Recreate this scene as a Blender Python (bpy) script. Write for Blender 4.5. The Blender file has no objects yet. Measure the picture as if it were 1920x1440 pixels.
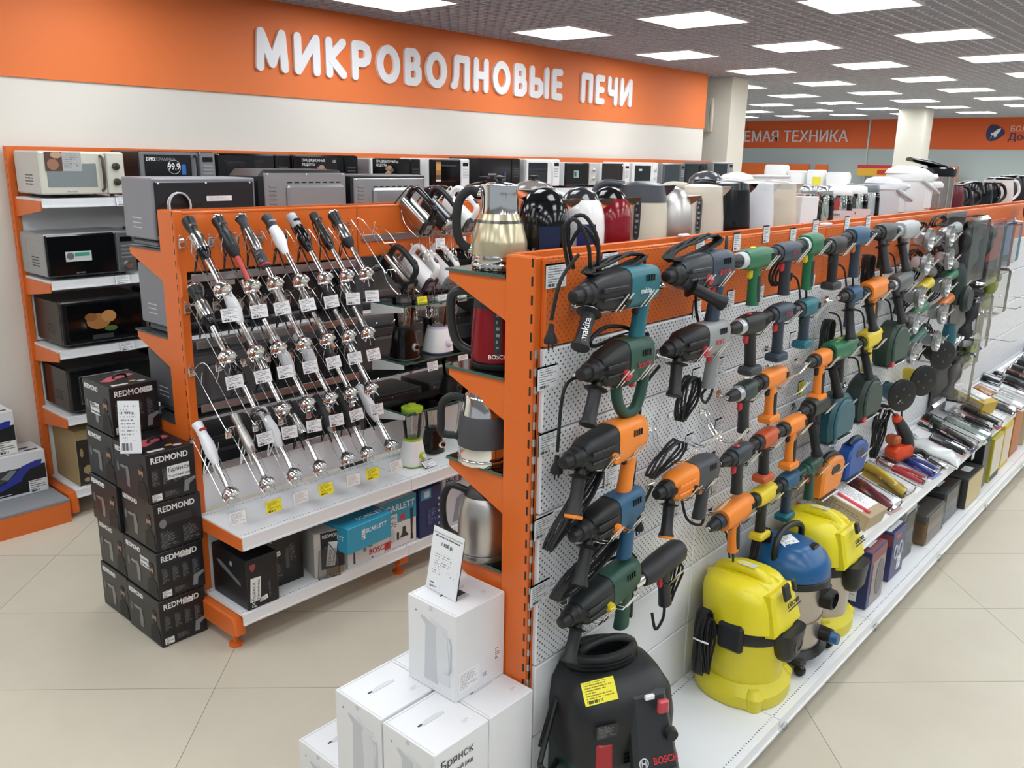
import bpy, bmesh, math, random
from mathutils import Matrix, Vector
random.seed(7)
PI = math.pi
SC = bpy.context.scene
COL = SC.collection

# ---------------------------------------------------------------- camera, light, exposure
# world frame: X = away from the long wall, Y = along the shelving, Z = up (metres)
cd = bpy.data.cameras.new('camera')
cam = bpy.data.objects.new('camera', cd)
COL.objects.link(cam)
cd.sensor_width = 36.0
cd.lens = 29.987
cd.clip_end = 200
cam.matrix_world = Matrix(((0.747572, -0.182295, 0.638674, 0.0),
                           (0.663947, 0.179606, -0.725890, 0.0),
                           (0.017616, 0.966701, 0.255302, 2.09),
                           (0, 0, 0, 1)))
SC.camera = cam
SC.view_settings.view_transform = 'Standard'
SC.view_settings.look = 'None'
SC.view_settings.gamma = 1.0
SC.view_settings.use_curve_mapping = False
SC.view_settings.exposure = 0.0
wd = bpy.data.worlds.new('hall_ambient')
SC.world = wd
wd.use_nodes = True
wd.node_tree.nodes['Background'].inputs[0].default_value = (0.86, 0.93, 1.0, 1)
wd.node_tree.nodes['Background'].inputs[1].default_value = 0.4
LAMP_STRENGTH = 10.3

# ---------------------------------------------------------------- materials
def lin(c):
    return c / 12.92 if c <= 0.04045 else ((c + 0.055) / 1.055) ** 2.4
def rgb(h):
    h = h.lstrip('#')
    return tuple(lin(int(h[i:i + 2], 16) / 255) for i in (0, 2, 4)) + (1,)
MATS = {}
def mat(h, rough=0.5, metal=0.0, spec=0.5, coat=0.0):
    k = (h, rough, metal, spec, coat)
    if k in MATS:
        return MATS[k]
    m = bpy.data.materials.new('paint_%s_%d_%d' % (h, rough * 100, metal * 100))
    m.use_nodes = True
    b = m.node_tree.nodes['Principled BSDF']
    b.inputs['Base Color'].default_value = rgb(h)
    b.inputs['Roughness'].default_value = rough
    b.inputs['Metallic'].default_value = metal
    b.inputs['Specular IOR Level'].default_value = spec
    b.inputs['Coat Weight'].default_value = coat
    b.inputs['Coat Roughness'].default_value = 0.05
    MATS[k] = m
    return m
def newmat(name):
    m = bpy.data.materials.new(name)
    m.use_nodes = True
    nt = m.node_tree
    return m, nt, nt.nodes['Principled BSDF']
class NT:
    """small wrapper for node maths"""
    def __init__(s, nt): s.nt = nt
    def n(s, t, **kw):
        nd = s.nt.nodes.new(t)
        for k, v in kw.items(): setattr(nd, k, v)
        return nd
    def m(s, op, a, b=0.0, c=0.0):
        nd = s.n('ShaderNodeMath', operation=op)
        for i, x in enumerate((a, b, c)):
            if hasattr(x, 'links'): s.nt.links.new(x, nd.inputs[i])
            else: nd.inputs[i].default_value = x
        return nd.outputs[0]
    def mix(s, f, a, b):
        nd = s.n('ShaderNodeMix', data_type='RGBA')
        for i, x in ((0, f), (6, a), (7, b)):
            if hasattr(x, 'links'): s.nt.links.new(x, nd.inputs[i])
            else: nd.inputs[i].default_value = x
        return nd.outputs[2]
    def l(s, a, b): s.nt.links.new(a, b)
def glass_mat(name, h, tint=0.92, gloss=0.02, refl=1.45):
    m = bpy.data.materials.new(name)
    m.use_nodes = True
    nt = m.node_tree
    nt.nodes.clear()
    N = NT(nt)
    out = N.n('ShaderNodeOutputMaterial'); tr = N.n('ShaderNodeBsdfTransparent'); gl = N.n('ShaderNodeBsdfGlossy')
    fr = N.n('ShaderNodeFresnel'); mx = N.n('ShaderNodeMixShader')
    c = rgb(h)
    tr.inputs[0].default_value = (c[0] * tint, c[1] * tint, c[2] * tint, 1)
    gl.inputs['Roughness'].default_value = gloss
    fr.inputs[0].default_value = refl
    N.l(fr.outputs[0], mx.inputs[0]); N.l(tr.outputs[0], mx.inputs[1]); N.l(gl.outputs[0], mx.inputs[2]); N.l(mx.outputs[0], out.inputs[0])
    return m
def print_mat(name, base, ink, rows=9, cover=0.6, barcode=False, rough=0.45, ax='X'):
    """rows of fine print; across = generated coordinate `ax`, up = generated Z"""
    m, nt, b = newmat(name)
    N = NT(nt)
    tc = N.n('ShaderNodeTexCoord'); sp = N.n('ShaderNodeSeparateXYZ')
    N.l(tc.outputs['Generated'], sp.inputs[0])
    x, z = sp.outputs[ax], sp.outputs['Z']
    row = N.m('FLOOR', N.m('MULTIPLY', z, rows))
    fr = N.m('FRACT', N.m('MULTIPLY', z, rows))
    wn = N.n('ShaderNodeTexNoise'); wn.inputs['Scale'].default_value = 1.0; wn.inputs['Detail'].default_value = 0
    cb = N.n('ShaderNodeCombineXYZ')
    N.l(N.m('MULTIPLY', x, 26.0), cb.inputs[0]); N.l(N.m('MULTIPLY', row, 7.3), cb.inputs[1])
    N.l(cb.outputs[0], wn.inputs['Vector'])
    on = N.m('GREATER_THAN', wn.outputs['Fac'], 1 - cover)
    band = N.m('MULTIPLY', N.m('GREATER_THAN', fr, 0.3), N.m('LESS_THAN', fr, 0.75))
    rl = N.n('ShaderNodeTexWhiteNoise', noise_dimensions='1D'); N.l(row, rl.inputs['W'])
    end = N.m('LESS_THAN', x, N.m('MULTIPLY_ADD', rl.outputs['Value'], 0.6, 0.38))
    inset = N.m('MULTIPLY', N.m('MULTIPLY', N.m('GREATER_THAN', x, 0.07), N.m('LESS_THAN', x, 0.93)), N.m('MULTIPLY', N.m('GREATER_THAN', z, 0.08), N.m('LESS_THAN', z, 0.95)))
    f = N.m('MULTIPLY', N.m('MULTIPLY', on, band), N.m('MULTIPLY', end, inset))
    f = N.m('MULTIPLY', f, 0.8)
    if barcode:
        bw = N.n('ShaderNodeTexWhiteNoise', noise_dimensions='1D')
        N.l(N.m('FLOOR', N.m('MULTIPLY', x, 46.0)), bw.inputs['W'])
        reg = N.m('MULTIPLY', N.m('LESS_THAN', z, 0.2), N.m('MULTIPLY', N.m('GREATER_THAN', z, 0.06), N.m('MULTIPLY', N.m('GREATER_THAN', x, 0.07), N.m('LESS_THAN', x, 0.55))))
        bars = N.m('MULTIPLY', reg, N.m('GREATER_THAN', bw.outputs['Value'], 0.35))
        f = N.m('ADD', N.m('MULTIPLY', f, N.m('GREATER_THAN', z, 0.24)), bars)
    N.l(N.mix(f, rgb(base), rgb(ink)), b.inputs['Base Color'])
    b.inputs['Roughness'].default_value = rough
    return m
def peg_mat(name, base, dot, pitch=0.0218, r=0.0029, dots_y=True):
    """staggered rows of punched holes in the YZ plane (object space metres)"""
    m, nt, b = newmat(name)
    N = NT(nt)
    tc = N.n('ShaderNodeTexCoord'); sp = N.n('ShaderNodeSeparateXYZ')
    N.l(tc.outputs['Object'], sp.inputs[0])
    y, z = sp.outputs['Y'], sp.outputs['Z']
    def dots(off):
        a = N.m('SUBTRACT', N.m('FRACT', N.m('ADD', N.m('DIVIDE', y, pitch), off)), 0.5)
        c = N.m('SUBTRACT', N.m('FRACT', N.m('ADD', N.m('DIVIDE', z, pitch), off)), 0.5)
        d = N.m('SQRT', N.m('ADD', N.m('MULTIPLY', a, a), N.m('MULTIPLY', c, c)))
        return N.m('LESS_THAN', d, r / pitch)
    ge = N.n('ShaderNodeNewGeometry'); gx = N.n('ShaderNodeSeparateXYZ'); N.l(ge.outputs['Normal'], gx.inputs[0])
    f = N.m('MULTIPLY', N.m('MAXIMUM', dots(0.0), dots(0.5)), N.m('GREATER_THAN', gx.outputs['X'], 0.9))
    N.l(N.mix(f, rgb(base), rgb(dot)), b.inputs['Base Color'])
    b.inputs['Roughness'].default_value = 0.4
    return m

ORANGE = mat('#de6c26', 0.34)
WHITE_METAL = mat('#eceef0', 0.38)
CHROME = mat('#f2f2f2', 0.1, 1.0)
WIRE = mat('#d4d6d8', 0.22, 1.0)
STEEL = mat('#b9b7b4', 0.28, 1.0)
BRUSHED = mat('#c9c6c2', 0.36, 1.0)
BLACK = mat('#131416', 0.42)
BLACK_G = mat('#0d0e10', 0.12)
BLACK_M = mat('#1b1c1e', 0.6)
DARK = mat('#303336', 0.5)
RUBBER = mat('#101112', 0.6)
WHITE = mat('#f2f2f2', 0.35)
WHITE_G = mat('#f4f4f4', 0.12)
GREY = mat('#8f9193', 0.45)
RED = mat('#c0202a', 0.4)
GLASS = glass_mat('clear_glass', '#fbfefd', 0.985)
GLASS_EDGE = mat('#3f6257', 0.15)
SHELF_GLASS = glass_mat('shelf_glass', '#e6f2ee', 0.97)
PLASTIC_CLEAR = glass_mat('clear_plastic', '#fbfcfd', 0.985, 0.06, 1.4)
SMOKED = glass_mat('smoked_glass', '#7d7f82', 0.8)
TAG = print_mat('price_tag_print', '#e9ebee', '#4a4d52', 9, 0.6, True)
TAG_Y = print_mat('yellow_price_tag_print', '#f4e83a', '#55501a', 9, 0.6, True)
FINE_ON_DARK = print_mat('fine_print_on_dark', '#222326', '#8a8c90', 14, 0.55)
FINE_ON_WHITE = print_mat('fine_print_on_white', '#f1f1f1', '#8d8f92', 12, 0.6)
STICKER = print_mat('barcode_sticker', '#f2f2f0', '#303234', 6, 0.7, True)
LETTER_W = mat('#f1f1f1', 0.5)
LETTER_K = mat('#26282b', 0.5)

# ---------------------------------------------------------------- mesh helpers
class MB:
    """collects vertices and faces; build() links them as one mesh object"""
    def __init__(s, M=None):
        s.v = []; s.f = []; s.M = M
    def add(s, vs, fs, M=None):
        o = len(s.v)
        for p in vs:
            p = Vector(p)
            if M is not None: p = M @ p
            if s.M is not None: p = s.M @ p
            s.v.append(p)
        s.f += [tuple(i + o for i in f) for f in fs]
        return s
    def box(s, c, d, b=0.0, M=None):
        hx, hy, hz = d[0] / 2, d[1] / 2, d[2] / 2
        cx, cy, cz = c
        b = min(b, hx * .98, hy * .98, hz * .98)
        if b <= 0:
            vs = [(cx + sx * hx, cy + sy * hy, cz + sz * hz) for sx in (-1, 1) for sy in (-1, 1) for sz in (-1, 1)]
            fs = [(0, 1, 3, 2), (4, 6, 7, 5), (0, 4, 5, 1), (2, 3, 7, 6), (0, 2, 6, 4), (1, 5, 7, 3)]
            return s.add(vs, fs, M)
        vs = []; ix = {}
        for sx in (-1, 1):
            for sy in (-1, 1):
                for sz in (-1, 1):
                    for a in range(3):
                        q = [hx, hy, hz]
                        for k in range(3):
                            if k != a: q[k] -= b
                        ix[sx, sy, sz, a] = len(vs)
                        vs.append((cx + sx * q[0], cy + sy * q[1], cz + sz * q[2]))
        fs = []
        S = (-1, 1)
        for a in range(3):
            u, w = (a + 1) % 3, (a + 2) % 3
            for sa in S:
                def key(su, sw):
                    k = [0, 0, 0]; k[a] = sa; k[u] = su; k[w] = sw
                    return ix[k[0], k[1], k[2], a]
                q = [key(-1, -1), key(1, -1), key(1, 1), key(-1, 1)]
                fs.append(tuple(q if sa > 0 else q[::-1]))
        for a in range(3):
            u, w = (a + 1) % 3, (a + 2) % 3
            for su in S:
                for sw in S:
                    def key(sa, ax):
                        k = [0, 0, 0]; k[a] = sa; k[u] = su; k[w] = sw
                        return ix[k[0], k[1], k[2], ax]
                    q = [key(-1, u), key(1, u), key(1, w), key(-1, w)]
                    fs.append(tuple(q if su * sw > 0 else q[::-1]))
        for sx in S:
            for sy in S:
                for sz in S:
                    q = [ix[sx, sy, sz, 0], ix[sx, sy, sz, 1], ix[sx, sy, sz, 2]]
                    fs.append(tuple(q if sx * sy * sz > 0 else q[::-1]))
        return s.add(vs, fs, M)
    def loft(s, rings, cap0=True, cap1=True, M=None, closed=False):
        n = len(rings[0])
        vs = [p for r in rings for p in r]
        fs = []
        k = len(rings)
        for i in range(k if closed else k - 1):
            a, b = i * n, ((i + 1) % k) * n
            for j in range(n):
                fs.append((a + j, a + (j + 1) % n, b + (j + 1) % n, b + j))
        if not closed:
            if cap0: fs.append(tuple(range(n))[::-1])
            if cap1: fs.append(tuple(range((k - 1) * n, k * n)))
        return s.add(vs, fs, M)
    def lathe(s, prof, n=20, M=None, cap=True):
        """prof = [(radius, height)...] about local Z"""
        return s.loft([[(r * math.cos(2 * PI * j / n), r * math.sin(2 * PI * j / n), z) for j in range(n)] for r, z in prof], cap, cap, M)
    def tube(s, pts, r, n=8, closed=False, M=None, flat=1.0):
        pts = [Vector(p) for p in pts]
        k = len(pts)
        rr = r if isinstance(r, (list, tuple)) else [r] * k
        tang = []
        for i in range(k):
            if closed: t = pts[(i + 1) % k] - pts[i - 1]
            else: t = pts[min(i + 1, k - 1)] - pts[max(i - 1, 0)]
            if t.length < 1e-9: t = Vector((0, 0, 1))
            tang.append(t.normalized())
        up = Vector((0, 0, 1)) if abs(tang[0].z) < 0.9 else Vector((1, 0, 0))
        nrm = (up - tang[0] * up.dot(tang[0])).normalized()
        rings = []
        for i in range(k):
            nrm = nrm - tang[i] * nrm.dot(tang[i])
            if nrm.length < 1e-6: nrm = tang[i].orthogonal()
            nrm.normalize()
            bi = tang[i].cross(nrm)
            rings.append([pts[i] + (nrm * math.cos(2 * PI * j / n) * flat + bi * math.sin(2 * PI * j / n)) * rr[i] for j in range(n)])
        return s.loft(rings, True, True, M, closed)
    def prism(s, poly, d0, d1, b=0.0, M=None):
        """poly in local XZ, extruded along local Y from d0 to d1 with an edge chamfer b"""
        n = len(poly)
        ar = sum(poly[i][0] * poly[(i + 1) % n][1] - poly[(i + 1) % n][0] * poly[i][1] for i in range(n))
        if ar < 0: poly = poly[::-1]
        if b > 0:
            ins = []
            for i in range(n):
                p0, p1, p2 = (Vector(poly[i - 1]), Vector(poly[i]), Vector(poly[(i + 1) % n]))
                e1 = (p1 - p0).normalized(); e2 = (p2 - p1).normalized()
                n1 = Vector((-e1.y, e1.x)); n2 = Vector((-e2.y, e2.x))
                m = n1 + n2
                m = m / max(0.35, (1 + n1.dot(n2)))
                ins.append(tuple(p1 + m * b))
            lay = [(ins, d0), (poly, d0 + b), (poly, d1 - b), (ins, d1)]
        else:
            lay = [(poly, d0), (poly, d1)]
        vs = [(p[0], y, p[1]) for q, y in lay for p in q]
        fs = []
        for i in range(len(lay) - 1):
            for j in range(n):
                a, c = i * n + j, i * n + (j + 1) % n
                fs.append((a, a + n, c + n, c))
        fs.append(tuple(range(n)))
        fs.append(tuple(range((len(lay) - 1) * n, len(lay) * n))[::-1])
        return s.add(vs, fs, M)
    def body(s, secs, n=20, M=None):
        """loft along X: secs = [(x, cy, cz, half_y, half_z, squareness)]"""
        rings = []
        for x, cy, cz, hy, hz, e in secs:
            ring = []
            for j in range(n):
                t = 2 * PI * j / n
                c, q = math.cos(t), math.sin(t)
                ring.append((x, cy + hy * math.copysign(abs(c) ** (2 / e), c), cz + hz * math.copysign(abs(q) ** (2 / e), q)))
            rings.append(ring)
        return s.loft(rings, True, True, M)
    def stack(s, secs, n=28, M=None):
        """loft along Z: secs = [(z, cx, cy, half_x, half_y, squareness)]"""
        rings = []
        for z, cx, cy, hx, hy, e in secs:
            ring = []
            for j in range(n):
                t = 2 * PI * j / n
                c, q = math.cos(t), math.sin(t)
                ring.append((cx + hx * math.copysign(abs(c) ** (2 / e), c), cy + hy * math.copysign(abs(q) ** (2 / e), q), z))
            rings.append(ring)
        return s.loft(rings, True, True, M)
    def build(s, name, material, parent=None, smooth=40):
        me = bpy.data.meshes.new(name)
        me.from_pydata([tuple(p) for p in s.v], [], s.f)
        me.validate()
        me.materials.append(material)
        if smooth:
            me.shade_smooth()
            me.set_sharp_from_angle(angle=math.radians(smooth))
        bm = bmesh.new(); bm.from_mesh(me)
        bmesh.ops.recalc_face_normals(bm, faces=bm.faces)
        bm.to_mesh(me); bm.free()
        o = bpy.data.objects.new(name, me)
        COL.objects.link(o)
        if parent is not None: o.parent = parent
        return o
def T(x, y, z): return Matrix.Translation((x, y, z))
def R(a, ax): return Matrix.Rotation(math.radians(a), 4, ax)
def tag(o, label, cat, group=None, kind=None):
    if label: o['label'] = label
    if cat: o['category'] = cat
    if group: o['group'] = group
    if kind: o['kind'] = kind
    return o
def thing(name, label, cat, loc=(0, 0, 0), rz=0.0, group=None, M=None):
    o = bpy.data.objects.new(name, None)
    o.empty_display_size = 0.05
    COL.objects.link(o)
    o.matrix_world = (T(*loc) @ R(rz, 'Z')) if M is None else M
    return tag(o, label, cat, group)
def part(p, name, mb, m, label=None, smooth=40):
    o = mb.build(name, m, p, smooth)
    if label: o['label'] = label
    return o
def dup(root, loc=None, M=None, label=None, group=None):
    r = root.copy(); COL.objects.link(r)
    r.matrix_world = M if M is not None else T(*loc)
    if label: r['label'] = label
    if group: r['group'] = group
    for ch in list(root.children):
        c = ch.copy(); COL.objects.link(c); c.parent = r
        for g in list(ch.children):
            d = g.copy(); COL.objects.link(d); d.parent = c
    return r
FACE_XP = Matrix(((0, 0, 1, 0), (1, 0, 0, 0), (0, 1, 0, 0), (0, 0, 0, 1)))      # text on a face looking +X
FACE_YM = Matrix(((1, 0, 0, 0), (0, 0, -1, 0), (0, 1, 0, 0), (0, 0, 0, 1)))     # text on a face looking -Y
FACE_ZP = Matrix.Identity(4)
def text(parent, s, size, M, material, name='lettering', align='LEFT', ext=0.0006, off=0.0, shear=0.0, sx=1.0, bevel=0.0):
    cu = bpy.data.curves.new(name, 'FONT')
    cu.body = s; cu.size = size; cu.extrude = ext; cu.offset = 0; cu.align_x = align; cu.shear = shear
    cu.resolution_u = 3; cu.bevel_depth = bevel or off * .6
    fix = 'н' in s                       # this letter's overlapping bars fill wrongly: rebuild it as three bars
    if fix: cu.extrude = 0; cu.bevel_depth = 0
    tmp = bpy.data.objects.new('tmp', cu)
    me = bpy.data.meshes.new_from_object(tmp)
    bpy.data.objects.remove(tmp); bpy.data.curves.remove(cu)
    if fix:
        co = [v.co.copy() for v in me.vertices]
        bars = set(); quads = []
        i = 0
        while i + 12 <= len(co):
            q = [co[i + 4 * k:i + 4 * k + 4] for k in range(3)]
            if all(len({round(p.x, 6) for p in r}) == 2 and len({round(p.y, 6) for p in r}) == 2 for r in q):
                bars |= set(range(i, i + 12)); quads += [tuple(range(i + 4 * k, i + 4 * k + 4)) for k in range(3)]; i += 12
            else: i += 1
        fs = [tuple(p.vertices) for p in me.polygons if not bars & set(p.vertices)] + quads
        bpy.data.meshes.remove(me)
        me = bpy.data.meshes.new(name)
        me.from_pydata([(c.x, c.y, ext * 1.5) for c in co], [], fs)
    me.name = name
    me.materials.clear(); me.materials.append(material)
    o = bpy.data.objects.new(name, me)
    COL.objects.link(o)
    if parent is not None: o.parent = parent
    o.matrix_local = M @ Matrix.Diagonal((sx, 1, 1, 1))
    return o
def arc(cx, cz, r, a0, a1, n=8, y=0.0):
    return [(cx + r * math.cos(math.radians(a0 + (a1 - a0) * i / n)), y, cz + r * math.sin(math.radians(a0 + (a1 - a0) * i / n))) for i in range(n + 1)]
def spline(pts, k=6, closed=False):
    """Catmull-Rom through pts"""
    P = [Vector(p) for p in pts]
    out = []
    n = len(P)
    for i in range(n if closed else n - 1):
        if closed: a, b, c, d = P[i - 1], P[i], P[(i + 1) % n], P[(i + 2) % n]
        else: a, b, c, d = P[max(i - 1, 0)], P[i], P[i + 1], P[min(i + 2, n - 1)]
        for j in range(k):
            t = j / k
            out.append(0.5 * ((2 * b) + (c - a) * t + (2 * a - 5 * b + 4 * c - d) * t * t + (3 * b - a - 3 * c + d) * t ** 3))
    if not closed: out.append(P[-1])
    return out
ORD = ['nearest', 'second', 'third', 'fourth', 'fifth', 'sixth', 'seventh', 'eighth', 'ninth', 'tenth', 'eleventh', 'twelfth', 'thirteenth', 'fourteenth', 'fifteenth']
# ---------------------------------------------------------------- setting
def struct(name, mb, m, smooth=0):
    o = mb.build(name, m, None, smooth)
    o['kind'] = 'structure'
    return o
def floor_mat():
    m, nt, b = newmat('cream_floor_tiles')
    N = NT(nt)
    tc = N.n('ShaderNodeTexCoord'); sp = N.n('ShaderNodeSeparateXYZ'); N.l(tc.outputs['Object'], sp.inputs[0])
    x, y = sp.outputs['X'], sp.outputs['Y']
    s, c = math.sin(math.radians(43.93)), math.cos(math.radians(43.93))
    a = N.m('DIVIDE', N.m('ADD', N.m('ADD', N.m('MULTIPLY', y, s), N.m('MULTIPLY', x, c)), 1.041 + 11.82), 1.182)
    d = N.m('DIVIDE', N.m('ADD', N.m('SUBTRACT', N.m('MULTIPLY', y, c), N.m('MULTIPLY', x, s)), 6.0 - 3.064), 0.6)
    def line(q, p):
        f = N.m('FRACT', q)
        e = N.m('MINIMUM', f, N.m('SUBTRACT', 1.0, f))
        return N.m('LESS_THAN', N.m('MULTIPLY', e, p), 0.0015)
    g = N.m('MAXIMUM', line(a, 1.182), line(d, 0.6))
    nz = N.n('ShaderNodeTexNoise'); nz.inputs['Scale'].default_value = 1.3; nz.inputs['Detail'].default_value = 5; nz.inputs['Roughness'].default_value = 0.62
    N.l(tc.outputs['Object'], nz.inputs['Vector'])
    wn = N.n('ShaderNodeTexWhiteNoise', noise_dimensions='2D')
    cb = N.n('ShaderNodeCombineXYZ'); N.l(N.m('FLOOR', a), cb.inputs[0]); N.l(N.m('FLOOR', d), cb.inputs[1]); N.l(cb.outputs[0], wn.inputs['Vector'])
    f = N.m('MULTIPLY_ADD', wn.outputs['Value'], 0.25, N.m('MULTIPLY', N.m('SUBTRACT', nz.outputs['Fac'], 0.35), 1.8))
    cm = N.n('ShaderNodeClamp'); N.l(f, cm.inputs[0])
    base = N.mix(cm.outputs[0], rgb('#c8c0ae'), rgb('#d7d0be'))
    N.l(N.mix(g, base, rgb('#857d6f')), b.inputs['Base Color'])
    N.l(N.m('MULTIPLY_ADD', nz.outputs['Fac'], 0.2, 0.28), b.inputs['Roughness'])
    b.inputs['Specular IOR Level'].default_value = 0.35
    return m
struct('floor', MB().box((0, 8, -0.05), (26, 32, 0.1)), floor_mat())
CEIL = 3.10
WALL_X = -5.42
# open-cell ceiling: crossing blades below a dark plenum
LU = [5.87 - 1.8 * 4 + 1.8 * i for i in range(13)]
LV = [-4.68 + 1.21 * j for j in range(8)]
lamps = [(v_, u_) for u_ in LU for v_ in LV] + [(-4.68 - 1.21 * j, 11.27 + 1.8 * i) for i in range(5) for j in range(1, 5)]
lamps = [(v_, u_) for v_, u_ in lamps if u_ < 20.2]
cm_ = MB()
for i in range(-132, 90):
    x = 0.1 * i + 0.015
    y0 = -8.0 if x > WALL_X else 9.7
    cm_.box((x, (y0 + 22) / 2, CEIL + 0.02), (0.008, 22 - y0, 0.04))
for j in range(-80, 220):
    y = 0.1 * j + 0.07
    x0 = WALL_X if y < 9.7 else -13.2
    cm_.box(((x0 + 9) / 2, y, CEIL + 0.02), (9 - x0, 0.008, 0.04))
ceil = struct('ceiling', cm_, mat('#cfd1da', 0.5))
pl = MB().box((-2, 7, CEIL + 0.32), (24, 32, 0.04)).build('plenum', mat('#8a8b96', 0.9), ceil, 0)
lampm, nt_, b_ = newmat('lamp_diffuser')
b_.inputs['Base Color'].default_value = (1, 1, 1, 1)
b_.inputs['Emission Color'].default_value = (0.93, 0.97, 1.0, 1)
b_.inputs['Emission Strength'].default_value = LAMP_STRENGTH
lamp0 = None
for v_, u_ in lamps:
    k = round((u_ - LU[0]) / 1.8); j = round((v_ + 4.68) / 1.21)
    row = 'row %s the orange wall' % ('over the aisle nearest' if j == 0 else '%s out from' % ORD[j] if j > 0 else '%s behind the line of' % ORD[-j])
    lab = 'square white ceiling light, %s along, %s' % (ORD[k], row)
    if lamp0 is None:
        lamp0 = thing('ceiling_light', lab, 'light', (v_, u_, CEIL), 0, 'square ceiling lights')
        part(lamp0, 'diffuser', MB().box((0, 0, -0.004), (0.575, 0.575, 0.012)), lampm)
        fr_ = MB()
        for sx in (-1, 1):
            fr_.box((sx * 0.295, 0, 0.004), (0.014, 0.604, 0.034)); fr_.box((0, sx * 0.295, 0.004), (0.575, 0.014, 0.034))
        fr_.box((0, 0, 0.035), (0.6, 0.6, 0.02))
        part(lamp0, 'frame', fr_, WHITE)
    else:
        dup(lamp0, (v_, u_, CEIL), None, lab)
# the long wall: warm white below, orange fascia above
wallm = mat('#e6e2d8', 0.7)
fasm = mat('#ec7c3c', 0.62)
struct('wall_left', MB().box((WALL_X - 0.1, 1.29, 1.7), (0.2, 16.58, 3.4)), wallm)
struct('trim_1', MB().box((WALL_X + 0.006, 1.29, 2.795), (0.012, 16.58, 0.625)), fasm)
# big sign letters on the fascia
sg = thing('wall_sign', 'large white raised letters reading МИКРОВОЛНОВЫЕ ПЕЧИ on the orange band', 'sign', (WALL_X + 0.013, 3.44, 2.64))
GL = {  # centre-line strokes in a 1 x 1 cell
 'М': (1.18, [[(0, 0), (.08, 1), (.5, .12), (.92, 1), (1, 0)]]), 'И': (1.0, [[(0, 1), (0, 0), (1, 1), (1, 0)]]),
 'К': (.85, [[(0, 1), (0, 0)], [(1, 1), (.05, .5), (1, 0)]]), 'Р': (.85, [[(0, 0), (0, 1), (.6, 1), (.93, .9), (1, .72), (.93, .54), (.6, .44), (0, .44)]]),
 'О': (1.08, [[(.5 + .5 * math.sin(t * PI / 10), .5 + .5 * math.cos(t * PI / 10)) for t in range(21)]]),
 'В': (.8, [[(0, .52), (.65, .52), (.9, .65), (.9, .87), (.65, 1), (0, 1), (0, 0), (.7, 0), (1, .12), (1, .4), (.7, .52)]]),
 'Л': (1.0, [[(0, .02), (.12, .08), (.2, .4), (.22, 1), (1, 1), (1, 0)]]), 'Н': (.85, [[(0, 0), (0, 1)], [(1, 0), (1, 1)], [(0, .5), (1, .5)]]),
 'Ы': (1.25, [[(0, 1), (0, 0), (.4, 0), (.58, .12), (.58, .42), (.4, .54), (0, .54)], [(1, 0), (1, 1)]]), 'Е': (.72, [[(1, 1), (0, 1), (0, 0), (1, 0)], [(0, .5), (.9, .5)]]),
 'П': (.85, [[(0, 0), (0, 1), (1, 1), (1, 0)]]), 'Ч': (.8, [[(0, 1), (0, .55), (.2, .42), (1, .42)], [(1, 1), (1, 0)]])}
def stroke(mb, pts, w, d):
    """flat ribbon with round joints, in local XZ, thickness d along Y"""
    for i, p in enumerate(pts):
        d += .0004
        mb.prism([(p[0] + w * math.cos(PI * k / 8), p[1] + w * math.sin(PI * k / 8)) for k in range(16)], -d, i * .0002)
        if i:
            q = pts[i - 1]; e = Vector((p[0] - q[0], p[1] - q[1]))
            if e.length > 1e-6:
                n = Vector((-e.y, e.x)).normalized() * w
                mb.prism([(q[0] - n.x, q[1] - n.y), (p[0] - n.x, p[1] - n.y), (p[0] + n.x, p[1] + n.y), (q[0] + n.x, q[1] + n.y)], -d - .0002, i * .0003)
def sign_word(parent, word, x, h, gap, w, d, m, total):
    k = sum(GL[c][0] if c != ' ' else .9 for c in word); s = (total - gap * (len(word) - 1)) / k
    for c in word:
        if c == ' ': x += .9 * s + gap; continue
        gw, st = GL[c]; gw *= s; mb = MB()
        for j, ln in enumerate(st): stroke(mb, [(x + w + q[0] * (gw - 2 * w), w + q[1] * (h - 2 * w)) for q in ln], w, d + j * .0013)
        o = part(parent, 'letter', mb, m, None, 30)
        o.matrix_local = Matrix(((0, -1, 0, 0), (1, 0, 0, 0), (0, 0, 1, 0), (0, 0, 0, 1)))
        x += gw + gap
sign_word(sg, 'МИКРОВОЛНОВЫЕ ПЕЧИ', 0, .282, .05, .031, .018, mat('#f0f1f3', 0.4), 4.53)
# far wall
BY = 20.6
struct('wall_back', MB().box((-5, BY + 0.1, 1.7), (18, 0.2, 3.4)), mat('#b9c6c6', 0.7))
struct('trim_2', MB().box((-8.9, BY - 0.012, 2.78), (3.0, 0.024, 0.65)).box((-10.9, BY - 0.012, 2.78), (0.98, 0.024, 0.65)), mat('#e0622a', 0.62))
struct('trim_3', MB().box((-1.7, BY - 0.012, 2.78), (11.3, 0.024, 0.65)), mat('#e0622a', 0.62))
struct('trim_4', MB().box((-7.38, BY - 0.02, 1.9), (0.035, 0.04, 2.4)), mat('#c9cfcf', 0.6))
t = thing('wall_sign', 'white letters reading ЕМАЯ ТЕХНИКА on the far orange band', 'sign', (-7.84, BY - 0.026, 2.61))
text(t, 'ВСТРАИВАЕМАЯ ТЕХНИКА', 0.36, FACE_YM @ T(0, 0, 0.02), mat('#e6dcdb', 0.5), 'sign_lettering', 'RIGHT', 0.02, 0.004, 0, .93)
t = thing('wall_logo', 'dark blue rounded rocket badge on the far orange band', 'sign', (-4.78, BY - 0.026, 2.785))
pts = spline([(-0.17, 0, 0.06), (-0.1, 0, 0.165), (0.02, 0, 0.15), (0.17, 0, 0.02), (0.1, 0, -0.09), (-0.06, 0, -0.165), (-0.16, 0, -0.1)], 5, True)
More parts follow.
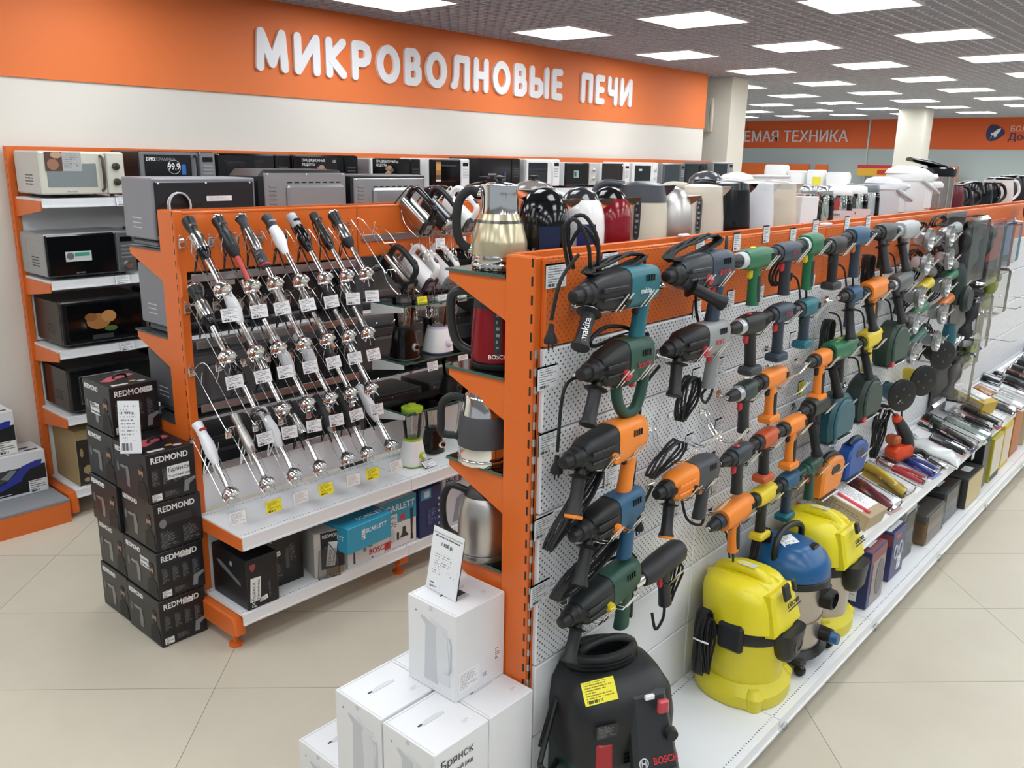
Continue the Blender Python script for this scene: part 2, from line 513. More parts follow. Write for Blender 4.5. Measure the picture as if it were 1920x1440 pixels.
part(t, 'badge', MB().prism([(p.x, p.z) for p in pts], -0.012, 0.0), mat('#2b2f5c', 0.5))
rk = [(0.09, 0.1), (0.03, 0.075), (-0.05, 0.0), (-0.09, 0.0), (-0.07, -0.04), (-0.04, -0.035), (-0.02, -0.055), (-0.01, -0.09), (0.03, -0.07), (0.03, -0.03), (0.085, 0.04)]
part(t, 'rocket', MB().prism(rk, -0.018, -0.012).prism([(-0.07, -0.06), (-0.05, -0.05), (-0.09, -0.12)], -0.018, -0.012), WHITE)
t = thing('wall_lettering', 'small lettering БОЛЬШЕ over Доставка beside the rocket badge', 'sign', (-4.52, BY - 0.026, 2.62))
text(t, 'БОЛЬШЕ', 0.15, FACE_YM @ T(0.0, 0.2, 0.004), mat('#ecd9d0', 0.5), 'upper_line', 'LEFT', 0.004)
text(t, 'Доставка', 0.2, FACE_YM @ T(-0.02, 0.02, 0.004), mat('#3a2b55', 0.5), 'lower_line', 'LEFT', 0.004, 0.004)
# columns
colm = mat('#dedacd', 0.75)
struct('column', MB().box((-5.62, 10.2, 1.55), (0.64, 0.42, 3.1)), colm)
struct('column', MB().box((-5.36, 17.2, 1.55), (0.46, 0.5, 3.1)), colm)
t = thing('air_vent_box', 'beige wall unit with a curved cover on the side of the near column', 'wall unit', (-5.63, 9.99, 2.66))
part(t, 'housing', MB().body([(-0.26, -0.05, 0, 0.05, 0.2, 5), (0.1, -0.05, 0, 0.05, 0.2, 5)]), mat('#cfc8bb', 0.6))
part(t, 'curved_cover', MB().tube([(0.1, -0.04, -0.19), (0.13, -0.09, -0.1), (0.14, -0.11, 0), (0.13, -0.09, 0.1), (0.1, -0.04, 0.19)], 0.022, 8), mat('#d9d3c6', 0.5))
# ---------------------------------------------------------------- shelving
def dots_mat(name, base, dot):
    m, nt, b = newmat(name)
    N = NT(nt)
    tc = N.n('ShaderNodeTexCoord'); sp = N.n('ShaderNodeSeparateXYZ'); N.l(tc.outputs['Object'], sp.inputs[0])
    a = N.m('SUBTRACT', N.m('FRACT', N.m('DIVIDE', sp.outputs['Y'], 0.016)), 0.5)
    c = N.m('DIVIDE', sp.outputs['X'], 0.016)
    d = N.m('SQRT', N.m('ADD', N.m('MULTIPLY', a, a), N.m('MULTIPLY', c, c)))
    N.l(N.mix(N.m('LESS_THAN', d, 0.2), rgb(base), rgb(dot)), b.inputs['Base Color'])
    b.inputs['Roughness'].default_value = 0.38
    return m
DOTS = dots_mat('punched_shelf_edge', '#eceef0', '#55585c')
PEG_W = peg_mat('white_pegboard', '#e6e8ec', '#3b3e44')
PEG_O = peg_mat('orange_pegboard', '#de6c26', '#a34a16')
DARK_SLOT = mat('#1a1512', 0.8)
def shelf(parent, x_back, x_front, y0, y1, z, lip=0.05, zb=None, m=None):
    """flat steel shelf: back edge x_back, lip at x_front"""
    zb = z if zb is None else zb
    s = 1 if x_front > x_back else -1
    mb = MB()
    mb.prism([(x_back, zb), (x_front, z), (x_front, z - lip), (x_front - s * .006, z - lip), (x_front - s * .006, z - .012), (x_back, zb - .012)], y0 + .002, y1 - .002)
    mb.box((x_front + s * .002, (y0 + y1) / 2, z - lip + .004), (.006, y1 - y0 - .004, .008))
    o = part(parent, 'shelf', mb, m or WHITE_METAL, None, 0)
    for f in (.08, .93):
        xx = x_back + (x_front - x_back) * f
        p = part(o, 'perforation', MB().box((0, 0, 0), (.014, y1 - y0 - .02, .0008)), DOTS, None, 0)
        p.matrix_local = T(xx, (y0 + y1) / 2, zb + (z - zb) * f + .0006) @ R(math.degrees(math.atan2(zb - z, (x_front - x_back) * s)) * s, 'Y')
    return o
def bracket(parent, x0, x1, y, z, h0=.11, h1=.03, m=None, t=.006):
    mb = MB().prism([(x0, z), (x1, z), (x1, z - h1), (x0, z - h0)], y - t / 2, y + t / 2)
    return part(parent, 'bracket', mb, m or ORANGE, None, 0)
def slot_mat(sx, y, z1):
    """orange upright with a row of punched slots near x = sx on its end face"""
    m, nt, b = newmat('slotted_orange')
    N = NT(nt)
    tc = N.n('ShaderNodeTexCoord'); sp = N.n('ShaderNodeSeparateXYZ'); N.l(tc.outputs['Object'], sp.inputs[0])
    f = N.m('LESS_THAN', N.m('ABSOLUTE', N.m('SUBTRACT', sp.outputs['X'], sx)), .0035)
    g = N.m('LESS_THAN', N.m('FRACT', N.m('DIVIDE', N.m('SUBTRACT', z1, sp.outputs['Z']), .05)), .52)
    h = N.m('LESS_THAN', sp.outputs['Y'], y + .001)
    N.l(N.mix(N.m('MULTIPLY', f, N.m('MULTIPLY', g, h)), rgb('#de6c26'), rgb('#1a1512')), b.inputs['Base Color'])
    b.inputs['Roughness'].default_value = .34
    return m
def upright(parent, x0, x1, y, z1, slot_x, z0=0.02, face=-1):
    mb = MB().box(((x0 + x1) / 2, y + .02, (z0 + z1) / 2), (x1 - x0, .04, z1 - z0), .004)
    return part(parent, 'upright', mb, slot_mat(slot_x, y, z1))
BAY = 0.9375
# ---- drill gondola
BF, BU = -1.415, 1.71
gb = thing('drill_gondola', 'orange framed double sided gondola with white pegboard hung with power tools', 'shelving', (0, 0, 0))
NB = 8
for k in range(NB + 1):
    y = BU + BAY * k
    if k == 0: upright(gb, -1.536, -1.432, y, 1.842, -1.440)
    else: part(gb, 'upright', MB().box((-1.48, y, .93), (.09, .03, 1.8)), ORANGE)
for k in range(NB):
    y0 = BU + BAY * k + (.025 if k == 0 else 0); y1 = BU + BAY * (k + 1)
    for r in range(7):
        z1 = 1.84 - .2425 * r; z0 = z1 - .2425
        m = PEG_O if r == 0 else PEG_W if r < 5 else mat('#e4e6ea', .4)
        mb = MB().box((0, 0, 0), (.018, y1 - y0 - .004, z1 - z0 - .005), .004)
        if r == 0: mb.box((-.006, 0, .117), (.028, y1 - y0 - .002, .008))
        o = part(gb, 'peg_panel' if r < 5 else 'plain_panel', mb, m)
        o.location = (BF - .009, (y0 + y1) / 2, (z0 + z1) / 2)
    part(gb, 'rear_panel', MB().box((-1.528, (y0 + y1) / 2, 1.0), (.016, y1 - y0 - .004, 1.69), .003), ORANGE)
    if k < 1: part(gb, 'top_clip', MB().box((-1.43, BU + .9, 1.846), (.03, .08, .012), .003), WHITE_METAL)
part(gb, 'top_clip', MB().box((-1.5, BU + .86, 1.85), (.02, .05, .01), .003), WHITE_METAL)
part(gb, 'top_clip', MB().box((-1.43, BU + 1.9, 1.846), (.03, .07, .012), .003), WHITE_METAL)
part(gb, 'inner_shade_fill', MB().box((-1.48, BU + BAY * 4, .95), (.06, BAY * 8 - .1, 1.7)), mat('#2b221d', .9), None, 0)  # dark solid box stands in for the shade inside the hollow gondola
hk = [(-1.419, .27), (-1.419, 1.597)]
for i in range(26):
    z = 1.595 - .05 * i
    hk += [(-1.426, z), (-1.426, z - .02), (-1.419, z - .02), (-1.419, z - .048)]
sl = MB().prism(hk, BU + .0, BU + .006)
part(gb, 'hook_edge', sl, mat('#b7b9bb', .35, .8), None, 0)
for k in range(NB):
    y0 = BU + BAY * k; y1 = y0 + BAY
    shelf(gb, -1.412, -1.018, y0, y1, .158)
    part(gb, 'foot', MB().box((-1.3, y0 + .03, .07), (.3, .03, .06)).lathe([(.025, 0), (.025, .01), (.01, .015), (.01, .05)], 12, T(-1.2, y0 + .03, 0)), ORANGE)
    part(gb, 'shelf_clip', MB().box((-1.012, y0 + (.03 if k else .3), .115), (.012, .035, .03), .004), PLASTIC_CLEAR)
    if k >= 2:
        shelf(gb, -1.412, -1.108, y0, y1, .515, .055, .60)
        part(gb, 'bracket', MB().prism([(-1.41, .605), (-1.112, .52), (-1.112, .455), (-1.41, .50)], y0 - .003 + .008 * (k > 2), y0 + .004), ORANGE, None, 0) if k == 2 else part(gb, 'bracket', MB().prism([(-1.41, .58), (-1.12, .495), (-1.12, .46), (-1.41, .50)], y0 - .003, y0 + .003), ORANGE, None, 0)
ZB = (1.776, 1.49, 1.205, .90)
for i, z in enumerate(ZB):
    for k in range(NB if i == 0 else 2):
        y0 = BU + BAY * k
        bracket(gb, -1.536, -1.762, y0 + .012, z, .118, .022)
        o = part(gb, 'glass_shelf', MB().box((-1.652, y0 + BAY / 2, z + .005), (.23, BAY - .006, .008)), SHELF_GLASS, 'clear glass shelf', 0)
        part(o, 'glass_edge', MB().box((-1.652, y0 + .0015, z + .005), (.23, .003, .008)).box((-1.767, y0 + BAY / 2, z + .005), (.002, BAY - .006, .008)), GLASS_EDGE, None, 0)
# ---- blender gondola
AF, AU = -3.345, 1.71
ga = thing('blender_gondola', 'orange framed gondola of hand blenders on wire holders', 'shelving')
NA = 7
for k in range(NA + 1):
    y = AU + BAY * k - (0 if k == 0 else .02)
    if k == 0: upright(ga, -3.476, -3.338, y, 1.862, -3.352)
    else: part(ga, 'upright', MB().box((-3.41, y + .02, .93), (.12, .04, 1.85)), mat('#4a4c50', .5))
for k in range(NA):
    y0 = AU + BAY * k + (.03 if k == 0 else 0); y1 = AU + BAY * (k + 1)
    mb = MB().box((AF - .008, (y0 + y1) / 2, 1.73), (.016, y1 - y0 - .004, .24), .004).box((AF - .012, (y0 + y1) / 2, 1.852), (.03, y1 - y0 - .002, .012), .003)
    part(ga, 'header_panel', mb, ORANGE)
    part(ga, 'rear_top_rail', MB().box((-3.468, (y0 + y1) / 2, 1.83), (.016, y1 - y0, .06)), ORANGE)
    part(ga, 'back_panel', MB().box((AF - .008, (y0 + y1) / 2, .64), (.014, y1 - y0 - .004, .16)), WHITE_METAL)
    part(ga, 'back_panel', MB().box((AF - .008, (y0 + y1) / 2, .35), (.014, y1 - y0 - .004, .36)), WHITE_METAL)
    if k < 3:
        shelf(ga, -3.335, -2.98, AU + BAY * k, y1, .547, .058)
        shelf(ga, -3.335, -3.016, AU + BAY * k, y1, .176, .05)
        for z in ((1.585, 1.30, 1.02, .74) if k == 0 else (1.70, 1.42)):
            part(ga, 'rail', MB().box((AF + .008, (y0 + y1) / 2, z), (.008, y1 - y0 - .05, .034), .002), mat('#a9abae', .35, .9))
    if k == 0: bracket(ga, -3.34, -2.985, AU + .002, .54, .06, .055)
    if k < 3:
        part(ga, 'foot', MB().prism([(-3.40, .16), (-3.06, .16), (-3.035, .13), (-3.035, .075), (-3.06, .06), (-3.40, .06)], AU + BAY * k - .03, AU + BAY * k + .025, .008)
             .lathe([(.03, 0), (.03, .012), (.012, .02), (.012, .07)], 14, T(-3.10, AU + BAY * k + .005, 0)), ORANGE)
for z in (.655,):
    part(ga, 'side_plate', MB().prism([(-3.342, 1.66), (-3.318, 1.60), (-3.318, 1.52), (-3.342, 1.50)], AU + .002, AU + .006), ORANGE)
for i, z in enumerate((1.688, 1.312, .93, .55)):
    for k in range(NA):
        y0 = AU + BAY * k
        bracket(ga, -3.476, -3.772, y0 + .012, z, .13, .03, ORANGE if k == 0 else mat('#4a4c50', .5))
        o = part(ga, 'glass_shelf', MB().box((-3.63, y0 + BAY / 2, z + .005), (.30, BAY - .006, .008)), mat('#3d4144', .12), 'dark glass shelf', 0)
for i, (z, kk) in enumerate(((1.385, 1), (1.10, 1), (.84, 1))):
    o = part(ga, 'glass_shelf', MB().box((-3.215, AU + BAY * 1.5 + .03, z), (.25, BAY - .08, .008)), SHELF_GLASS, 'clear glass shelf', 0)
    part(o, 'glass_edge', MB().box((-3.089, AU + BAY * 1.5 + .03, z), (.002, BAY - .08, .008)).box((-3.215, AU + BAY + .069, z), (.25, .002, .008)), GLASS_EDGE, None, 0)
    bracket(ga, -3.34, -3.10, AU + BAY + .066, z - .006, .06, .02, WHITE_METAL)
# ---- wall shelving with the microwave ovens
WU = 1.80
gw = thing('wall_shelving', 'orange and white shelving of microwave ovens along the long wall', 'shelving')
WB = .9925
for k in range(9):
    y = WU + WB * k
    if k == 0: upright(gw, -5.40, -5.355, y, 2.11, -5.372)
    else: part(gw, 'upright', MB().box((-5.385, y, 1.06), (.04, .03, 2.1)), ORANGE)
    if k == 8: break
    part(gw, 'top_panel', MB().box((-5.372, y + WB / 2, 1.975), (.014, WB - .03, .27), .003), ORANGE)
    for r in range(4):
        part(gw, 'back_panel', MB().box((-5.372, y + WB / 2, 1.63 - .42 * r), (.014, WB - .03, .415), .003), WHITE_METAL)
for i, z in enumerate((1.836, 1.39, .998, .608, .165)):
    for k in range(8 if i == 0 else 4):
        y = WU + .02 + WB * k
        shelf(gw, -5.362, -4.988, y, y + WB, z, .047)
        if i < 4: bracket(gw, -5.36, -4.992, y - .003, z - .012, .10, .05)
part(gw, 'foot', MB().prism([(-5.38, .15), (-5.0, .15), (-4.985, .12), (-4.985, .03), (-5.38, .03)], WU - .02, WU + .03, .008), ORANGE)
# podium on the left
t = thing('display_podium', 'low podium with orange front and grey carpet top', 'podium', (-5.17, .28, 0))
part(t, 'plinth', MB().box((0, 0, .062), (.44, 2.97, .124)), mat('#e0702c', .5), None, 0)
part(t, 'carpet_top', MB().box((0, 0, .133), (.442, 2.972, .02), .004), mat('#8b8d92', .9))
# far shelving backs under the far wall
for j, (x0, x1, z0, z1) in enumerate(((-10.4, -8.55, 1.2, 2.09), (-8.4, -8.1, 1.2, 2.09), (-6.2, -5.3, 1.2, 2.10))):
    t = thing('far_shelving', ('orange topped shelving below the far wall, left of the grey post', 'narrow orange shelving end below the far wall', 'orange shelving top beside the far column')[j], 'shelving', ((x0 + x1) / 2, 20.2, 0))
    part(t, 'header_panel', MB().box((0, 0, (1.78 + z1) / 2), (x1 - x0, .04, z1 - 1.78)), ORANGE, None, 0)
    part(t, 'frame', MB().box((0, 0.1, .89), (x1 - x0, .06, 1.78)), mat('#d9dcdf', .5), None, 0)
    part(t, 'shelf', MB().box((0, -.2, 1.55), (x1 - x0, .4, .03)), WHITE_METAL, None, 0)
t = thing('promo_sign', 'small yellow and red price poster by the far column', 'sign', (-7.0, 20.3, 1.97))
part(t, 'board', MB().box((0, 0, 0), (.9, .03, .22)), mat('#e8b23a', .6), None, 0)
part(t, 'red_strip', MB().box((0, -.017, .09), (.9, .006, .07)).box((.2, -.017, -.03), (.4, .006, .1)), mat('#c9323a', .6), None, 0)
part(t, 'stand', MB().box((0, 0.03, -1.04), (.05, .03, 1.86)), GREY, None, 0)
# ---------------------------------------------------------------- decals and cartons
# canonical decal: flat panel in local XZ facing -Y; F / L / TP place it on a front, left or top face
def F(x, z, y=0.0): return T(x, y - .0005, z)
def L(y, z, x=0.0): return T(x - .0005, y, z) @ R(-90, 'Z')
def TP(x, y, z): return T(x, y, z + .0005) @ R(-90, 'X')
def decal(p, name, M, w, h, m, b=0.0, t=.001, label=None):
    o = part(p, name, MB().box((0, 0, 0), (w, t, h), b), m, label, 0)
    o.matrix_local = M
    return o
def shape(p, name, M, poly, m, t=.001):
    o = part(p, name, MB().prism(poly, -t, 0), m, None, 0)
    o.matrix_local = M
    return o
def txt(p, s, size, M, m, name='lettering', align='LEFT', sx=1.0, off=0.0):
    return text(p, s, size, M @ FACE_YM, m, name, align, .0004, off, 0, sx)
def oval(rx, rz, n=16, cx=0, cz=0, sq=2.0):
    return [(cx + rx * math.copysign(abs(math.cos(2 * PI * i / n)) ** (2 / sq), math.cos(2 * PI * i / n)), cz + rz * math.copysign(abs(math.sin(2 * PI * i / n)) ** (2 / sq), math.sin(2 * PI * i / n))) for i in range(n)]
def price_tag(loc, label, w=.07, h=.045, m=None, rx=0.0, rz=90.0, ry=0.0, group='price tags', M=None):
    t = thing('price_tag', label, 'price tag', (0, 0, 0), 0, group, M if M is not None else T(*loc) @ R(rz, 'Z') @ R(rx, 'X') @ R(ry, 'Y'))
    part(t, 'card', MB().box((0, 0, 0), (w, .0016, h)), m or TAG, None, 0)
    part(t, 'holder', MB().box((0, .0016, .002), (w + .004, .0012, h + .006)), PLASTIC_CLEAR, None, 0)
    return t
GW = 'microwave ovens on the wall shelving'
def oven(name, label, u0, w, z, h, d, front, body, door, win=None, panel=None, ctl='knobs', handle=None, vf=-5.0, cat='microwave', group=GW, frame=None):
    """front face at x = vf looking +X, left end at y = u0"""
    t = thing(name, label, cat, (vf, u0, z), 90, group)
    part(t, 'body', MB().box((w / 2, d / 2 + .006, h / 2 + .008), (w, d, h - .016), .008), body)
    ft = MB()
    for a in (.06, w - .06):
        for c in (.05, d - .05): part(t, 'foot', MB().lathe([(.012, 0), (.012, .012)], 10, T(a, c, 0)), BLACK)
    pw = w * .23 if panel else 0
    part(t, 'door', MB().box(((w - pw) / 2, 0, h / 2 + .006), (w - pw - .006, .024, h - .02), .008), door)
    if win:
        x0, x1, z0, z1 = win[1]
        decal(t, 'window', F((x0 + x1) / 2 * (w - pw), h * (z0 + z1) / 2 + .006, -.012), (x1 - x0) * (w - pw), h * (z1 - z0), win[0], .004, .004)
    if panel:
        part(t, 'control_panel', MB().box((w - pw / 2, 0, h / 2 + .006), (pw - .006, .022, h - .02), .006), panel)
        cx = w - pw / 2
        if ctl == 'knobs':
            for f in (.68, .33): part(t, 'knob', MB().lathe([(.021, 0), (.019, .016), (.008, .018)], 18, T(cx, -.011, h * f) @ R(90, 'X')).box((cx, -.03, h * f), (.005, .006, .034)), front)
        else:
            decal(t, 'display', F(cx, h * .82, -.011), pw * .6, h * .11, BLACK_G, 0, .002)
            for i in range(4):
                decal(t, 'button', F(cx, h * (.66 - .085 * i), -.011), pw * .58, h * .045, front, .002, .003)
            if ctl == 'dial': part(t, 'knob', MB().lathe([(.024, 0), (.021, .018)], 18, T(cx, -.011, h * .22) @ R(90, 'X')), CHROME)
    if handle:
        hx = (w - pw) - .03
        part(t, 'handle', MB().tube([(hx, -.012, h * .14), (hx, -.04, h * .2), (hx, -.046, h * .5), (hx, -.04, h * .86), (hx, -.012, h * .9)], .009, 8), handle)
    vs = MB()
    for i in range(4):
        for j in range(6): vs.box((-.0005, .1 + .018 * j, h * .28 + .016 * i), (.001, .01, .007))
    part(t, 'vent_pattern', vs, DARK, None, 0)
    return t
SILV = mat('#9b9da0', .36, .6); OVBLK = mat('#17181b', .22); WIN = mat('#0a0b0d', .06); WINB = mat('#20262c', .06)
zt = 1.842
# top shelf
t = oven('microwave_oven', 'cream retro microwave with chrome bar handle at the near end of the top wall shelf', 1.83, .46, zt, .245, .33, mat('#5a5248', .3, .7), mat('#c9c6c2', .4), mat('#dcdacd', .3), (mat('#8d9496', .12), (.1, .84, .2, .72)), mat('#dcdacd', .3), 'knobs', mat('#6b6358', .25, .8))
txt(t, 'Electrolux', .014, F(.13, .028, -.0125), GREY, 'brand_lettering')
decal(t, 'food_sticker', F(.075, .19, -.014), .09, .1, mat('#5b4238', .5)); shape(t, 'picture', F(.07, .175, -.015), oval(.03, .03), mat('#a4755e', .5)); shape(t, 'picture', F(.09, .225, -.0155), oval(.03, .018), mat('#c9a483', .5))
decal(t, 'sticker', F(.17, .19, -.014), .1, .1, print_mat('grey_print', '#b9b8b8', '#6d6a6a', 9, .5))
t = oven('microwave_oven', 'silver microwave with black sticker reading БИОКЕРАМИКА 99.9', 2.38, .48, zt, .255, .36, GREY, mat('#1d1e20', .4), mat('#8d8e91', .3, .5), None, mat('#8d8e91', .3, .5), 'buttons', BLACK)
decal(t, 'sticker', F(.17, .135, -.013), .29, .2, OVBLK)
txt(t, 'БИО', .026, F(.035, .2, -.0142), LETTER_W, 'print', 'LEFT', 1, .001); txt(t, 'КЕРАМИКА', .024, F(.082, .2, -.0142), mat('#9a9a9a'), 'print')
txt(t, '99.9', .052, F(.165, .15, -.0146), LETTER_W, 'print', 'LEFT', .85, .001)
o = part(t, 'ring_print', MB().tube([(.04 * math.cos(a * PI / 12) + .205, -.0138, .165 + .04 * math.sin(a * PI / 12)) for a in range(24)], .0012, 4, True), LETTER_W)
decal(t, 'picture', F(.265, .15, -.0142), .026, .06, mat('#2f6fc2'))
oven('microwave_oven', 'plain black glass microwave behind the mini ovens, third on the top wall shelf', 2.875, .53, zt, .25, .37, DARK, OVBLK, BLACK_G, (WIN, (.12, .8, .2, .8)), BLACK_G, 'buttons')
t = oven('microwave_oven', 'black microwave with ТРАДИЦИОННЫЕ РЕЦЕПТЫ sticker, fourth on the top wall shelf', 3.43, .54, zt, .25, .37, DARK, OVBLK, BLACK_G, None, BLACK_G, 'buttons')
def recipe(t, x, w, col):
    decal(t, 'sticker', F(x + w / 2, .15, -.013), w, .17, OVBLK)
    txt(t, 'ТРАДИЦИОННЫЕ', .024, F(x + .012, .205, -.0142), LETTER_W, 'print', 'LEFT', .9); txt(t, 'РЕЦЕПТЫ', .024, F(x + .012, .178, -.0142), LETTER_W, 'print', 'LEFT', .9); txt(t, '10', .026, F(x + w - .04, .2, -.0142), LETTER_W, 'print')
    for i in range(5): shape(t, 'picture', F(x + w * .5 + .018 * (i % 3), .13 + .02 * i / 2, -.0142 - .0001 * i), oval(.024, .014, 9, 0, 0), mat(('#8a6f5a', '#a98a6c', '#6d5848')[i % 3]))
recipe(t, .05, .3, 0)
t = oven('microwave_oven', 'white framed microwave with a black ТРАДИЦИОННЫЕ РЕЦЕПТЫ door sticker', 4.085, .485, zt, .235, .36, DARK, mat('#b5b7ba', .35, .3), WHITE, (WIN, (.03, .99, .06, .96)), BLACK_G, 'buttons')
recipe(t, .03, .24, 1)
t = oven('microwave_oven', 'white microwave with a tall food photo sticker on its black door', 4.665, .44, zt, .24, .34, mat('#c8ccd0'), WHITE, BLACK_G, (WIN, (.3, .85, .25, .75)), WHITE, 'buttons')
decal(t, 'food_sticker', F(.085, .14, -.015), .055, .15, mat('#b07a3c', .4)); decal(t, 'picture', F(.085, .175, -.016), .05, .05, mat('#d8a257', .4)); decal(t, 'picture', F(.085, .1, -.016), .05, .03, mat('#6a4a30', .4)); decal(t, 'picture', F(.085, .072, -.016), .05, .012, WHITE)
t = oven('microwave_oven', 'black microwave with a round 99.9 mark on its front', 5.23, .5, zt, .25, .36, DARK, OVBLK, mat('#191416', .12), None, mat('#191416', .12), 'buttons')
decal(t, 'print', F(.14, .12, -.0135), .1, .014, mat('#8c8c90')); txt(t, '99.9', .04, F(.2, .085, -.014), LETTER_W, 'print', 'LEFT', .8); decal(t, 'picture', F(.3, .1, -.0135), .02, .08, mat('#2a4a8a'))
oven('microwave_oven', 'white microwave with square window and bowed white handle', 5.805, .475, zt, .25, .36, mat('#b9bec4'), mat('#dfe1e4', .3), WHITE, (WINB, (.08, .8, .15, .85)), WHITE, 'buttons', WHITE_G)
t = oven('microwave_oven', 'black door microwave with two silver knobs on a grey panel', 6.36, .475, zt, .225, .36, CHROME, mat('#dfe1e4', .3), mat('#16120f', .1), None, mat('#d5d3cd', .3), 'knobs')
decal(t, 'sticker', F(.16, .12, -.0135), .075, .065, mat('#9fc4c0', .5)); decal(t, 'picture', F(.145, .12, -.0145), .03, .045, mat('#3b4a4c', .5))
oven('microwave_oven', 'brownish glass microwave with an arched white handle', 6.92, .49, zt, .225, .36, mat('#b9bec4'), mat('#e3e3e2', .3), WHITE, (mat('#2d2420', .08), (.02, .96, .06, .95)), WHITE, 'buttons', WHITE_G)
t = oven('microwave_oven', 'all white microwave with a rounded black window', 7.45, .48, zt, .235, .36, mat('#d0d3d6'), WHITE_G, WHITE_G, (WINB, (.12, .92, .18, .84)), WHITE_G, 'knobs')
decal(t, 'sticker', F(.14, .16, -.0165), .06, .02, mat('#cfd3c8'))
oven('microwave_oven', 'grey mirrored microwave next to the last black one', 8.045, .44, zt, .23, .36, GREY, mat('#a4a7aa', .3, .4), mat('#6f757a', .15, .5), (mat('#3a4248', .06), (.06, .92, .1, .9)), mat('#787d82', .2, .4), 'buttons')
t = oven('microwave_oven', 'dark grey microwave with an upright black handle, second from the far end', 8.49, .49, zt, .235, .36, GREY, mat('#8b8e91', .3, .4), mat('#26282b', .15), (WINB, (.06, .9, .1, .9)), mat('#2b2d30', .2), 'buttons', BLACK)
oven('microwave_oven', 'grey microwave with arched black window at the far end of the top wall shelf', 9.09, .5, zt, .255, .36, GREY, mat('#a5a7a9', .3, .4), mat('#9c9ea0', .3, .4), (WINB, (.08, .9, .1, .9)), mat('#9c9ea0', .3, .4), 'buttons')
# lower wall shelves, near end
zl = (1.396, 1.004, .614)
t = oven('microwave_oven', 'silver microwave with black door and dial, second wall shelf from the top', 1.812, .5, zl[0], .25, .34, mat('#77797c'), mat('#a5a7a9', .32, .4), BLACK_G, None, mat('#77797c', .3, .5), 'dial')
txt(t, 'gorenje', .016, F(.15, .03, -.0125), GREY, 'brand_lettering'); decal(t, 'sticker', F(.17, .125, -.0135), .14, .055, mat('#cfd6d4', .5)); shape(t, 'picture', F(.125, .128, -.0145), oval(.02, .02), mat('#6d6472')); decal(t, 'picture', F(.19, .135, -.0145), .08, .02, mat('#3d9c8c'))
o = part(t, 'side_emboss', MB().tube([(-.0005, .06, .21), (-.001, .25, .21), (-.001, .28, .18), (-.0005, .28, .05)], .003, 6), mat('#b5b7b9', .3, .4))
oven('microwave_oven', 'black microwave standing behind the grey mini oven, second wall shelf', 2.40, .5, zl[0], .25, .34, DARK, OVBLK, BLACK_G, None, BLACK_G, 'buttons')
def chicken(t, x, z, s, y=-.0165):
    shape(t, 'picture', F(x, z, y), oval(.05 * s, .034 * s, 14), mat('#a9713f', .4)); shape(t, 'picture', F(x + .045 * s, z + .018 * s, y - .0006), oval(.032 * s, .026 * s, 12), mat('#c08a52', .4))
    shape(t, 'picture', F(x + .05 * s, z - .035 * s, y - .0003), oval(.028 * s, .012 * s, 9), mat('#4f6a34', .5)); shape(t, 'picture', F(x - .03 * s, z + .02 * s, y - .0004), oval(.026 * s, .018 * s, 10), mat('#8f5a30', .4))
t = oven('microwave_oven', 'black convection oven with roast chicken sticker and steel bar handle, third wall shelf', 1.85, .5, zl[1], .27, .36, DARK, mat('#2a2623', .3), OVBLK, (WIN, (.06, .9, .12, .9)), None, 'buttons', mat('#a09b94', .25, .9))
chicken(t, .2, .14, 1.35)
decal(t, 'badge', F(.22, .05, -.0145), .12, .025, mat('#3c3d40', .3))
oven('microwave_oven', 'black microwave in shadow behind the roast chicken oven', 2.42, .5, zl[1], .27, .34, DARK, OVBLK, BLACK_G, None, BLACK_G, 'buttons')
t = oven('microwave_oven', 'black glossy oven with framed chicken picture, fourth wall shelf', 1.85, .52, zl[2], .27, .36, DARK, mat('#1c1c1f', .14), BLACK_G, None, None)
decal(t, 'sticker', F(.2, .14, -.0135), .3, .17, BLACK); o = part(t, 'frame_print', MB().tube([(.06, -.0145, .06), (.34, -.0145, .06), (.34, -.0145, .22), (.06, -.0145, .22)], .0015, 5, True), mat('#b9bbc0'))
chicken(t, .2, .13, 1.2); txt(t, '800 W', .02, F(.072, .19, -.0148), LETTER_W, 'print')
oven('microwave_oven', 'black oven hidden behind the stacked black cartons, fourth wall shelf', 2.42, .5, zl[2], .27, .34, DARK, OVBLK, BLACK_G, None, BLACK_G, 'buttons')
for i, (y, z) in enumerate(((2.26, 1.815), (2.21, 1.37), (2.20, .975))):
    price_tag((-4.978, y, z), ('white price tag on the top wall shelf under the cream microwave', 'white price tag under the silver microwave with the dial', 'white price tag under the roast chicken oven')[i], .085, .05, rx=-12)

# ---------------------------------------------------------------- cartons
def carton(name, label, x, u0, z, w, d, h, m, cat='box', group=None, name2='carton', seam=None, rot=0.0, bev=.003):
    """front face at world x looking +X, left edge y = u0; w along Y, d back along -X"""
    t = thing(name, label, cat, (0, 0, 0), 0, group, T(x, u0, z) @ R(90 + rot, 'Z'))
    part(t, name2, MB().box((w / 2, d / 2, h / 2), (w, d, h), bev), m, None, 0)
    if seam:
        o = part(t, 'flap_seam', MB().box((w / 2, d / 2, h + .0004), (w - .01, .0015, .0008)), seam, None, 0)
    return t
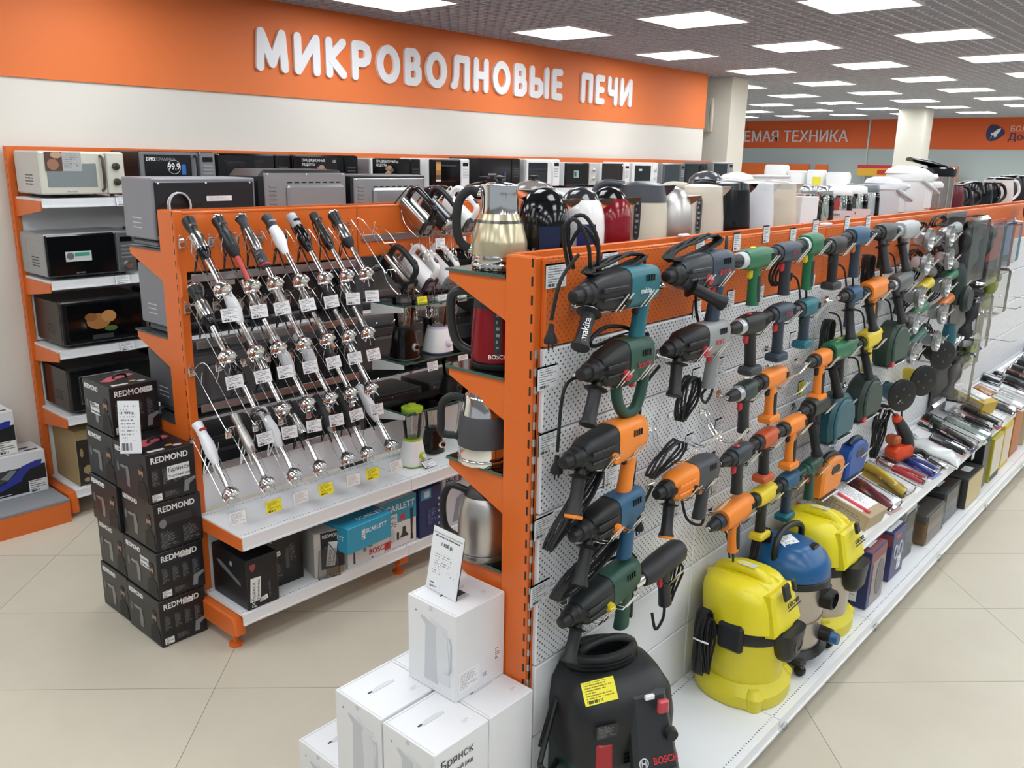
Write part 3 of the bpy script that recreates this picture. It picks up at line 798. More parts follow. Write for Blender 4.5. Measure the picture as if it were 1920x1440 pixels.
# the black coffee grinder boxes stacked on the floor
CBLK = mat('#1e1f22', .32); SKIN = mat('#a58672', .6); HAIR = mat('#3a3230', .7)
lay = []
for i in range(5): lay.append((-3.606, i, 'back'))
for i in range(4): lay.append((-3.297, i, 'front'))
names5 = ['bottom', 'second', 'middle', 'fourth', 'top']
names4 = ['bottom', 'second', 'third', 'top']
for x, i, st in lay:
    nm = (names5 if st == 'back' else names4)[i]
    lab = 'black small appliance carton, %s of the %s stack beside the blender gondola' % (nm, 'taller rear' if st == 'back' else 'shorter front')
    j = .004 * ((i * 37 + (st == 'back') * 11) % 5 - 2)
    z = .2225 * i + .001
    t = carton('product_carton', lab, x - .002, 1.488 + j, z, .213, .27 if st == 'back' else .30, .220, CBLK, 'box', 'black cartons stacked on the floor', 'carton')
    d = .27 if st == 'back' else .30
    # left end, seen from the aisle
    txt(t, 'REDMOND', .03, L(d - .02, .182), LETTER_W, 'brand_lettering', 'LEFT', .9, .0008)
    shape(t, 'portrait_shirt', L(.05, .06), [(-.05, -.05), (-.04, .02), (-.015, .035), (.015, .035), (.035, .02), (.045, -.05)], mat('#101113'))
    shape(t, 'portrait_face', L(.052, .132, -.0003), oval(.02, .03, 14), SKIN); shape(t, 'portrait_hair', L(.052, .152, -.0006), oval(.021, .013, 12), HAIR); shape(t, 'portrait_beard', L(.052, .112, -.0006), oval(.017, .013, 12), HAIR)
    shape(t, 'picture', L(d - .12, .085), [(-.012, -.045), (.014, -.05), (.02, .0), (.01, .045), (-.012, .045)], mat('#8f9194', .3, .5)); shape(t, 'picture', L(d - .085, .12, -.0004), oval(.03, .007), mat('#9a9c9e', .3, .5))
    shape(t, 'picture', L(d - .035, .11), oval(.012, .022), mat('#6d7075')); decal(t, 'red_strip', L(.055, .03), .07, .006, mat('#a03038'))
    # front, facing the gondola aisle
    if st == 'front' or i == 4:
        txt(t, 'REDMOND', .036, F(.018, .176), LETTER_W, 'brand_lettering', 'LEFT', .92, .0012)
        if i == 2 and st == 'front':
            decal(t, 'picture', F(.1, .135), .13, .035, mat('#33353a')); shape(t, 'picture', F(.035, .125, -.0006), oval(.016, .02), mat('#7d7f84')); decal(t, 'fine_print', F(.06, .05), .09, .09, FINE_ON_DARK); decal(t, 'fine_print', F(.16, .055), .09, .09, FINE_ON_DARK)
        else:
            for k in range(4): decal(t, 'fine_print', F(.035 + .046 * k, .11), .036, .08, FINE_ON_DARK)
            decal(t, 'barcode_label', F(.035, .025), .042, .03, STICKER); shape(t, 'picture', F(.165, .05), [(-.012, -.03), (.01, -.03), (.014, .0), (.045, .02), (.04, .03), (-.006, .02)], mat('#8b8d90')); decal(t, 'fine_print', F(.1, .03), .07, .03, FINE_ON_DARK)
        if (st, i) in (('back', 4), ('front', 0), ('front', 1)): decal(t, 'sticker', F(.165 if i == 4 else .13, .19 if i == 4 else .183, -.0006), .045, .022, STICKER)
    def mark(M, s, r=0):
        decal(t, 'paper_label', M @ T(0, -.0008, 0), .105 * s, .062 * s, mat('#eef0f0', .6))
        txt(t, 'Брянск', .03 * s, M @ T(-.048 * s, -.0016, .003), LETTER_K, 'lettering'); txt(t, 'Торговый ряд', .0165 * s, M @ T(-.049 * s, -.0016, -.022 * s), LETTER_K, 'lettering', 'LEFT', .95)
    if (st, i) == ('front', 3): mark(F(.135, .12), .95)
    if (st, i) == ('front', 1): mark(L(.11, .15), .75)
    if (st, i) == ('back', 4): mark(L(.16, .1), .85)
    if i == len(names5 if st == 'back' else names4) - 1 and (st == 'front' or i == 4):
        shape(t, 'meat_picture', TP(.1, .15, .22), [(-.08, -.02), (-.02, .04), (.08, .05), (.09, .02), (.0, -.02), (-.05, -.05)], mat('#c25a66', .5)); shape(t, 'picture', TP(.16, .04, .22), oval(.02, .012), mat('#c8cacc')); shape(t, 'picture', TP(.13, .06, .22), oval(.016, .01), mat('#d59a4a')); decal(t, 'print', TP(.06, .03, .22), .07, .02, mat('#d9dadc'))
        part(t, 'carry_handle', MB().tube([(.08, .14, .221), (.085, .14, .235), (.11, .14, .24), (.135, .14, .235), (.14, .14, .221)], .006, 8), BLACK)
# tall price sign standing on the front stack
t = thing('price_sign', 'tall white price sign leaning on top of the shorter black carton stack', 'sign', M=T(-3.36, 1.46, 1.002) @ R(48, 'Z') @ R(-6, 'X'))
part(t, 'card', MB().box((0, 0, 0), (.085, .002, .22)), print_mat('price_sign_print', '#eceef2', '#63666c', 15, .45, True), None, 0)
part(t, 'stand', MB().box((0, .02, -.108), (.085, .045, .003)).box((0, .0025, 0), (.089, .002, .223)), PLASTIC_CLEAR, None, 0)
txt(t, '1 999 р.', .016, T(-.03, -.0015, .055), LETTER_K, 'price')
# vacuum cleaner cartons on the podium
for i, (y1, z) in enumerate(((1.74, .143), (1.61, .400))):
    w = .62; d = .3 - .0 * i; h = .256; u0 = y1 - w
    t = carton('vacuum_carton', ('white carton with a blue handheld vacuum picture, lower one on the podium', 'white carton with a blue handheld vacuum picture, upper one on the podium')[i], -5.175 - .02 * i, u0, z, w, .2, h, mat('#e4e6ea', .45), 'box', 'handheld vacuum cartons on the podium', 'carton')
    decal(t, 'black_print', F(w / 2 + .08, .095), w - .17, .155, mat('#191b1f', .4))
    shape(t, 'picture', F(w - .17, .11, -.0006), [(-.36, -.09), (-.2, -.045), (-.05, -.01), (.04, .07), (.12, .09), (.15, .088), (.14, .055), (.08, .045), (.04, .01), (.03, -.02), (.015, -.02), (-.05, -.045), (-.2, -.08), (-.36, -.11)], mat('#27389a', .35))
    shape(t, 'picture', F(w - .17, .11, -.001), [(-.36, -.06), (-.25, .01), (-.12, .055), (-.03, .065), (.01, .05), (-.04, .0), (-.2, -.04)], mat('#3a3f45', .35)); shape(t, 'picture', F(w - .19, .15, -.0014), [(-.06, -.02), (.0, .02), (.03, .012), (-.02, -.035)], mat('#7d8a8c', .2))
    decal(t, 'white_line', F(w - .35, .028, -.0008), .3, .003, WHITE); decal(t, 'barcode_label', F(w - .055, .045, -.001), .1, .075, STICKER)
    shape(t, 'picture', TP(w - .1, .09, h), [(-.05, -.012), (.04, -.008), (.05, .012), (-.02, .014)], mat('#3d3f44')); shape(t, 'picture', TP(w - .2, .13, h), oval(.05, .012), mat('#5a5c60')); decal(t, 'picture', TP(w - .06, .04, h), .07, .022, mat('#3a3c42')); shape(t, 'picture', TP(w - .24, .05, h), oval(.07, .008), mat('#33353a'))
# carton on the bottom wall shelf
t = carton('brown_carton', 'brown kraft carton with black patterned front on the bottom wall shelf', -5.03, 1.86, .17, .5, .32, .335, mat('#a48f66', .7), 'box')
decal(t, 'black_print', F(.25, .14), .49, .275, mat('#2a2420', .5))
for a, c, rx, rz in ((.06, .09, .03, .03), (.12, .16, .014, .034), (.03, .2, .01, .03), (.2, .22, .03, .02), (.17, .05, .018, .02), (.28, .12, .03, .02), (.23, .15, .016, .016), (.36, .09, .022, .026), (.4, .2, .03, .018), (.33, .03, .024, .016), (.05, .03, .022, .014)): shape(t, 'leaf_print', F(a, c, -.0008), oval(rx, rz, 7), mat('#a48f66', .7))
o = part(t, 'house_print', MB().tube([(.13, -.001, .01), (.13, -.001, .07), (.17, -.001, .1), (.23, -.001, .1), (.25, -.001, .07), (.25, -.001, .01)], .012, 4), mat('#a48f66', .7)); decal(t, 'sticker', F(.1, .19, -.0014), .035, .11, STICKER); decal(t, 'sticker', F(.27, .2, -.0014), .05, .024, STICKER)
# ---------------------------------------------------------------- mini ovens on the rear side of the blender gondola
def rear_oven(label, u0, w, z, h, d, body, back, style):
    t = thing('mini_oven', label, 'mini oven', (-3.50, u0, z), 90, 'mini ovens seen from behind')
    part(t, 'body', MB().box((w / 2, d / 2, h / 2 + .02), (w, d, h - .02), .006 if style != 'round' else .03), body)
    part(t, 'back_panel', MB().box((w / 2, -.002, h / 2 + .02), (w - .025, .012, h - .05), .004), back)
    for a in (.04, w - .04): part(t, 'foot', MB().box((a, d / 2, .011), (.04, d * .8, .022), .005), mat('#6f737a', .5))
    vs = MB()
    for i in range(3): vs.box((-.0005, d * .55, h * .28 + .02 * i), (.001, d * .3, .004))
    part(t, 'side_vent', vs, mat('#c9cbce', .4), None, 0)
    sc = MB()
    for a in (.03, w * .5, w - .03): sc.lathe([(.005, 0), (.003, .003)], 8, T(a, -.008, h - .012) @ R(90, 'X'))
    part(t, 'screw', sc, CHROME)
    if style == 'black':
        decal(t, 'rating_plate', F(w * .62, h * .72, -.008), .12, .022, FINE_ON_WHITE)
        part(t, 'power_cord', MB().tube([(.11 + .055 * math.cos(a * .42) * (1 - .006 * a), -.011 - .0005 * a, h * .62 + .055 * math.sin(a * .42)) for a in range(34)], .004, 6), mat('#c9cbd0', .35))
        o = decal(t, 'tape', F(.115, h * .6, -.02), .19, .035, PLASTIC_CLEAR)
    else:
        vb = MB()
        for i in range(9): vb.tube([(.035, -.009, h * .3 + .019 * i), (.07, -.011, h * .3 + .019 * i)], .0045, 6)
        part(t, 'louvre', vb, back)
        o = part(t, 'embossed_box', MB().box((w * .6, -.012, h * .5), (w * .68, .026, h * .62), .012), back)
        sl = MB()
        for i in range(8): sl.box((w * .3 + .04 * i, -.0085, h - .048), (.026, .001, .006))
        part(t, 'slot_pattern', sl, BLACK, None, 0)
    return t
GBD = mat('#6f7076', .42); ALU = mat('#a3a4a6', .38, .75)
rear_oven('large grey mini oven with a taped grey cord on its black back, top rear shelf', 1.706, .485, 1.702, .275, .27, mat('#85868e', .45), mat('#1a1b1f', .35), 'black')
rear_oven('silver backed mini oven with rounded corners behind the orange header', 2.225, .485, 1.702, .31, .3, mat('#232427', .35), ALU, 'round')
rear_oven('silver backed mini oven with striped louvres behind the mixers', 2.735, .5, 1.702, .285, .3, mat('#232427', .35), ALU, 'flat')
rear_oven('grey sided mini oven on the second rear shelf of the blender gondola', 1.735, .42, 1.325, .285, .25, mat('#7d7f87', .45), mat('#17181b', .4), 'black')
rear_oven('dark mini oven behind the second row of hand blenders', 2.20, .46, 1.325, .26, .28, mat('#25272a', .4), mat('#2c2e31', .45), 'flat')
rear_oven('pale backed mini oven behind the jug blenders', 2.72, .5, 1.325, .27, .28, mat('#3a3c40', .4), mat('#7f8285', .4, .5), 'flat')
rear_oven('grey mini oven behind the third row of hand blenders', 1.76, .45, .945, .27, .28, mat('#54565b', .45), mat('#5d6063', .42), 'flat')
rear_oven('black mini oven low behind the hand blenders', 2.25, .42, .945, .25, .28, mat('#222326', .4), mat('#222427', .4), 'flat')
rear_oven('grey mini oven behind the green lidded blender', 2.72, .5, .945, .26, .28, mat('#45474b', .4), mat('#686b6e', .4, .4), 'flat')
for i, (u, z, w, c) in enumerate(((1.76, .565, .45, '#2a2c2f'), (2.25, .565, .44, '#3a3c40'), (2.74, .565, .46, '#26282b'), (3.26, .565, .46, '#4a4c50'), (3.28, 1.325, .44, '#2a2c2f'), (3.27, .945, .45, '#3d3f43'))):  # added ovens hide the pale wall; their dark colours stand for shade
    rear_oven('%s mini oven added as dark backing on the %s rear shelf' % (('black', 'dark grey', 'charcoal', 'slate grey', 'black, far', 'dark grey, far')[i], ('lowest', 'lowest', 'lowest', 'lowest', 'second', 'third')[i]), u, w, z, .25, .26, mat(c, .45), mat(c, .5), 'flat')
# ---------------------------------------------------------------- hand blenders on wire holders
BA = 42.0
AX = Vector((math.sin(math.radians(BA)), 0, -math.cos(math.radians(BA))))
def hand_blender(label, u, zf, top, mid, collar, style='flare', slv=None, btn=None, cap=None, cord=BLACK_M, ln=.36, foot=None):
    """foot rim at (x=-3.03, y=u, z=zf); the axis climbs back towards the gondola"""
    org = Vector((-3.03, u, zf)) - AX * ln
    t = thing('hand_blender', label, 'hand blender', (0, 0, 0), 0, 'hand blenders on the wire holders', T(*org) @ R(-BA, 'Y') @ Matrix.Diagonal((1.15, 1.15, 1, 1)))
    if style == 'flare':
        part(t, 'handle', MB().lathe([(.019, 0), (.023, -.004), (.024, -.02), (.019, -.055), (.019, -.075), (.022, -.082)], 16), top)
        part(t, 'motor_body', MB().lathe([(.022, -.082), (.0245, -.09), (.0245, -.15), (.024, -.155)], 18), mid)
        part(t, 'collar', MB().lathe([(.024, -.155), (.022, -.175), (.011, -.2), (.009, -.203)], 16), collar)
    elif style == 'slim':
        part(t, 'handle', MB().lathe([(.012, 0), (.017, -.003), (.019, -.02), (.0145, -.05), (.016, -.07)], 16), top)
        part(t, 'motor_body', MB().lathe([(.016, -.07), (.019, -.1), (.021, -.15), (.019, -.172)], 18), mid)
        part(t, 'collar', MB().lathe([(.019, -.172), (.015, -.19), (.009, -.205)], 16), collar)
    else:                                   # round-bodied, one piece with a bulge
        part(t, 'handle', MB().stack([(0, -.004, 0, .017, .017, 2), (-.004, -.004, 0, .021, .02, 2.2), (-.03, 0, 0, .021, .017, 2), (-.07, .002, 0, .02, .0175, 2)], 16), top)
        part(t, 'motor_body', MB().stack([(-.07, .002, 0, .02, .0175, 2), (-.11, .004, 0, .026, .022, 2), (-.15, .002, 0, .025, .022, 2), (-.18, 0, 0, .016, .016, 2)], 16), mid)
        part(t, 'collar', MB().lathe([(.016, -.18), (.012, -.2), (.009, -.206)], 16), collar)
    if btn: part(t, 'button', MB().stack([(0, 0, 0, .0075, .016, 2.4), (.006, 0, 0, .006, .013, 2.4)], 12, T(.017, 0, -.045) @ R(90, 'Y')), btn)
    if cap: part(t, 'top_cap', MB().lathe([(.018, .004), (.021, 0), (.0235, -.006), (.0235, -.009)], 16), cap)
    part(t, 'shaft', MB().lathe([(.0095, -.2), (.0085, -ln + .05), (.0095, -ln + .045)], 14), slv or CHROME)
    pr = [(.0095, -.045), (.018, -.036), (.028, -.026), (.0325, -.012), (.0325, 0), (.030, 0), (.029, -.012), (.02, -.024), (.006, -.03)]
    rg = []
    for r, z in pr:                          # scalloped guard
        rg.append([(r * math.cos(2 * PI * j / 24), r * math.sin(2 * PI * j / 24), -ln + .0 - z + (.009 * max(0, math.cos(4 * 2 * PI * j / 24)) if z == 0 else 0)) for j in range(24)])
    part(t, 'blade_guard', MB().loft(rg), foot or CHROME)
    part(t, 'blade', MB().box((0, 0, -ln + .012), (.036, .008, .0015), 0, R(25, 'X')), CHROME)
    c = random.uniform(-.02, .02)
    part(t, 'power_cord', MB().tube(spline([(-.012, 0, -.01), (-.05, .015, -.03), (-.055, .02 + c, -.12), (-.075, -.02, -.2), (-.05, .01, -.13), (-.07, .02, -.22)], 5), .0028, 6), cord)
    return t
def blender_holder(label, u, zf, tagm, taglabel, empty=False):
    t = thing('wire_holder', label, 'wire hook', (0, 0, 0), 0, 'wire holders of the hand blenders')
    f = Vector((-3.03, u, zf)); nrm = Vector((-math.cos(math.radians(BA)), 0, -math.sin(math.radians(BA))))
    mb = MB()
    b0 = f - AX * .30
    for s in (-1, 1):
        o = Vector((0, s * .033, 0))
        mb.tube(spline([Vector((-3.335, u + s * .008, b0.z - .06)), b0 + o + nrm * .035, f + o * .95 + nrm * .012, f + o * .6 + AX * .012 + nrm * .004], 5), .0017, 5)
        mb.tube(spline([b0 + AX * .09 + o + nrm * .03, b0 + AX * .075 + o * 1.15 + nrm * .0, b0 + AX * .06 + o * 1.1 - nrm * .025], 4), .0017, 5)
    mb.tube([f + Vector((0, -.02, 0)) + AX * .012 + nrm * .004, f + Vector((0, .02, 0)) + AX * .012 + nrm * .004], .0017, 5)
    mb.tube([f + AX * .012 + nrm * .004, f + AX * .02 + Vector((0, 0, -.03))], .0012, 5)
    part(t, 'wire', mb, WIRE)
    part(t, 'clip', MB().box((-3.33, u, b0.z - .06), (.012, .03, .042), .004).tube([(-3.322, u - .012, b0.z - .05), (-3.322, u + .012, b0.z - .05)], .003, 6).tube([(-3.322, u - .012, b0.z - .07), (-3.322, u + .012, b0.z - .07)], .003, 6), CHROME)
    if tagm: price_tag((-3.005, u + .006, zf - .088), taglabel, .076, .052, tagm, rx=-12 + random.uniform(-5, 5), ry=random.uniform(-4, 4))
S1 = mat('#b4b2ae', .2, 1.0); TRED = mat('#b3202c', .35); WH = mat('#edf0f4', .3); LG = mat('#aeb2b8', .4)
SLEEVE = print_mat('sleeve_print', '#25252a', '#b0b4ba', 8, .6)
cl = (1.733, 1.862, 1.97, 2.095, 2.218, 2.335, 2.443)
R1, R2, R3, R4 = 1.567, 1.297, 1.03, .72
HB = [  # label, u, z, top, mid, collar, style, extras, tag material
 ('hand blender with black flared handle and steel body, nearest in the top row', cl[0], R1, BLACK, S1, BLACK_G, 'flare', dict(btn=CHROME), TAG),
 ('black rubber hand blender with a red strawberry picture on its shaft', cl[1], R1, BLACK, BLACK, RUBBER, 'flare', dict(cap=CHROME, btn=CHROME, slv=mat('#b8433f', .4)), TAG),
 ('slim chrome hand blender with a printed black sleeve, third in the top row', cl[2], R1, DARK, S1, S1, 'slim', dict(slv=None, cap=CHROME), TAG),
 ('white hand blender with a dark grey top, fourth in the top row', cl[3], R1, DARK, WH, WH, 'bulge', dict(btn=GREY), TAG),
 ('black hand blender with a pale grey handle, fifth in the top row', cl[4], R1, LG, BLACK_G, BLACK_G, 'bulge', dict(btn=BLACK), TAG),
 ('thin black hand blender with bent handle, sixth in the top row', cl[5], R1, BLACK, mat('#2b2729', .2), BLACK_G, 'slim', dict(btn=CHROME), TAG),
 ('hand blender with black grip, chrome cap, farthest in the top row', cl[6], R1, BLACK, S1, BLACK_M, 'flare', dict(cap=CHROME), TAG),
 ('steel bodied hand blender with a black grip, nearest in the second row', cl[0], R2, BLACK, S1, BLACK_G, 'flare', dict(cap=CHROME, btn=BLACK), TAG),
 ('white hand blender half hidden by a price tag, second row', cl[1], R2, WH, WH, WH, 'bulge', {}, TAG),
 ('hand blender with steel body and black collar, third in the second row', cl[2], R2, S1, S1, BLACK, 'flare', {}, TAG),
 ('all steel hand blender with a waisted body, fourth in the second row', cl[3], R2, S1, BRUSHED, BRUSHED, 'slim', {}, TAG),
 ('steel hand blender with a black band, fifth in the second row', cl[4], R2, BLACK, S1, BLACK, 'slim', {}, TAG),
 ('matt black hand blender with a ringed shaft, sixth in the second row', cl[5], R2, BLACK_M, BLACK_M, BLACK_M, 'bulge', {}, TAG),
 ('glossy black hand blender with chrome band, farthest in the second row', cl[6], R2, BLACK_G, S1, BLACK_G, 'flare', {}, TAG),
 ('black hand blender with a copper button, nearest in the third row', 1.855, R3, BLACK_G, BLACK_G, BLACK_G, 'bulge', dict(btn=mat('#b4703c', .3, .8), foot=PLASTIC_CLEAR), TAG),
 ('steel hand blender with dark purple grip in the third row', 1.975, R3, mat('#3b3138', .3), S1, DARK, 'flare', {}, TAG),
 ('white hand blender with blue ring, third row, beside a white twin', 2.10, R3, WH, WH, WH, 'bulge', dict(btn=mat('#7fb4c8')), TAG),
 ('plain white hand blender in the third row, beyond its blue ringed twin', 2.222, R3, WH, WH, WH, 'bulge', {}, TAG),
 ('dark grey hand blender with slim steel shaft, fifth in the third row', 2.335, R3, DARK, DARK, S1, 'slim', {}, TAG),
 ('steel hand blender with fluted foot, farthest in the third row', 2.455, R3, BLACK, S1, S1, 'flare', {}, TAG),
 ('white hand blender with a red button, nearest in the bottom row', 1.705, R4, WH, WH, WH, 'bulge', dict(btn=TRED, cord=WHITE), FINE_ON_WHITE),
 ('long brushed steel hand blender, second in the bottom row', 1.878, R4, BRUSHED, BRUSHED, BRUSHED, 'slim', dict(cord=WHITE), TAG_Y),
 ('white hand blender with a grey ring, third in the bottom row', 2.015, R4, WH, WH, WH, 'bulge', dict(cord=WHITE, btn=GREY), FINE_ON_WHITE),
 ('hand blender with steel body and glossy black collar, fourth in the bottom row', 2.15, R4, BLACK, S1, BLACK_G, 'slim', {}, TAG_Y),
 ('plain steel hand blender with dark handle, fifth in the bottom row', 2.305, R4, BLACK, DARK, S1, 'slim', {}, FINE_ON_WHITE),
 ('black bulb shaped hand blender, sixth in the bottom row', 2.42, R4, BLACK_M, BLACK_M, BLACK_M, 'bulge', {}, TAG_Y),
 ('white hand blender with coiled black cord, farthest in the bottom row', 2.565, R4, WH, WH, WH, 'bulge', {}, FINE_ON_WHITE)]
def sh_(l):
    k = l.replace('hand blender', 'blender')
    return k if len(k.split()) <= 11 else k.replace(' with a ', ' with ').replace(' in the ', ', ').replace('half hidden by a price tag', 'half hidden')
for lab, u, z, a, b, c, st, kw, tg in HB:
    t = hand_blender(lab, u, z, a, b, c, st, **kw)
    if 'sleeve' in lab: part(t, 'printed_sleeve', MB().lathe([(.0185, -.185), (.0185, -.262)], 16), SLEEVE); part(t, 'red_band', MB().lathe([(.0188, -.25), (.0188, -.258)], 16), TRED)
    blender_holder('wire holder of the ' + sh_(lab), u, z, tg, ('yellow' if tg is TAG_Y else 'white') + ' price tag of the ' + sh_(lab))
blender_holder('empty chrome wire holder at the near end of the third row', 1.73, R3, None, '')
blender_holder('empty chrome wire holder beyond the top row of hand blenders', 2.575, R1 + .03, None, '')
# ---------------------------------------------------------------- hand mixers in wire cradles
def mixer(label, u, z0, body, hand, face, tagm=TAG, tag_label='', cord=BLACK_M, whisk=True):
    z = z0 - .02
    M = T(-3.26, u, z) @ R(36, 'Y') @ Matrix.Scale(1.18, 4)
    t = thing('hand_mixer', label, 'hand mixer', (0, 0, 0), 0, 'hand mixers in wire cradles', M)
    part(t, 'body', MB().body([(-.09, 0, 0, .024, .022, 3), (-.08, 0, 0, .034, .034, 3), (.06, 0, 0, .036, .038, 3.5), (.085, 0, 0, .034, .036, 3.5)], 20), body)
    part(t, 'front_cap', MB().body([(.085, 0, .0, .036, .04, 4), (.094, 0, 0, .034, .038, 4)], 20), face)
    part(t, 'handle', MB().tube(spline([(.082, 0, .03), (.084, 0, .075), (.06, 0, .095), (-.04, 0, .095), (-.075, 0, .07), (-.08, 0, .025)], 5), [.013] * 26, 10, False, None, 1.0), hand)
    part(t, 'speed_switch', MB().box((.055, 0, .108), (.03, .014, .012), .004), face)
    decal(t, 'badge', T(.0945, 0, -.005) @ R(90, 'Z'), .03, .045, GREY)
    part(t, 'power_cord', MB().tube(spline([(-.085, 0, .03), (-.12, .02, .05), (-.13, .0, -.03), (-.11, -.03, -.07), (-.12, .01, -.1), (-.1, .03, -.05)], 5), .003, 6), cord)
    h = thing('wire_cradle', 'wire cradle of the ' + label, 'wire hook', (0, 0, 0), 0, 'wire cradles of the hand mixers')
    mb = MB()
    for s in (-.036, .036):
        mb.tube(spline([(-3.335, u + s, z + .03), (-3.30, u + s, z - .05), (-3.20, u + s, z - .11), (-3.17, u + s, z - .07)], 4), .0018, 5)
        mb.tube([(-3.20, u + s, z - .11), (-3.185, u + s * .8, z - .2)], .0018, 5)
    mb.tube([(-3.17, u - .036, z - .07), (-3.17, u + .036, z - .07)], .0018, 5); mb.tube([(-3.335, u - .036, z + .03), (-3.335, u + .036, z + .03)], .0018, 5)
    part(h, 'wire', mb, WIRE)
    if whisk:
        for s in (-.02, .02):
            w = thing('beater', '%s beater under the %s' % ('near' if s < 0 else 'far', label), 'beater', (-3.165, u + s, z - .12), 0, 'beaters of the hand mixers')
            wb = MB()
            for a in range(4):
                q = a * PI / 4
                wb.tube(spline([(0, 0, -.05)] + [(.016 * math.cos(q) * e, .016 * math.sin(q) * e, zz) for e, zz in ((.8, -.065), (1.1, -.09), (0, -.112), (-1.1, -.09), (-.8, -.065))] + [(0, 0, -.05)], 3), .0012, 4)
            wb.lathe([(.0025, .06), (.0025, -.05)], 6)
            part(w, 'wire_loop', wb, CHROME)
    if tagm: price_tag((-3.12, u + .035, z - .135), tag_label, .064, .05, tagm, rx=-8)
mixer('chrome and black hand mixer on the orange header', 2.95, 1.83, S1, BLACK_G, BLACK, TAG, 'white price tag under the chrome and black mixer')
mixer('black hand mixer behind the tall kettle handle', 3.10, 1.83, mat('#3b3d40', .2, .5), BLACK, CHROME, TAG, 'white price tag under the black mixer on the header')
mixer('white and grey hand mixer half behind the champagne kettle', 3.25, 1.83, WHITE_G, WHITE_G, mat('#3d4046', .3), TAG, 'white price tag half behind the champagne kettle handle', WHITE)
mixer('steel hand mixer with black handle in the lower mixer row', 2.825, 1.55, S1, BLACK_M, BLACK, TAG_Y, 'yellow price tag under the steel hand mixer')
mixer('white hand mixer with purple band', 2.965, 1.545, WHITE_G, WHITE_G, mat('#4b2f45', .3), TAG, 'white price tag under the white and purple mixer', WHITE)
mixer('white and grey hand mixer farthest in the lower mixer row', 3.105, 1.545, WHITE_G, WHITE, mat('#8d9096', .3), TAG, 'white price tag under the farthest lower mixer', WHITE)
h = thing('wire_cradle', 'empty chrome wire cradle on the orange header', 'wire hook')
mb = MB()
for s in (-.036, .036): mb.tube(spline([(-3.335, 2.7 + s, 1.70), (-3.30, 2.7 + s, 1.76), (-3.22, 2.7 + s, 1.73), (-3.17, 2.7 + s, 1.69)], 4), .0018, 5)
mb.tube([(-3.335, 2.664, 1.7), (-3.335, 2.736, 1.7)], .0018, 5); mb.tube([(-3.17, 2.664, 1.69), (-3.17, 2.736, 1.69)], .0018, 5)
part(h, 'wire', mb, WIRE)
# ---------------------------------------------------------------- jug blenders
def jug_blender(label, x, u, z, base, trim, lid, hb, hj, r=.065, style='cone', feet=None):
    t = thing('jug_blender', label, 'blender', (x, u, z), 90, 'jug blenders on the glass shelves')
    rt = r * .78
    part(t, 'motor_base', MB().stack([(0.006, 0, 0, r * 1.06, r * 1.06, 2.6), (.02, 0, 0, r * 1.06, r * 1.06, 2.6), (hb * .8, 0, 0, rt * 1.1, rt * 1.1, 2.4), (hb, 0, 0, rt, rt, 2.2)], 28), base)
    part(t, 'base_foot', MB().stack([(0, 0, 0, r * .98, r * .98, 2.6), (.008, 0, 0, r * 1.1, r * 1.1, 2.6)], 28), feet or trim)
    part(t, 'dial', MB().lathe([(.022, 0), (.019, .014), (.017, .016)], 18, T(.012, -r * .93, hb * .42) @ R(82, 'X')), trim)
    part(t, 'dial_cap', MB().lathe([(.011, .016), (.01, .024)], 14, T(.012, -r * .93, hb * .42) @ R(82, 'X')), base)
    j = part(t, 'glass_jug', MB().lathe([(rt * .82, hb), (rt * .95, hb + hj * .4), (rt * 1.12, hb + hj), (rt * 1.06, hb + hj), (rt * .9, hb + hj * .4), (rt * .76, hb + .006)], 24), GLASS)
    part(j, 'jug_handle', MB().tube(spline([(rt * .98, 0, hb + hj * .85), (rt * 1.75, 0, hb + hj * .8), (rt * 1.7, 0, hb + hj * .35), (rt * .95, 0, hb + hj * .2)], 5), .008, 8), GLASS)
    part(t, 'jug_collar', MB().lathe([(rt * .98, hb - .004), (rt * .98, hb + .012)], 24), BLACK if base is not WHITE_G else trim)
    part(t, 'blade', MB().lathe([(.004, hb), (.004, hb + hj * .8)], 8).box((0, 0, hb + .025), (.05, .008, .002), 0, R(20, 'Z')), CHROME)
    part(t, 'lid', MB().lathe([(rt * 1.16, hb + hj - .008), (rt * 1.16, hb + hj + .014), (rt * .5, hb + hj + .018), (rt * .45, hb + hj + .03), (rt * .3, hb + hj + .03)], 24), lid)
    return t
LIME = mat('#a9c832', .35)
jug_blender('white blender with lime green lid, ring and knob on the white shelf', -3.14, 2.80, .548, WHITE_G, LIME, LIME, .135, .16, .062, 'cone', LIME)
jug_blender('black glass jug blender with a silver dial on the glass shelf', -3.19, 2.80, 1.105, BLACK_G, mat('#b0b2b4', .3, .7), PLASTIC_CLEAR, .15, .15, .068)
jug_blender('white glass jug blender with a pale lilac dial on the glass shelf', -3.19, 3.03, 1.105, WHITE_G, mat('#d8d2e6', .35), WHITE_G, .125, .13, .07, 'cone', mat('#b7a9cf', .4))
jug_blender('black slim blender beside the lime green one', -3.2, 3.0, .548, BLACK_G, CHROME, BLACK, .13, .13, .055)
jug_blender('small dark blender on the middle glass shelf', -3.22, 3.15, .845, BLACK, DARK, BLACK, .09, .11, .055)
price_tag((-3.05, 2.83, .565), 'white price tag lying before the lime green blender', .075, .045, rx=-58)
price_tag((-3.07, 2.88, 1.07), 'white price tag under the black jug blender', .07, .045, rx=-8)
price_tag((-3.07, 3.10, 1.07), 'white price tag under the white jug blender', .07, .045, rx=-8)
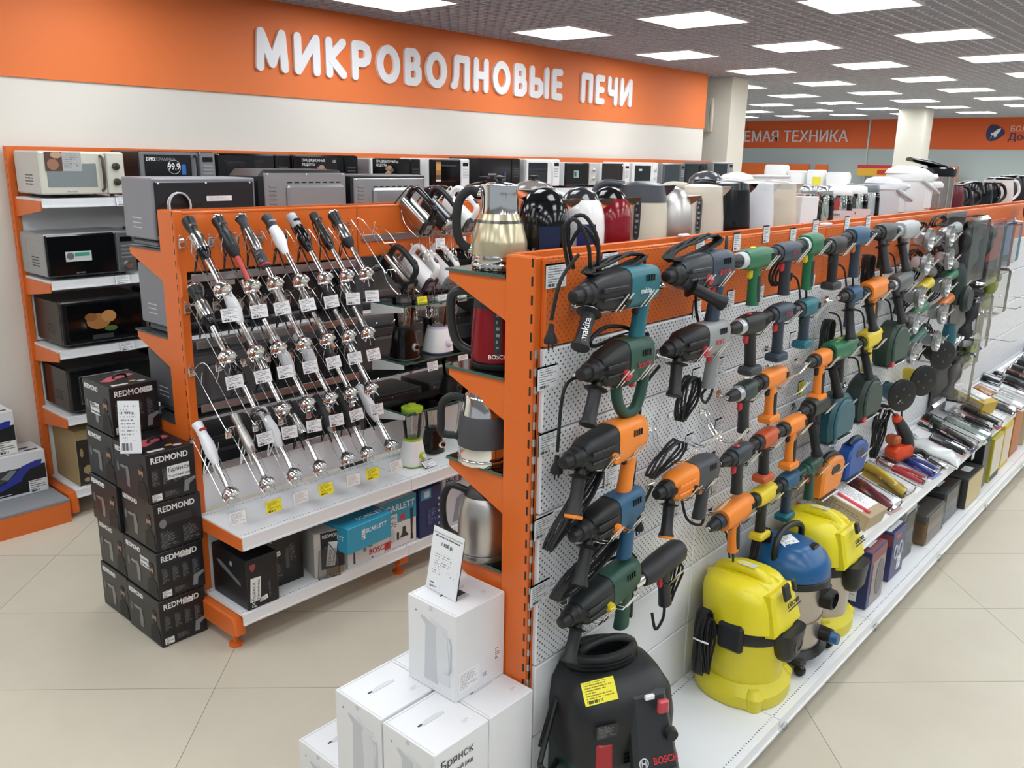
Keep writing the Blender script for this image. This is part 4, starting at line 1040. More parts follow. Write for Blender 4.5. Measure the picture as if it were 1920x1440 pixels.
# ---------------------------------------------------------------- cartons on the bottom shelf of the blender gondola
t = carton('product_carton', 'black carton with red shield badge at the near end of the bottom shelf', -3.028, 1.745, .177, .155, .28, .235, mat('#17181a', .35), 'box', 'cartons on the bottom shelf')
shape(t, 'shield_badge', F(.03, .195), [(-.014, .016), (.014, .016), (.014, -.002), (0, -.02), (-.014, -.002)], mat('#9c4a52'))
def brsticker(t, M, w=.11, h=.05):
    o = decal(t, 'paper_label', M, w, h, mat('#eceeee', .6)); txt(t, 'Брянск', h * .5, M @ T(-w * .46, -.001, .002), LETTER_K); txt(t, 'Торговый ряд', h * .27, M @ T(-w * .46, -.001, -h * .36), LETTER_K)
brsticker(t, F(.04, .09) @ R(-86, 'Y')); txt(t, 'polaris', .034, F(.033, .008, -.0012) @ R(-88, 'Y'), LETTER_W, 'brand_lettering'); decal(t, 'sticker', F(.077, .035) @ R(-12, 'Y'), .04, .02, STICKER); decal(t, 'fine_print', F(.11, .07), .012, .09, FINE_ON_DARK); decal(t, 'red_edge', F(.15, .117), .006, .22, mat('#4b2a2a'))
shape(t, 'picture', L(.15, .14), [(-.09, .03), (-.06, .035), (.1, -.025), (.1, -.04), (-.06, .008)], mat('#6d6f72', .3)); shape(t, 'picture', L(.12, .185), oval(.012, .012), mat('#8f8f92'))
t = carton('product_carton', 'wide black carton lettered polaris behind the shield badge carton', -3.12, 1.80, .177, .295, .2, .30, mat('#141517', .3), 'box', 'cartons on the bottom shelf')
txt(t, 'polaris', .042, F(.125, .235), mat('#a9abae'), 'brand_lettering'); decal(t, 'fine_print', F(.16, .08), .05, .09, FINE_ON_DARK); decal(t, 'fine_print', F(.24, .15), .035, .1, FINE_ON_DARK); decal(t, 'sticker', F(.15, .16) @ R(-15, 'Y'), .05, .022, STICKER); shape(t, 'picture', F(.21, .13), [(-.01, -.05), (.01, -.05), (.012, .05), (-.012, .05)], mat('#4d4f54'))
t = carton('product_carton', 'black and white carton wrapped in clear film, next to the wide black one', -3.06, 2.115, .177, .15, .2, .225, mat('#c9c7c2', .5), 'box', 'cartons on the bottom shelf', 'carton', None, -14)
decal(t, 'black_print', F(.09, .13), .115, .185, mat('#1f2023')); txt(t, 'REDMOND', .024, F(.04, .195, -.001), LETTER_W, 'brand_lettering', 'LEFT', .8); brsticker(t, F(.085, .11, -.001) @ R(-82, 'Y'), .12, .045); decal(t, 'picture', F(.1, .02, -.001), .09, .03, mat('#8f7f68'))
part(t, 'plastic_film', MB().prism([(.01, 0), (.02, .14), (.07, .17), (.1, .12), (.12, 0)], -.022, -.004, .004), PLASTIC_CLEAR)
t = carton('product_carton', 'white carton with red BOSCH lettering under the turquoise one', -3.03, 2.285, .177, .225, .24, .115, mat('#e6e7e8', .45), 'box', 'cartons on the bottom shelf')
txt(t, 'BOSCH', .038, F(.125, .03), mat('#c2202c'), 'brand_lettering', 'LEFT', 1, .001); shape(t, 'picture', F(.035, .06), [(-.006, -.045), (.006, -.045), (.004, .04), (-.004, .04)], mat('#3a3c40')); shape(t, 'picture', F(.1, .07), oval(.01, .014), GREY); decal(t, 'picture', F(.135, .085), .025, .025, mat('#6d6f72')); decal(t, 'blue_dot', F(.145, .012), .012, .008, mat('#3b8fc4'))
TURQ = mat('#2f9cc0', .3)
t = carton('product_carton', 'turquoise carton lettered SCARLETT lying on the white carton, sticking out', -2.955, 2.23, .293, .275, .24, .13, TURQ, 'box', 'cartons on the bottom shelf', 'carton', None, 3)
txt(t, 'SCARLETT', .03, F(.11, .075), LETTER_W, 'brand_lettering', 'LEFT', .95); decal(t, 'sticker', F(.095, .075), .02, .05, STICKER); txt(t, 'SCARLETT', .033, L(.16, .06) @ R(0, 'Y'), LETTER_W, 'brand_lettering', 'LEFT', .85); txt(t, 'SCARLETT', .045, TP(.1, .04, .13), LETTER_W, 'brand_lettering', 'LEFT', .9)
t = carton('product_carton', 'white and turquoise carton lettered SCARLETT with kitchen tool pictures', -3.045, 2.50, .177, .235, .22, .26, mat('#e9eaea', .4), 'box', 'cartons on the bottom shelf')
decal(t, 'turquoise_print', F(.1175, .195), .233, .128, TURQ); txt(t, 'SCARLETT', .046, F(.01, .2, -.0012), LETTER_W, 'brand_lettering', 'LEFT', 1.0, .0012); brsticker(t, F(.055, .145, -.0012) @ R(180, 'Y'), .1, .075); shape(t, 'red_badge', F(.14, .155, -.0012), oval(.017, .017), mat('#d03a44'))
shape(t, 'picture', F(.2, .115, -.0012), [(-.008, -.1), (.012, -.1), (.005, -.06), (.008, .0), (.01, .07), (-.008, .07), (-.006, 0), (-.003, -.06)], mat('#3c3134')); shape(t, 'picture', F(.15, .07, -.0012), [(-.03, -.025), (.03, -.025), (.012, .0), (.01, .03), (-.01, .03), (-.012, 0)], mat('#35373b')); decal(t, 'picture', F(.07, .07, -.0012), .035, .07, mat('#c9cfd4')); shape(t, 'picture', F(.035, .03, -.0012), [(-.03, .02), (.03, .02), (.02, -.02), (-.02, -.02)], mat('#c24a48')); decal(t, 'picture', F(.108, .06, -.0012), .014, .04, mat('#26282c'))
t = carton('product_carton', 'dark navy blue carton beyond the SCARLETT carton', -3.03, 2.745, .177, .15, .24, .27, mat('#1d2a5e', .35), 'box', 'cartons on the bottom shelf')
decal(t, 'blue_print', F(.045, .235), .07, .055, mat('#3a9ad0')); decal(t, 'picture', F(.05, .235, -.0012), .035, .035, mat('#cfe0ea')); decal(t, 'fine_print', F(.09, .1), .08, .1, print_mat('print_on_navy', '#1d2a5e', '#7f8cc0', 9, .5))
for i in range(5): shape(t, 'dot_print', F(.135, .05 + .035 * i), oval(.007, .007, 10), mat('#aeb8d8'))
t = carton('product_carton', 'pale grey carton lettered PHILIPS at the far end of the bottom shelf', -3.03, 2.91, .177, .26, .24, .31, mat('#ccd3de', .4), 'box', 'cartons on the bottom shelf')
txt(t, 'PHILIPS', .05, F(.02, .245), mat('#23357e'), 'brand_lettering', 'LEFT', .95, .001); shape(t, 'picture', F(.13, .1), [(-.06, -.08), (.06, -.08), (.05, .09), (-.03, .05)], mat('#8d97a8'))
# ---------------------------------------------------------------- cookers standing on the rear shelf
def cooker(label, u, r, h, body, lidm, knob=True, glasslid=False):
    t = thing('multicooker', label, 'cooker', (-3.63, u, 1.702), 0, 'cookers on the rear shelf')
    part(t, 'body', MB().stack([(0, 0, 0, r * .9, r * .82, 2.4), (.02, 0, 0, r, r * .9, 2.4), (h * .7, 0, 0, r, r * .9, 2.3)], 24), body)
    part(t, 'lid', MB().stack([(h * .7, 0, 0, r * 1.02, r * .93, 2.3), (h * .8, 0, 0, r * .98, r * .88, 2.2), (h * .93, 0, 0, r * .7, r * .6, 2), (h, 0, 0, r * .25, r * .22, 2)], 24), lidm)
    if knob: part(t, 'lid_knob', MB().lathe([(.012, h - .01), (.01, h + .012), (.035, h + .02), (.035, h + .03), (.01, h + .034)], 16), BLACK)
    return t
cooker('black multicooker with glossy lid next to the silver backed oven', 3.46, .14, .235, BLACK_G, mat('#1c1a18', .1), False)
cooker('black multicooker with round knob behind the champagne kettle', 3.84, .16, .25, BLACK_G, BLACK_G)
cooker('white cooker with looped cord behind the mixers', 3.66, .10, .16, WHITE_G, WHITE_G, False)
cooker('white steamer with curled white cord behind the black dome kettle', 4.12, .12, .19, WHITE_G, WHITE, False)
cooker('clear lidded grey steamer below the square window microwave', 4.30, .15, .255, mat('#8a8784', .3), mat('#77736f', .15), True)
cooker('dark grey domed cooker beside the near column', 6.52, .14, .32, mat('#6f7377', .2, .4), mat('#5f6367', .18, .4), False)
cooker('white domed cooker with grey base by the near column', 7.05, .17, .31, mat('#b8babc', .3), WHITE_G, False)
t = thing('bread_maker', 'white and grey toaster box below the near column', 'appliance', (-3.6, 7.62, 1.702), 90)
part(t, 'body', MB().box((0, 0, .13), (.42, .26, .26), .02), mat('#dfe1e4', .3)); part(t, 'window', MB().box((0, -.128, .15), (.3, .012, .12), .004), mat('#9a9da2', .15)); part(t, 'lid', MB().box((0, 0, .27), (.40, .25, .03), .01), mat('#cfd2d6', .3))
for i, (x, w, h) in enumerate(((-7.4, .46, .44), (-6.98, .34, .34), (-6.61, .34, .36), (-6.2, .42, .33))):
    t = thing('deep_fryer', ('tall white appliance below the far orange shelving', 'small white appliance, second below the far orange shelving', 'white appliance with yellow price tag by the far shelving', 'wide white appliance, last in the far row')[i], 'appliance', (x, 16.0, 1.6), 0, 'white appliances in the far row')
    part(t, 'body', MB().stack([(0, 0, 0, w * .42, .16, 3), (h * .8, 0, 0, w * .5, .18, 3), (h, 0, 0, w * .47, .17, 3)], 20), WHITE); part(t, 'lid', MB().stack([(h, 0, 0, w * .48, .175, 3), (h + .03, 0, 0, w * .4, .15, 3)], 20), mat('#e3e6ea', .3))
    if i == 2: decal(t, 'yellow_tag', F(.08, h * .5, -.18), .16, .17, mat('#e8dc3c'))
t = thing('far_counter', 'long white shelf carrying the far white appliances', 'shelf', (-6.8, 16.0, 1.56))
part(t, 'board', MB().box((0, 0, .02), (2.2, .5, .04)), WHITE_METAL, None, 0)
part(t, 'support', MB().box((0, .1, -.78), (2.0, .06, 1.56)), mat('#cfd2d5'), None, 0)
# ---------------------------------------------------------------- kettles
STRIPE = print_mat('level_gauge', '#2b2d31', '#a9abb0', 6, .8)
def kettle(label, u, z, r, h, body, lid, hand, style='jug', rz=41, x=-1.655, base=None, window=None, brand=None, bcol=None, sticker=None, spout=None, knob=None, band=None, group='kettles along the top glass shelf', collar=None, wrot=-16, cap=.855):
    t = thing('kettle', label, 'kettle', (x, u, z), rz, group)
    part(t, 'power_base', MB().lathe([(r * .98, 0), (r * 1.02, .006), (r * 1.0, .016), (r * .9, .02)], 26), base or BLACK)
    z0 = .02
    if style == 'dome':
        pr = [(r * .96, z0), (r, z0 + .01), (r, h * .45), (r * .96, h * .62), (r * .84, h * .78), (r * .74, h * .84)]
        part(t, 'body', MB().lathe(pr, 30), body)
        part(t, 'lid', MB().lathe([(r * .76, h * .835), (r * .62, h * .91), (r * .4, h * .965), (r * .12, h), (0.001, h)], 26), lid)
        part(t, 'spout', MB().loft([[(r * .55, -.0, h * .62), (r * .62, .03, h * .84), (r * .62, -.03, h * .84)], [(r * 1.28, 0, h * .80), (r * 1.36, .012, h * .86), (r * 1.36, -.012, h * .86)]]), spout or CHROME)
        part(t, 'handle', MB().tube(spline([(-r * .6, 0, h * .86), (-r * 1.3, 0, h * .92), (-r * 1.6, 0, h * .7), (-r * 1.5, 0, h * .35), (-r * .95, 0, h * .2)], 5), .011, 10), hand)
        if sticker: decal(t, 'sticker', R(12, 'Z') @ F(0, h * .36, -r * 1.0), r * .75, h * .3, sticker)
    elif style == 'carafe':
        pr = [(r * .9, .004), (r * .96, .012), (r * .98, .03), (r * .93, .034), (r * 1.0, .04), (r * 1.02, .07), (r * 1.0, h * .33), (r * .86, h * .5), (r * .75, h * .585), (r * .7, h * .63)]
        part(t, 'body', MB().lathe(pr[4:], 32), body)
        part(t, 'chrome_foot', MB().lathe(pr[:5], 30), CHROME)
        part(t, 'chrome_collar', MB().lathe([(r * .70, h * .625), (r * .665, h * .7), (r * .66, h * .86), (r * .69, h * .94), (r * .68, h * .955)], 30), CHROME)
        part(t, 'lid', MB().lathe([(r * .68, h * .93), (r * .5, h * .965), (r * .2, h * .98)], 26), CHROME)
        part(t, 'dark_band', MB().lathe([(r * .835, h * .525), (r * .785, h * .56)], 30), mat('#55524c', .3, .4))
        part(t, 'spout', MB().loft([[(r * .5, 0, h * .76), (r * .6, .022, h * .90), (r * .6, -.022, h * .90)], [(r * 1.15, 0, h * .87), (r * 1.25, .008, h * .9), (r * 1.25, -.008, h * .9)]]), CHROME)
        part(t, 'handle', MB().tube(spline([(-r * .78, 0, h * .86), (-r * 1.1, 0, h * .88), (-r * 1.45, 0, h * .76), (-r * 1.55, 0, h * .5), (-r * 1.42, 0, h * .3), (-r * 1.08, 0, h * .22)], 5), .013, 12), hand)
        for zz, rr in ((.86, .72), (.22, 1.02)): part(t, 'handle_mount', MB().tube([(-r * rr * .95, 0, h * zz), (-r * rr * 1.12, 0, h * zz)], .012, 12), CHROME)
    elif style == 'band':
        part(t, 'body', MB().lathe([(r * .98, z0), (r * 1.0, .03), (r * .98, h * .25), (r * .9, h * .62), (r * .76, h * .92), (r * .72, h * .95)], 32), CHROME)
        part(t, 'rubber_band', MB().lathe([(r * 1.0, h * .25), (r * 1.01, h * .27), (r * .925, h * .68), (r * .905, h * .69)], 32), body)
        part(t, 'lid', MB().lathe([(r * .73, h * .94), (r * .6, h * .99), (r * .1, h)], 26), lid)
        part(t, 'handle', MB().tube(spline([(-r * .8, 0, h * .88), (-r * 1.25, 0, h * .9), (-r * 1.6, 0, h * .78), (-r * 1.65, 0, h * .5), (-r * 1.6, 0, h * .36), (-r * 1.0, 0, h * .34)], 5), .012, 10), hand)
        part(t, 'chrome_strut', MB().tube([(-r * .86, 0, h * .9), (-r * .97, 0, h * .5), (-r * 1.12, 0, h * .3), (-r * .9, 0, h * .24)], .007, 8), CHROME)
        part(t, 'spout', MB().loft([[(r * .5, 0, h * .7), (r * .72, .025, h * .94), (r * .72, -.025, h * .94)], [(r * .95, 0, h * .9), (r * 1.02, .01, h * .95), (r * 1.02, -.01, h * .95)]]), CHROME)
    else:                                   # straight jug
        tp = .86 if style == 'jug' else .74
        part(t, 'body', MB().stack([(z0, 0, 0, r * .97, r * .93, 2.2), (z0 + .012, 0, 0, r, r * .95, 2.2), (h * .45, 0, 0, r * .97, r * .92, 2.2), (h * cap + .001, 0, 0, r * (tp + (.855 - cap) * .35), r * (tp + (.855 - cap) * .35) * .95, 2.2)], 32), body)
        part(t, 'top_rim', MB().stack([(h * cap, 0, 0, r * (tp + (.855 - cap) * .35) * 1.015, r * (tp + (.855 - cap) * .35) * .965, 2.2), (h * .955, 0, 0, r * tp * .97, r * tp * .92, 2.2), (h * .97, 0, 0, r * tp * .9, r * tp * .85, 2.2)], 32), collar or lid)
        part(t, 'lid', MB().stack([(h * .965, 0, 0, r * tp * .86, r * tp * .8, 2.2), (h * .99, 0, 0, r * tp * .7, r * tp * .66, 2.2), (h, 0, 0, r * tp * .3, r * tp * .3, 2)], 26), lid)
        part(t, 'spout', MB().loft([[(r * tp * .75, 0, h * .70), (r * tp * .8, r * .38, h * .955), (r * tp * .8, -r * .38, h * .955)], [(r * tp * 1.32, 0, h * .89), (r * tp * 1.42, .011, h * .965), (r * tp * 1.42, -.011, h * .965)]]), spout or collar or body)
        part(t, 'handle', MB().tube(spline([(-r * tp * .8, 0, h * .95), (-r * 1.35, 0, h * .97), (-r * 1.72, 0, h * .88), (-r * 1.72, 0, h * .55), (-r * 1.5, 0, h * .28), (-r * .95, 0, h * .16)], 5), .014, 10, False, None, 1.0), hand)
        if window:
            o = part(t, 'level_window', MB().prism(oval(.011, h * .3, 20, 0, 0, 4), -.002, .0, .0005), window)
            o.matrix_local = R(wrot, 'Z') @ T(0, -r * .955, h * .5) @ R(-3, 'X')
            q = part(o, 'gauge', MB().box((0, -.0025, 0), (.012, .001, h * .5)), STRIPE, None, 0)
    if knob: part(t, 'lid_knob', MB().lathe([(.012, h * .95), (.008, h * .99), (.016, h * 1.02), (.016, h * 1.04), (.006, h * 1.05)], 16), knob)
    if brand: txt(t, brand, .017, R(8, 'Z') @ F(-.03, .035, -r * .985), bcol or LETTER_K, 'brand_lettering', 'LEFT', 1, .0004)
    return t
CREAM = mat('#d9d3bf', .22, 0, .6, .4)
kettle('champagne carafe kettle with chrome collar on the top end shelf', 1.815, 1.786, .079, .245, mat('#c9bfa0', .24, .55), CHROME, BLACK_M, 'carafe', 41, -1.655, CHROME, None, None, None, None, None, BLACK)
kettle('dark red kettle with black top and oval window on the second end shelf', 1.815, 1.50, .08, .225, mat('#8a1420', .24, .3), mat('#2a2c30', .35), mat('#232528', .4), 'jug', 36, -1.655, BLACK, mat('#35373b', .2), 'BOSCH', LETTER_W, collar=mat('#2a2c30', .35), group='kettles on the end brackets', wrot=6, cap=.78)
kettle('chrome kettle with wide dark grey band on the third end shelf', 1.765, 1.214, .079, .215, mat('#46464a', .55), CHROME, BLACK_M, 'band', 36, -1.66, CHROME, group='kettles on the end brackets')
kettle('brushed steel kettle with black handle and window on the lowest end shelf', 1.765, .909, .078, .235, BRUSHED, BLACK, BLACK, 'dome', 36, -1.66, mat('#a3a09c', .3, .9), None, None, None, None, BRUSHED, BLACK, group='kettles on the end brackets')
kettle('black domed kettle with blue label, next to the champagne kettle', 2.01, 1.786, .083, .225, BLACK_G, BLACK_G, BLACK_G, 'dome', 41, -1.655, None, None, None, None, mat('#14294a', .3))
kettle('white domed kettle with blue label', 2.19, 1.786, .08, .222, WHITE_G, mat('#2c2d30', .12), WHITE_G, 'dome', 41, -1.655, WHITE, None, None, None, mat('#15235e', .3))
kettle('dark red domed kettle with copper toned spout', 2.345, 1.786, .078, .222, mat('#861622', .14), BLACK_G, BLACK_G, 'dome', 41, -1.655)
kettle('cream kettle with wide dark grey top and black oval window', 2.54, 1.786, .092, .235, CREAM, mat('#3d4147', .3), mat('#3d4147', .35), 'jug', 41, -1.655, None, mat('#4a4d50', .2), collar=mat('#3d4147', .3), cap=.72)
kettle('brushed steel kettle with pointed spout, between the cream and beige kettles', 2.73, 1.786, .08, .22, BRUSHED, BRUSHED, mat('#9a9896', .3, .8), 'dome', 38, -1.655, None, None, None, None, None, BRUSHED)
kettle('beige kettle with raised lid and narrow gauge', 2.95, 1.786, .088, .225, mat('#d6cdbd', .22), mat('#d6cdbd', .25), mat('#cfc6b6', .3), 'jug', 41, -1.655, None, mat('#6e6a66', .2))
kettle('black kettle with white BOSCH lettering', 3.17, 1.786, .088, .235, mat('#17181c', .14), mat('#1d1f23', .2), mat('#1d1f23', .25), 'jug', 41, -1.655, None, None, 'BOSCH', LETTER_W)
kettle('white kettle beside the black lettered one', 3.39, 1.786, .085, .232, mat('#e3e5ea', .16), mat('#d5d8dc', .2), mat('#dfe1e6', .25), 'jug', 41, -1.655, None, None, 'BOSCH', LETTER_K)
kettle('cream kettle with dark BOSCH lettering', 3.60, 1.786, .09, .232, mat('#dcd1bd', .18), mat('#b9b4aa', .25), mat('#d2c8b6', .25), 'jug', 41, -1.655, None, None, 'BOSCH', LETTER_K)
t = carton('kettle_carton', 'plain white carton standing between the cream kettle and the glass kettle', -1.60, 3.735, 1.786, .11, .1, .165, WHITE, 'box', None, 'carton', None, -20)
decal(t, 'picture', TP(.055, .05, .165), .05, .03, mat('#c9a8a4'))
def glass_kettle(label, u, r, h, lid, coll, stick=None, hcol=None, wide=1.0):
    t = thing('glass_kettle', label, 'kettle', (-1.655, u, 1.786), 41, 'glass kettles along the top shelf')
    part(t, 'power_base', MB().lathe([(r, 0), (r * 1.03, .008), (r, .022)], 26), coll)
    part(t, 'glass_body', MB().lathe([(r, .022), (r * 1.02, h * .3), (r * .95, h * .7), (r * .85, h * .82), (r * .8, h * .82), (r * .9, h * .68), (r * .97, h * .3), (r * .95, .026)], 26), GLASS)
    part(t, 'collar', MB().lathe([(r * .86, h * .8), (r * .88, h * .83), (r * .84, h * .95), (r * .8, h * .97)], 26), coll)
    part(t, 'lid', MB().lathe([(r * .82, h * .965), (r * .6, h * .99), (r * .2, h)], 24), lid)
    part(t, 'handle', MB().tube(spline([(-r * .8, 0, h * .93), (-r * 1.4, 0, h * .95), (-r * 1.65, 0, h * .75), (-r * 1.5, 0, h * .35), (-r, 0, h * .15)], 5), .011, 8), hcol or lid)
    if stick: stick(t, r, h)
    return t
def water(t, r, h):
    decal(t, 'sticker', F(0, h * .27, -r * 1.04), r * 1.5, h * .34, mat('#2b2f52', .4)); txt(t, 'WATER', .03, F(.052, h * .29, -r * 1.06) @ R(180, 'Y'), LETTER_W, 'print', 'LEFT', 1, .0006)
glass_kettle('steel collared glass kettle with an upside down WATER sticker', 3.86, .075, .215, mat('#2b2d30', .3), mat('#c2c3c4', .2, .9), water, BLACK)
glass_kettle('glass kettle with fluted body behind the WATER sticker kettle', 4.06, .072, .21, mat('#3a3c40', .3), CHROME, None, CHROME)
def pink(s, c):
    def f(t, r, h):
        decal(t, 'sticker', F(0, h * .27, -r * 1.04), r * 1.6, h * .36, mat('#e3cdcb', .5)); txt(t, s, .022, F(-.05, h * .32, -r * 1.06), LETTER_K, 'print', 'LEFT', .8); shape(t, 'picture', F(-.02, h * .58, -r * 1.02), oval(.014, .035), mat(c, .4))
    return f
glass_kettle('white lidded glass kettle with pale pink label, nearer of two', 4.26, .085, .2, WHITE, WHITE, pink('Kitfort', '#b4433f'), WHITE)
glass_kettle('white lidded glass kettle with pale pink label, farther of two', 4.47, .085, .205, WHITE, WHITE, pink('Polaris', '#4a4a4e'), WHITE)
glass_kettle('grey topped glass kettle beside the white thermo pot', 4.68, .07, .21, mat('#6f7a7e', .35), mat('#6f7a7e', .35), None, GREY)
def thermopot(label, u, r, h, body, top, style, x=-1.66):
    t = thing('thermo_pot', label, 'thermo pot', (x, u, 1.786), 41, 'thermo pots along the top shelf')
    part(t, 'body', MB().stack([(0, 0, 0, r * .95, r * .95, 2.3), (.015, 0, 0, r, r, 2.3), (h * .74, 0, 0, r, r, 2.3)], 28), body)
    part(t, 'top', MB().stack([(h * .73, .0, 0, r * 1.06, r * 1.04, 2.4), (h * .8, .01, 0, r * 1.15, r * 1.05, 2.5), (h * .86, .01, 0, r * 1.1, r * 1.0, 2.4)], 28), top)
    part(t, 'lid', MB().stack([(h * .86, -.01, 0, r * 1.05, r * .98, 2.4), (h * .94, -.02, 0, r * .85, r * .8, 2.2), (h, -.03, 0, r * .4, r * .4, 2)], 28), top)
    if style == 'spout': part(t, 'spout', MB().body([(r * .7, 0, h * .62, .03, .03, 3), (r * 1.5, 0, h * .66, .024, .02, 3), (r * 1.62, 0, h * .64, .02, .015, 3)], 14), top)
    part(t, 'tap_panel', MB().box((r * .55, -r * .82, h * .45), (r * .5, .03, h * .5), .012), top)
    part(t, 'carry_handle', MB().tube(spline([(r * .2, -r * 1.05, h * .74), (r * .9, -r * 1.0, h * .55), (r * 1.3, -.02, h * .5), (r * 1.0, r * .9, h * .56), (r * .2, r * 1.05, h * .74)], 5), .01, 8), mat('#c3c5c8', .3))
    return t
thermopot('white thermo pot with stepped lid, next to the grey topped glass kettle', 4.98, .1, .245, mat('#d9d8dc', .3), mat('#e3e3e8', .25), 'plain')
thermopot('large white thermo pot with long pouring spout and tall sloping lid', 5.36, .12, .305, WHITE_G, WHITE, 'spout')
t = thing('water_boiler', 'tall ribbed steel water boiler with black top', 'water boiler', (-1.66, 5.80, 1.786), 41, 'thermo pots along the top shelf')
part(t, 'body', MB().lathe([(.125, 0), (.125, .25)], 40), mat('#b5aca6', .25, .95)); part(t, 'top', MB().lathe([(.128, .245), (.13, .26), (.13, .29), (.12, .3), (.02, .305)], 30), BLACK_G)
part(t, 'lid_flap', MB().body([(-.16, 0, .345, .05, .012, 2.4), (-.05, 0, .325, .06, .018, 2.4), (.06, 0, .30, .05, .012, 2.4)], 16), BLACK_G)
for i in range(5): part(t, 'rib', MB().tube([(.126 * math.cos(q), .126 * math.sin(q), .005), (.126 * math.cos(q), .126 * math.sin(q), .245)], .005, 6), mat('#d8d2cc', .2, .9)) if (q := -2.4 + .4 * i) else None
def far_kettle(label, u, r, h, body, lid, handle):
    t = thing('kettle', label, 'kettle', (-1.66, u, 1.786), 41, 'dark kettles at the far end of the top shelf')
    part(t, 'body', MB().stack([(0, 0, 0, r * .95, r * .95, 2.3), (h * .5, 0, 0, r, r, 2.3), (h * .93, 0, 0, r * .86, r * .84, 2.2)], 24), body)
    part(t, 'lid', MB().stack([(h * .92, 0, 0, r * .88, r * .86, 2.2), (h * .97, .02, 0, r * .9, r * .84, 2.2), (h, 0, 0, r * .5, r * .5, 2)], 24), lid)
    part(t, 'handle', MB().tube(spline([(r * .7, 0, h * .9), (r * 1.3, 0, h * .85), (r * 1.5, 0, h * .5), (r * .9, 0, h * .2)], 5), .011, 8), handle)
far_kettle('dark red kettle behind the steel boiler', 6.16, .1, .2, mat('#5d1b24', .2), mat('#54202a', .25), BLACK)
far_kettle('short black kettle with dark clear lid beyond the dark red one', 6.42, .1, .165, mat('#232427', .15), SMOKED, BLACK)
far_kettle('glossy black kettle, tall, beyond the short black one', 6.8, .12, .21, BLACK_G, BLACK_G, BLACK_G)
far_kettle('black kettle with a thin looped cord', 7.1, .1, .205, BLACK_G, BLACK, BLACK)
far_kettle('white cylindrical kettle with black lid', 7.45, .11, .235, mat('#d9d2cd', .3), BLACK_G, WHITE)
far_kettle('large black kettle at the far end beside the white cylinder', 7.95, .13, .25, mat('#201c20', .2), BLACK_G, BLACK)
t = thing('tea_glass', 'cluster piece of clear glassware at the far end of the shelf', 'glass', (-1.64, 8.4, 1.786)); part(t, 'bowl', MB().lathe([(.08, 0), (.1, .1), (.07, .2), (.06, .2), (.09, .1), (.07, .01)], 20), GLASS)
# green item seen through the lowest end bracket
t = thing('clothes_steamer', 'pale green plastic stand under the lowest end shelf', 'stand', (-1.62, 1.90, 0.0), 0)
part(t, 'stand', MB().tube(spline([(-.08, 0, 0.01), (-.06, 0, .6), (.0, 0, .84), (.06, 0, .6), (.07, 0, .01)], 5), .014, 8), mat('#9cc4ae', .4))

# ---------------------------------------------------------------- white kettle cartons at the gondola end
def kcarton(label, x, u, z, w, d, h, top=True, left=True, mark=False, fine=False):
    t = carton('kettle_carton', label, x, u, z, w, d, h, mat('#e9eaec', .42), 'box', 'white kettle cartons at the gondola end', 'carton', None, 0, .002)
    PR = mat('#c9cdd2', .35); PR2 = mat('#dde0e4', .35)
    if left:
        shape(t, 'kettle_print', L(d * .52, 0), [(.03, .04), (.082, .04), (.07, h * .8), (.0, h * .86), (.012, h * .78), (.02, h * .76)][::1], PR2)
        shape(t, 'kettle_print', L(d * .52, 0, -.0003), [(-.024 + .0, .03), (.03, .03), (.024, h * .72), (.03, h * .78), (-.036, h * .84), (-.04, h * .82), (-.018, h * .75)], PR)
        o = part(t, 'handle_print', MB().tube([(.026, -.0006, h * .75), (.05, -.0006, h * .72), (.056, -.0006, h * .66), (.054, -.0006, h * .35), (.045, -.0006, h * .3), (.03, -.0006, h * .3)], .005, 6, False, None, .3), PR); o.matrix_local = L(d * .36, 0)
        shape(t, 'small_mark', L(d * .82, h * .86), oval(.003, .003, 8), GREY)
        part(t, 'tape_tab', MB().box((-.0006, d * .5, h - .012), (.001, .012, .014)), mat('#d2d4d6', .2), None, 0)
    if top:
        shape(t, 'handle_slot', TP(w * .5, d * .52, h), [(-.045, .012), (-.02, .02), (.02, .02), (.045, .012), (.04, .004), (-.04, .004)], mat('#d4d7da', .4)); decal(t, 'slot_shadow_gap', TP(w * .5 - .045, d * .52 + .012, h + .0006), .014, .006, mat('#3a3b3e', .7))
        decal(t, 'barcode_print', TP(w * .8, d * .22, h), .034, .016, FINE_ON_WHITE)
        part(t, 'top_seam', MB().box((w / 2, d - .01, h + .0003), (w * .96, .0012, .0006)).box((.006, d / 2, h + .0003), (.001, d * .96, .0006)), mat('#b9bbbe', .6), None, 0)
    if mark:
        o = txt(t, 'Брянск', .038, F(w * .10, h * .79, -.001), LETTER_K, 'lettering', 'LEFT', .95, .0006); txt(t, 'Торговый ряд', .019, F(w * .11, h * .68, -.001), mat('#4a4c50'), 'lettering', 'LEFT', .95)
        decal(t, 'fine_print', F(w * .83, h * .2), .02, .03, STICKER)
    if fine:
        decal(t, 'fine_print', F(.055, .055), .085, .06, FINE_ON_WHITE); decal(t, 'barcode_print', F(w - .03, .085), .026, .04, STICKER); txt(t, 'CE', .014, F(.11, .035, -.001), GREY, 'lettering')
    return t
kcarton('white kettle carton on top of the pile, with the price sign on it', -1.513, 1.50, .580, .205, .199, .275, fine=True)
kcarton('white kettle carton in the middle layer, with its kettle picture beside the marked carton', -1.612, 1.308, .290, .209, .207, .289)
kcarton('white kettle carton marked Брянск Торговый ряд', -1.395, 1.305, .290, .209, .207, .289, mark=True)
kcarton('white kettle carton in the middle layer against the orange post', -1.395, 1.517, .290, .188, .207, .289, left=False)
kcarton('white kettle carton in the middle layer, mostly under the top one', -1.612, 1.52, .290, .185, .207, .289, left=False)
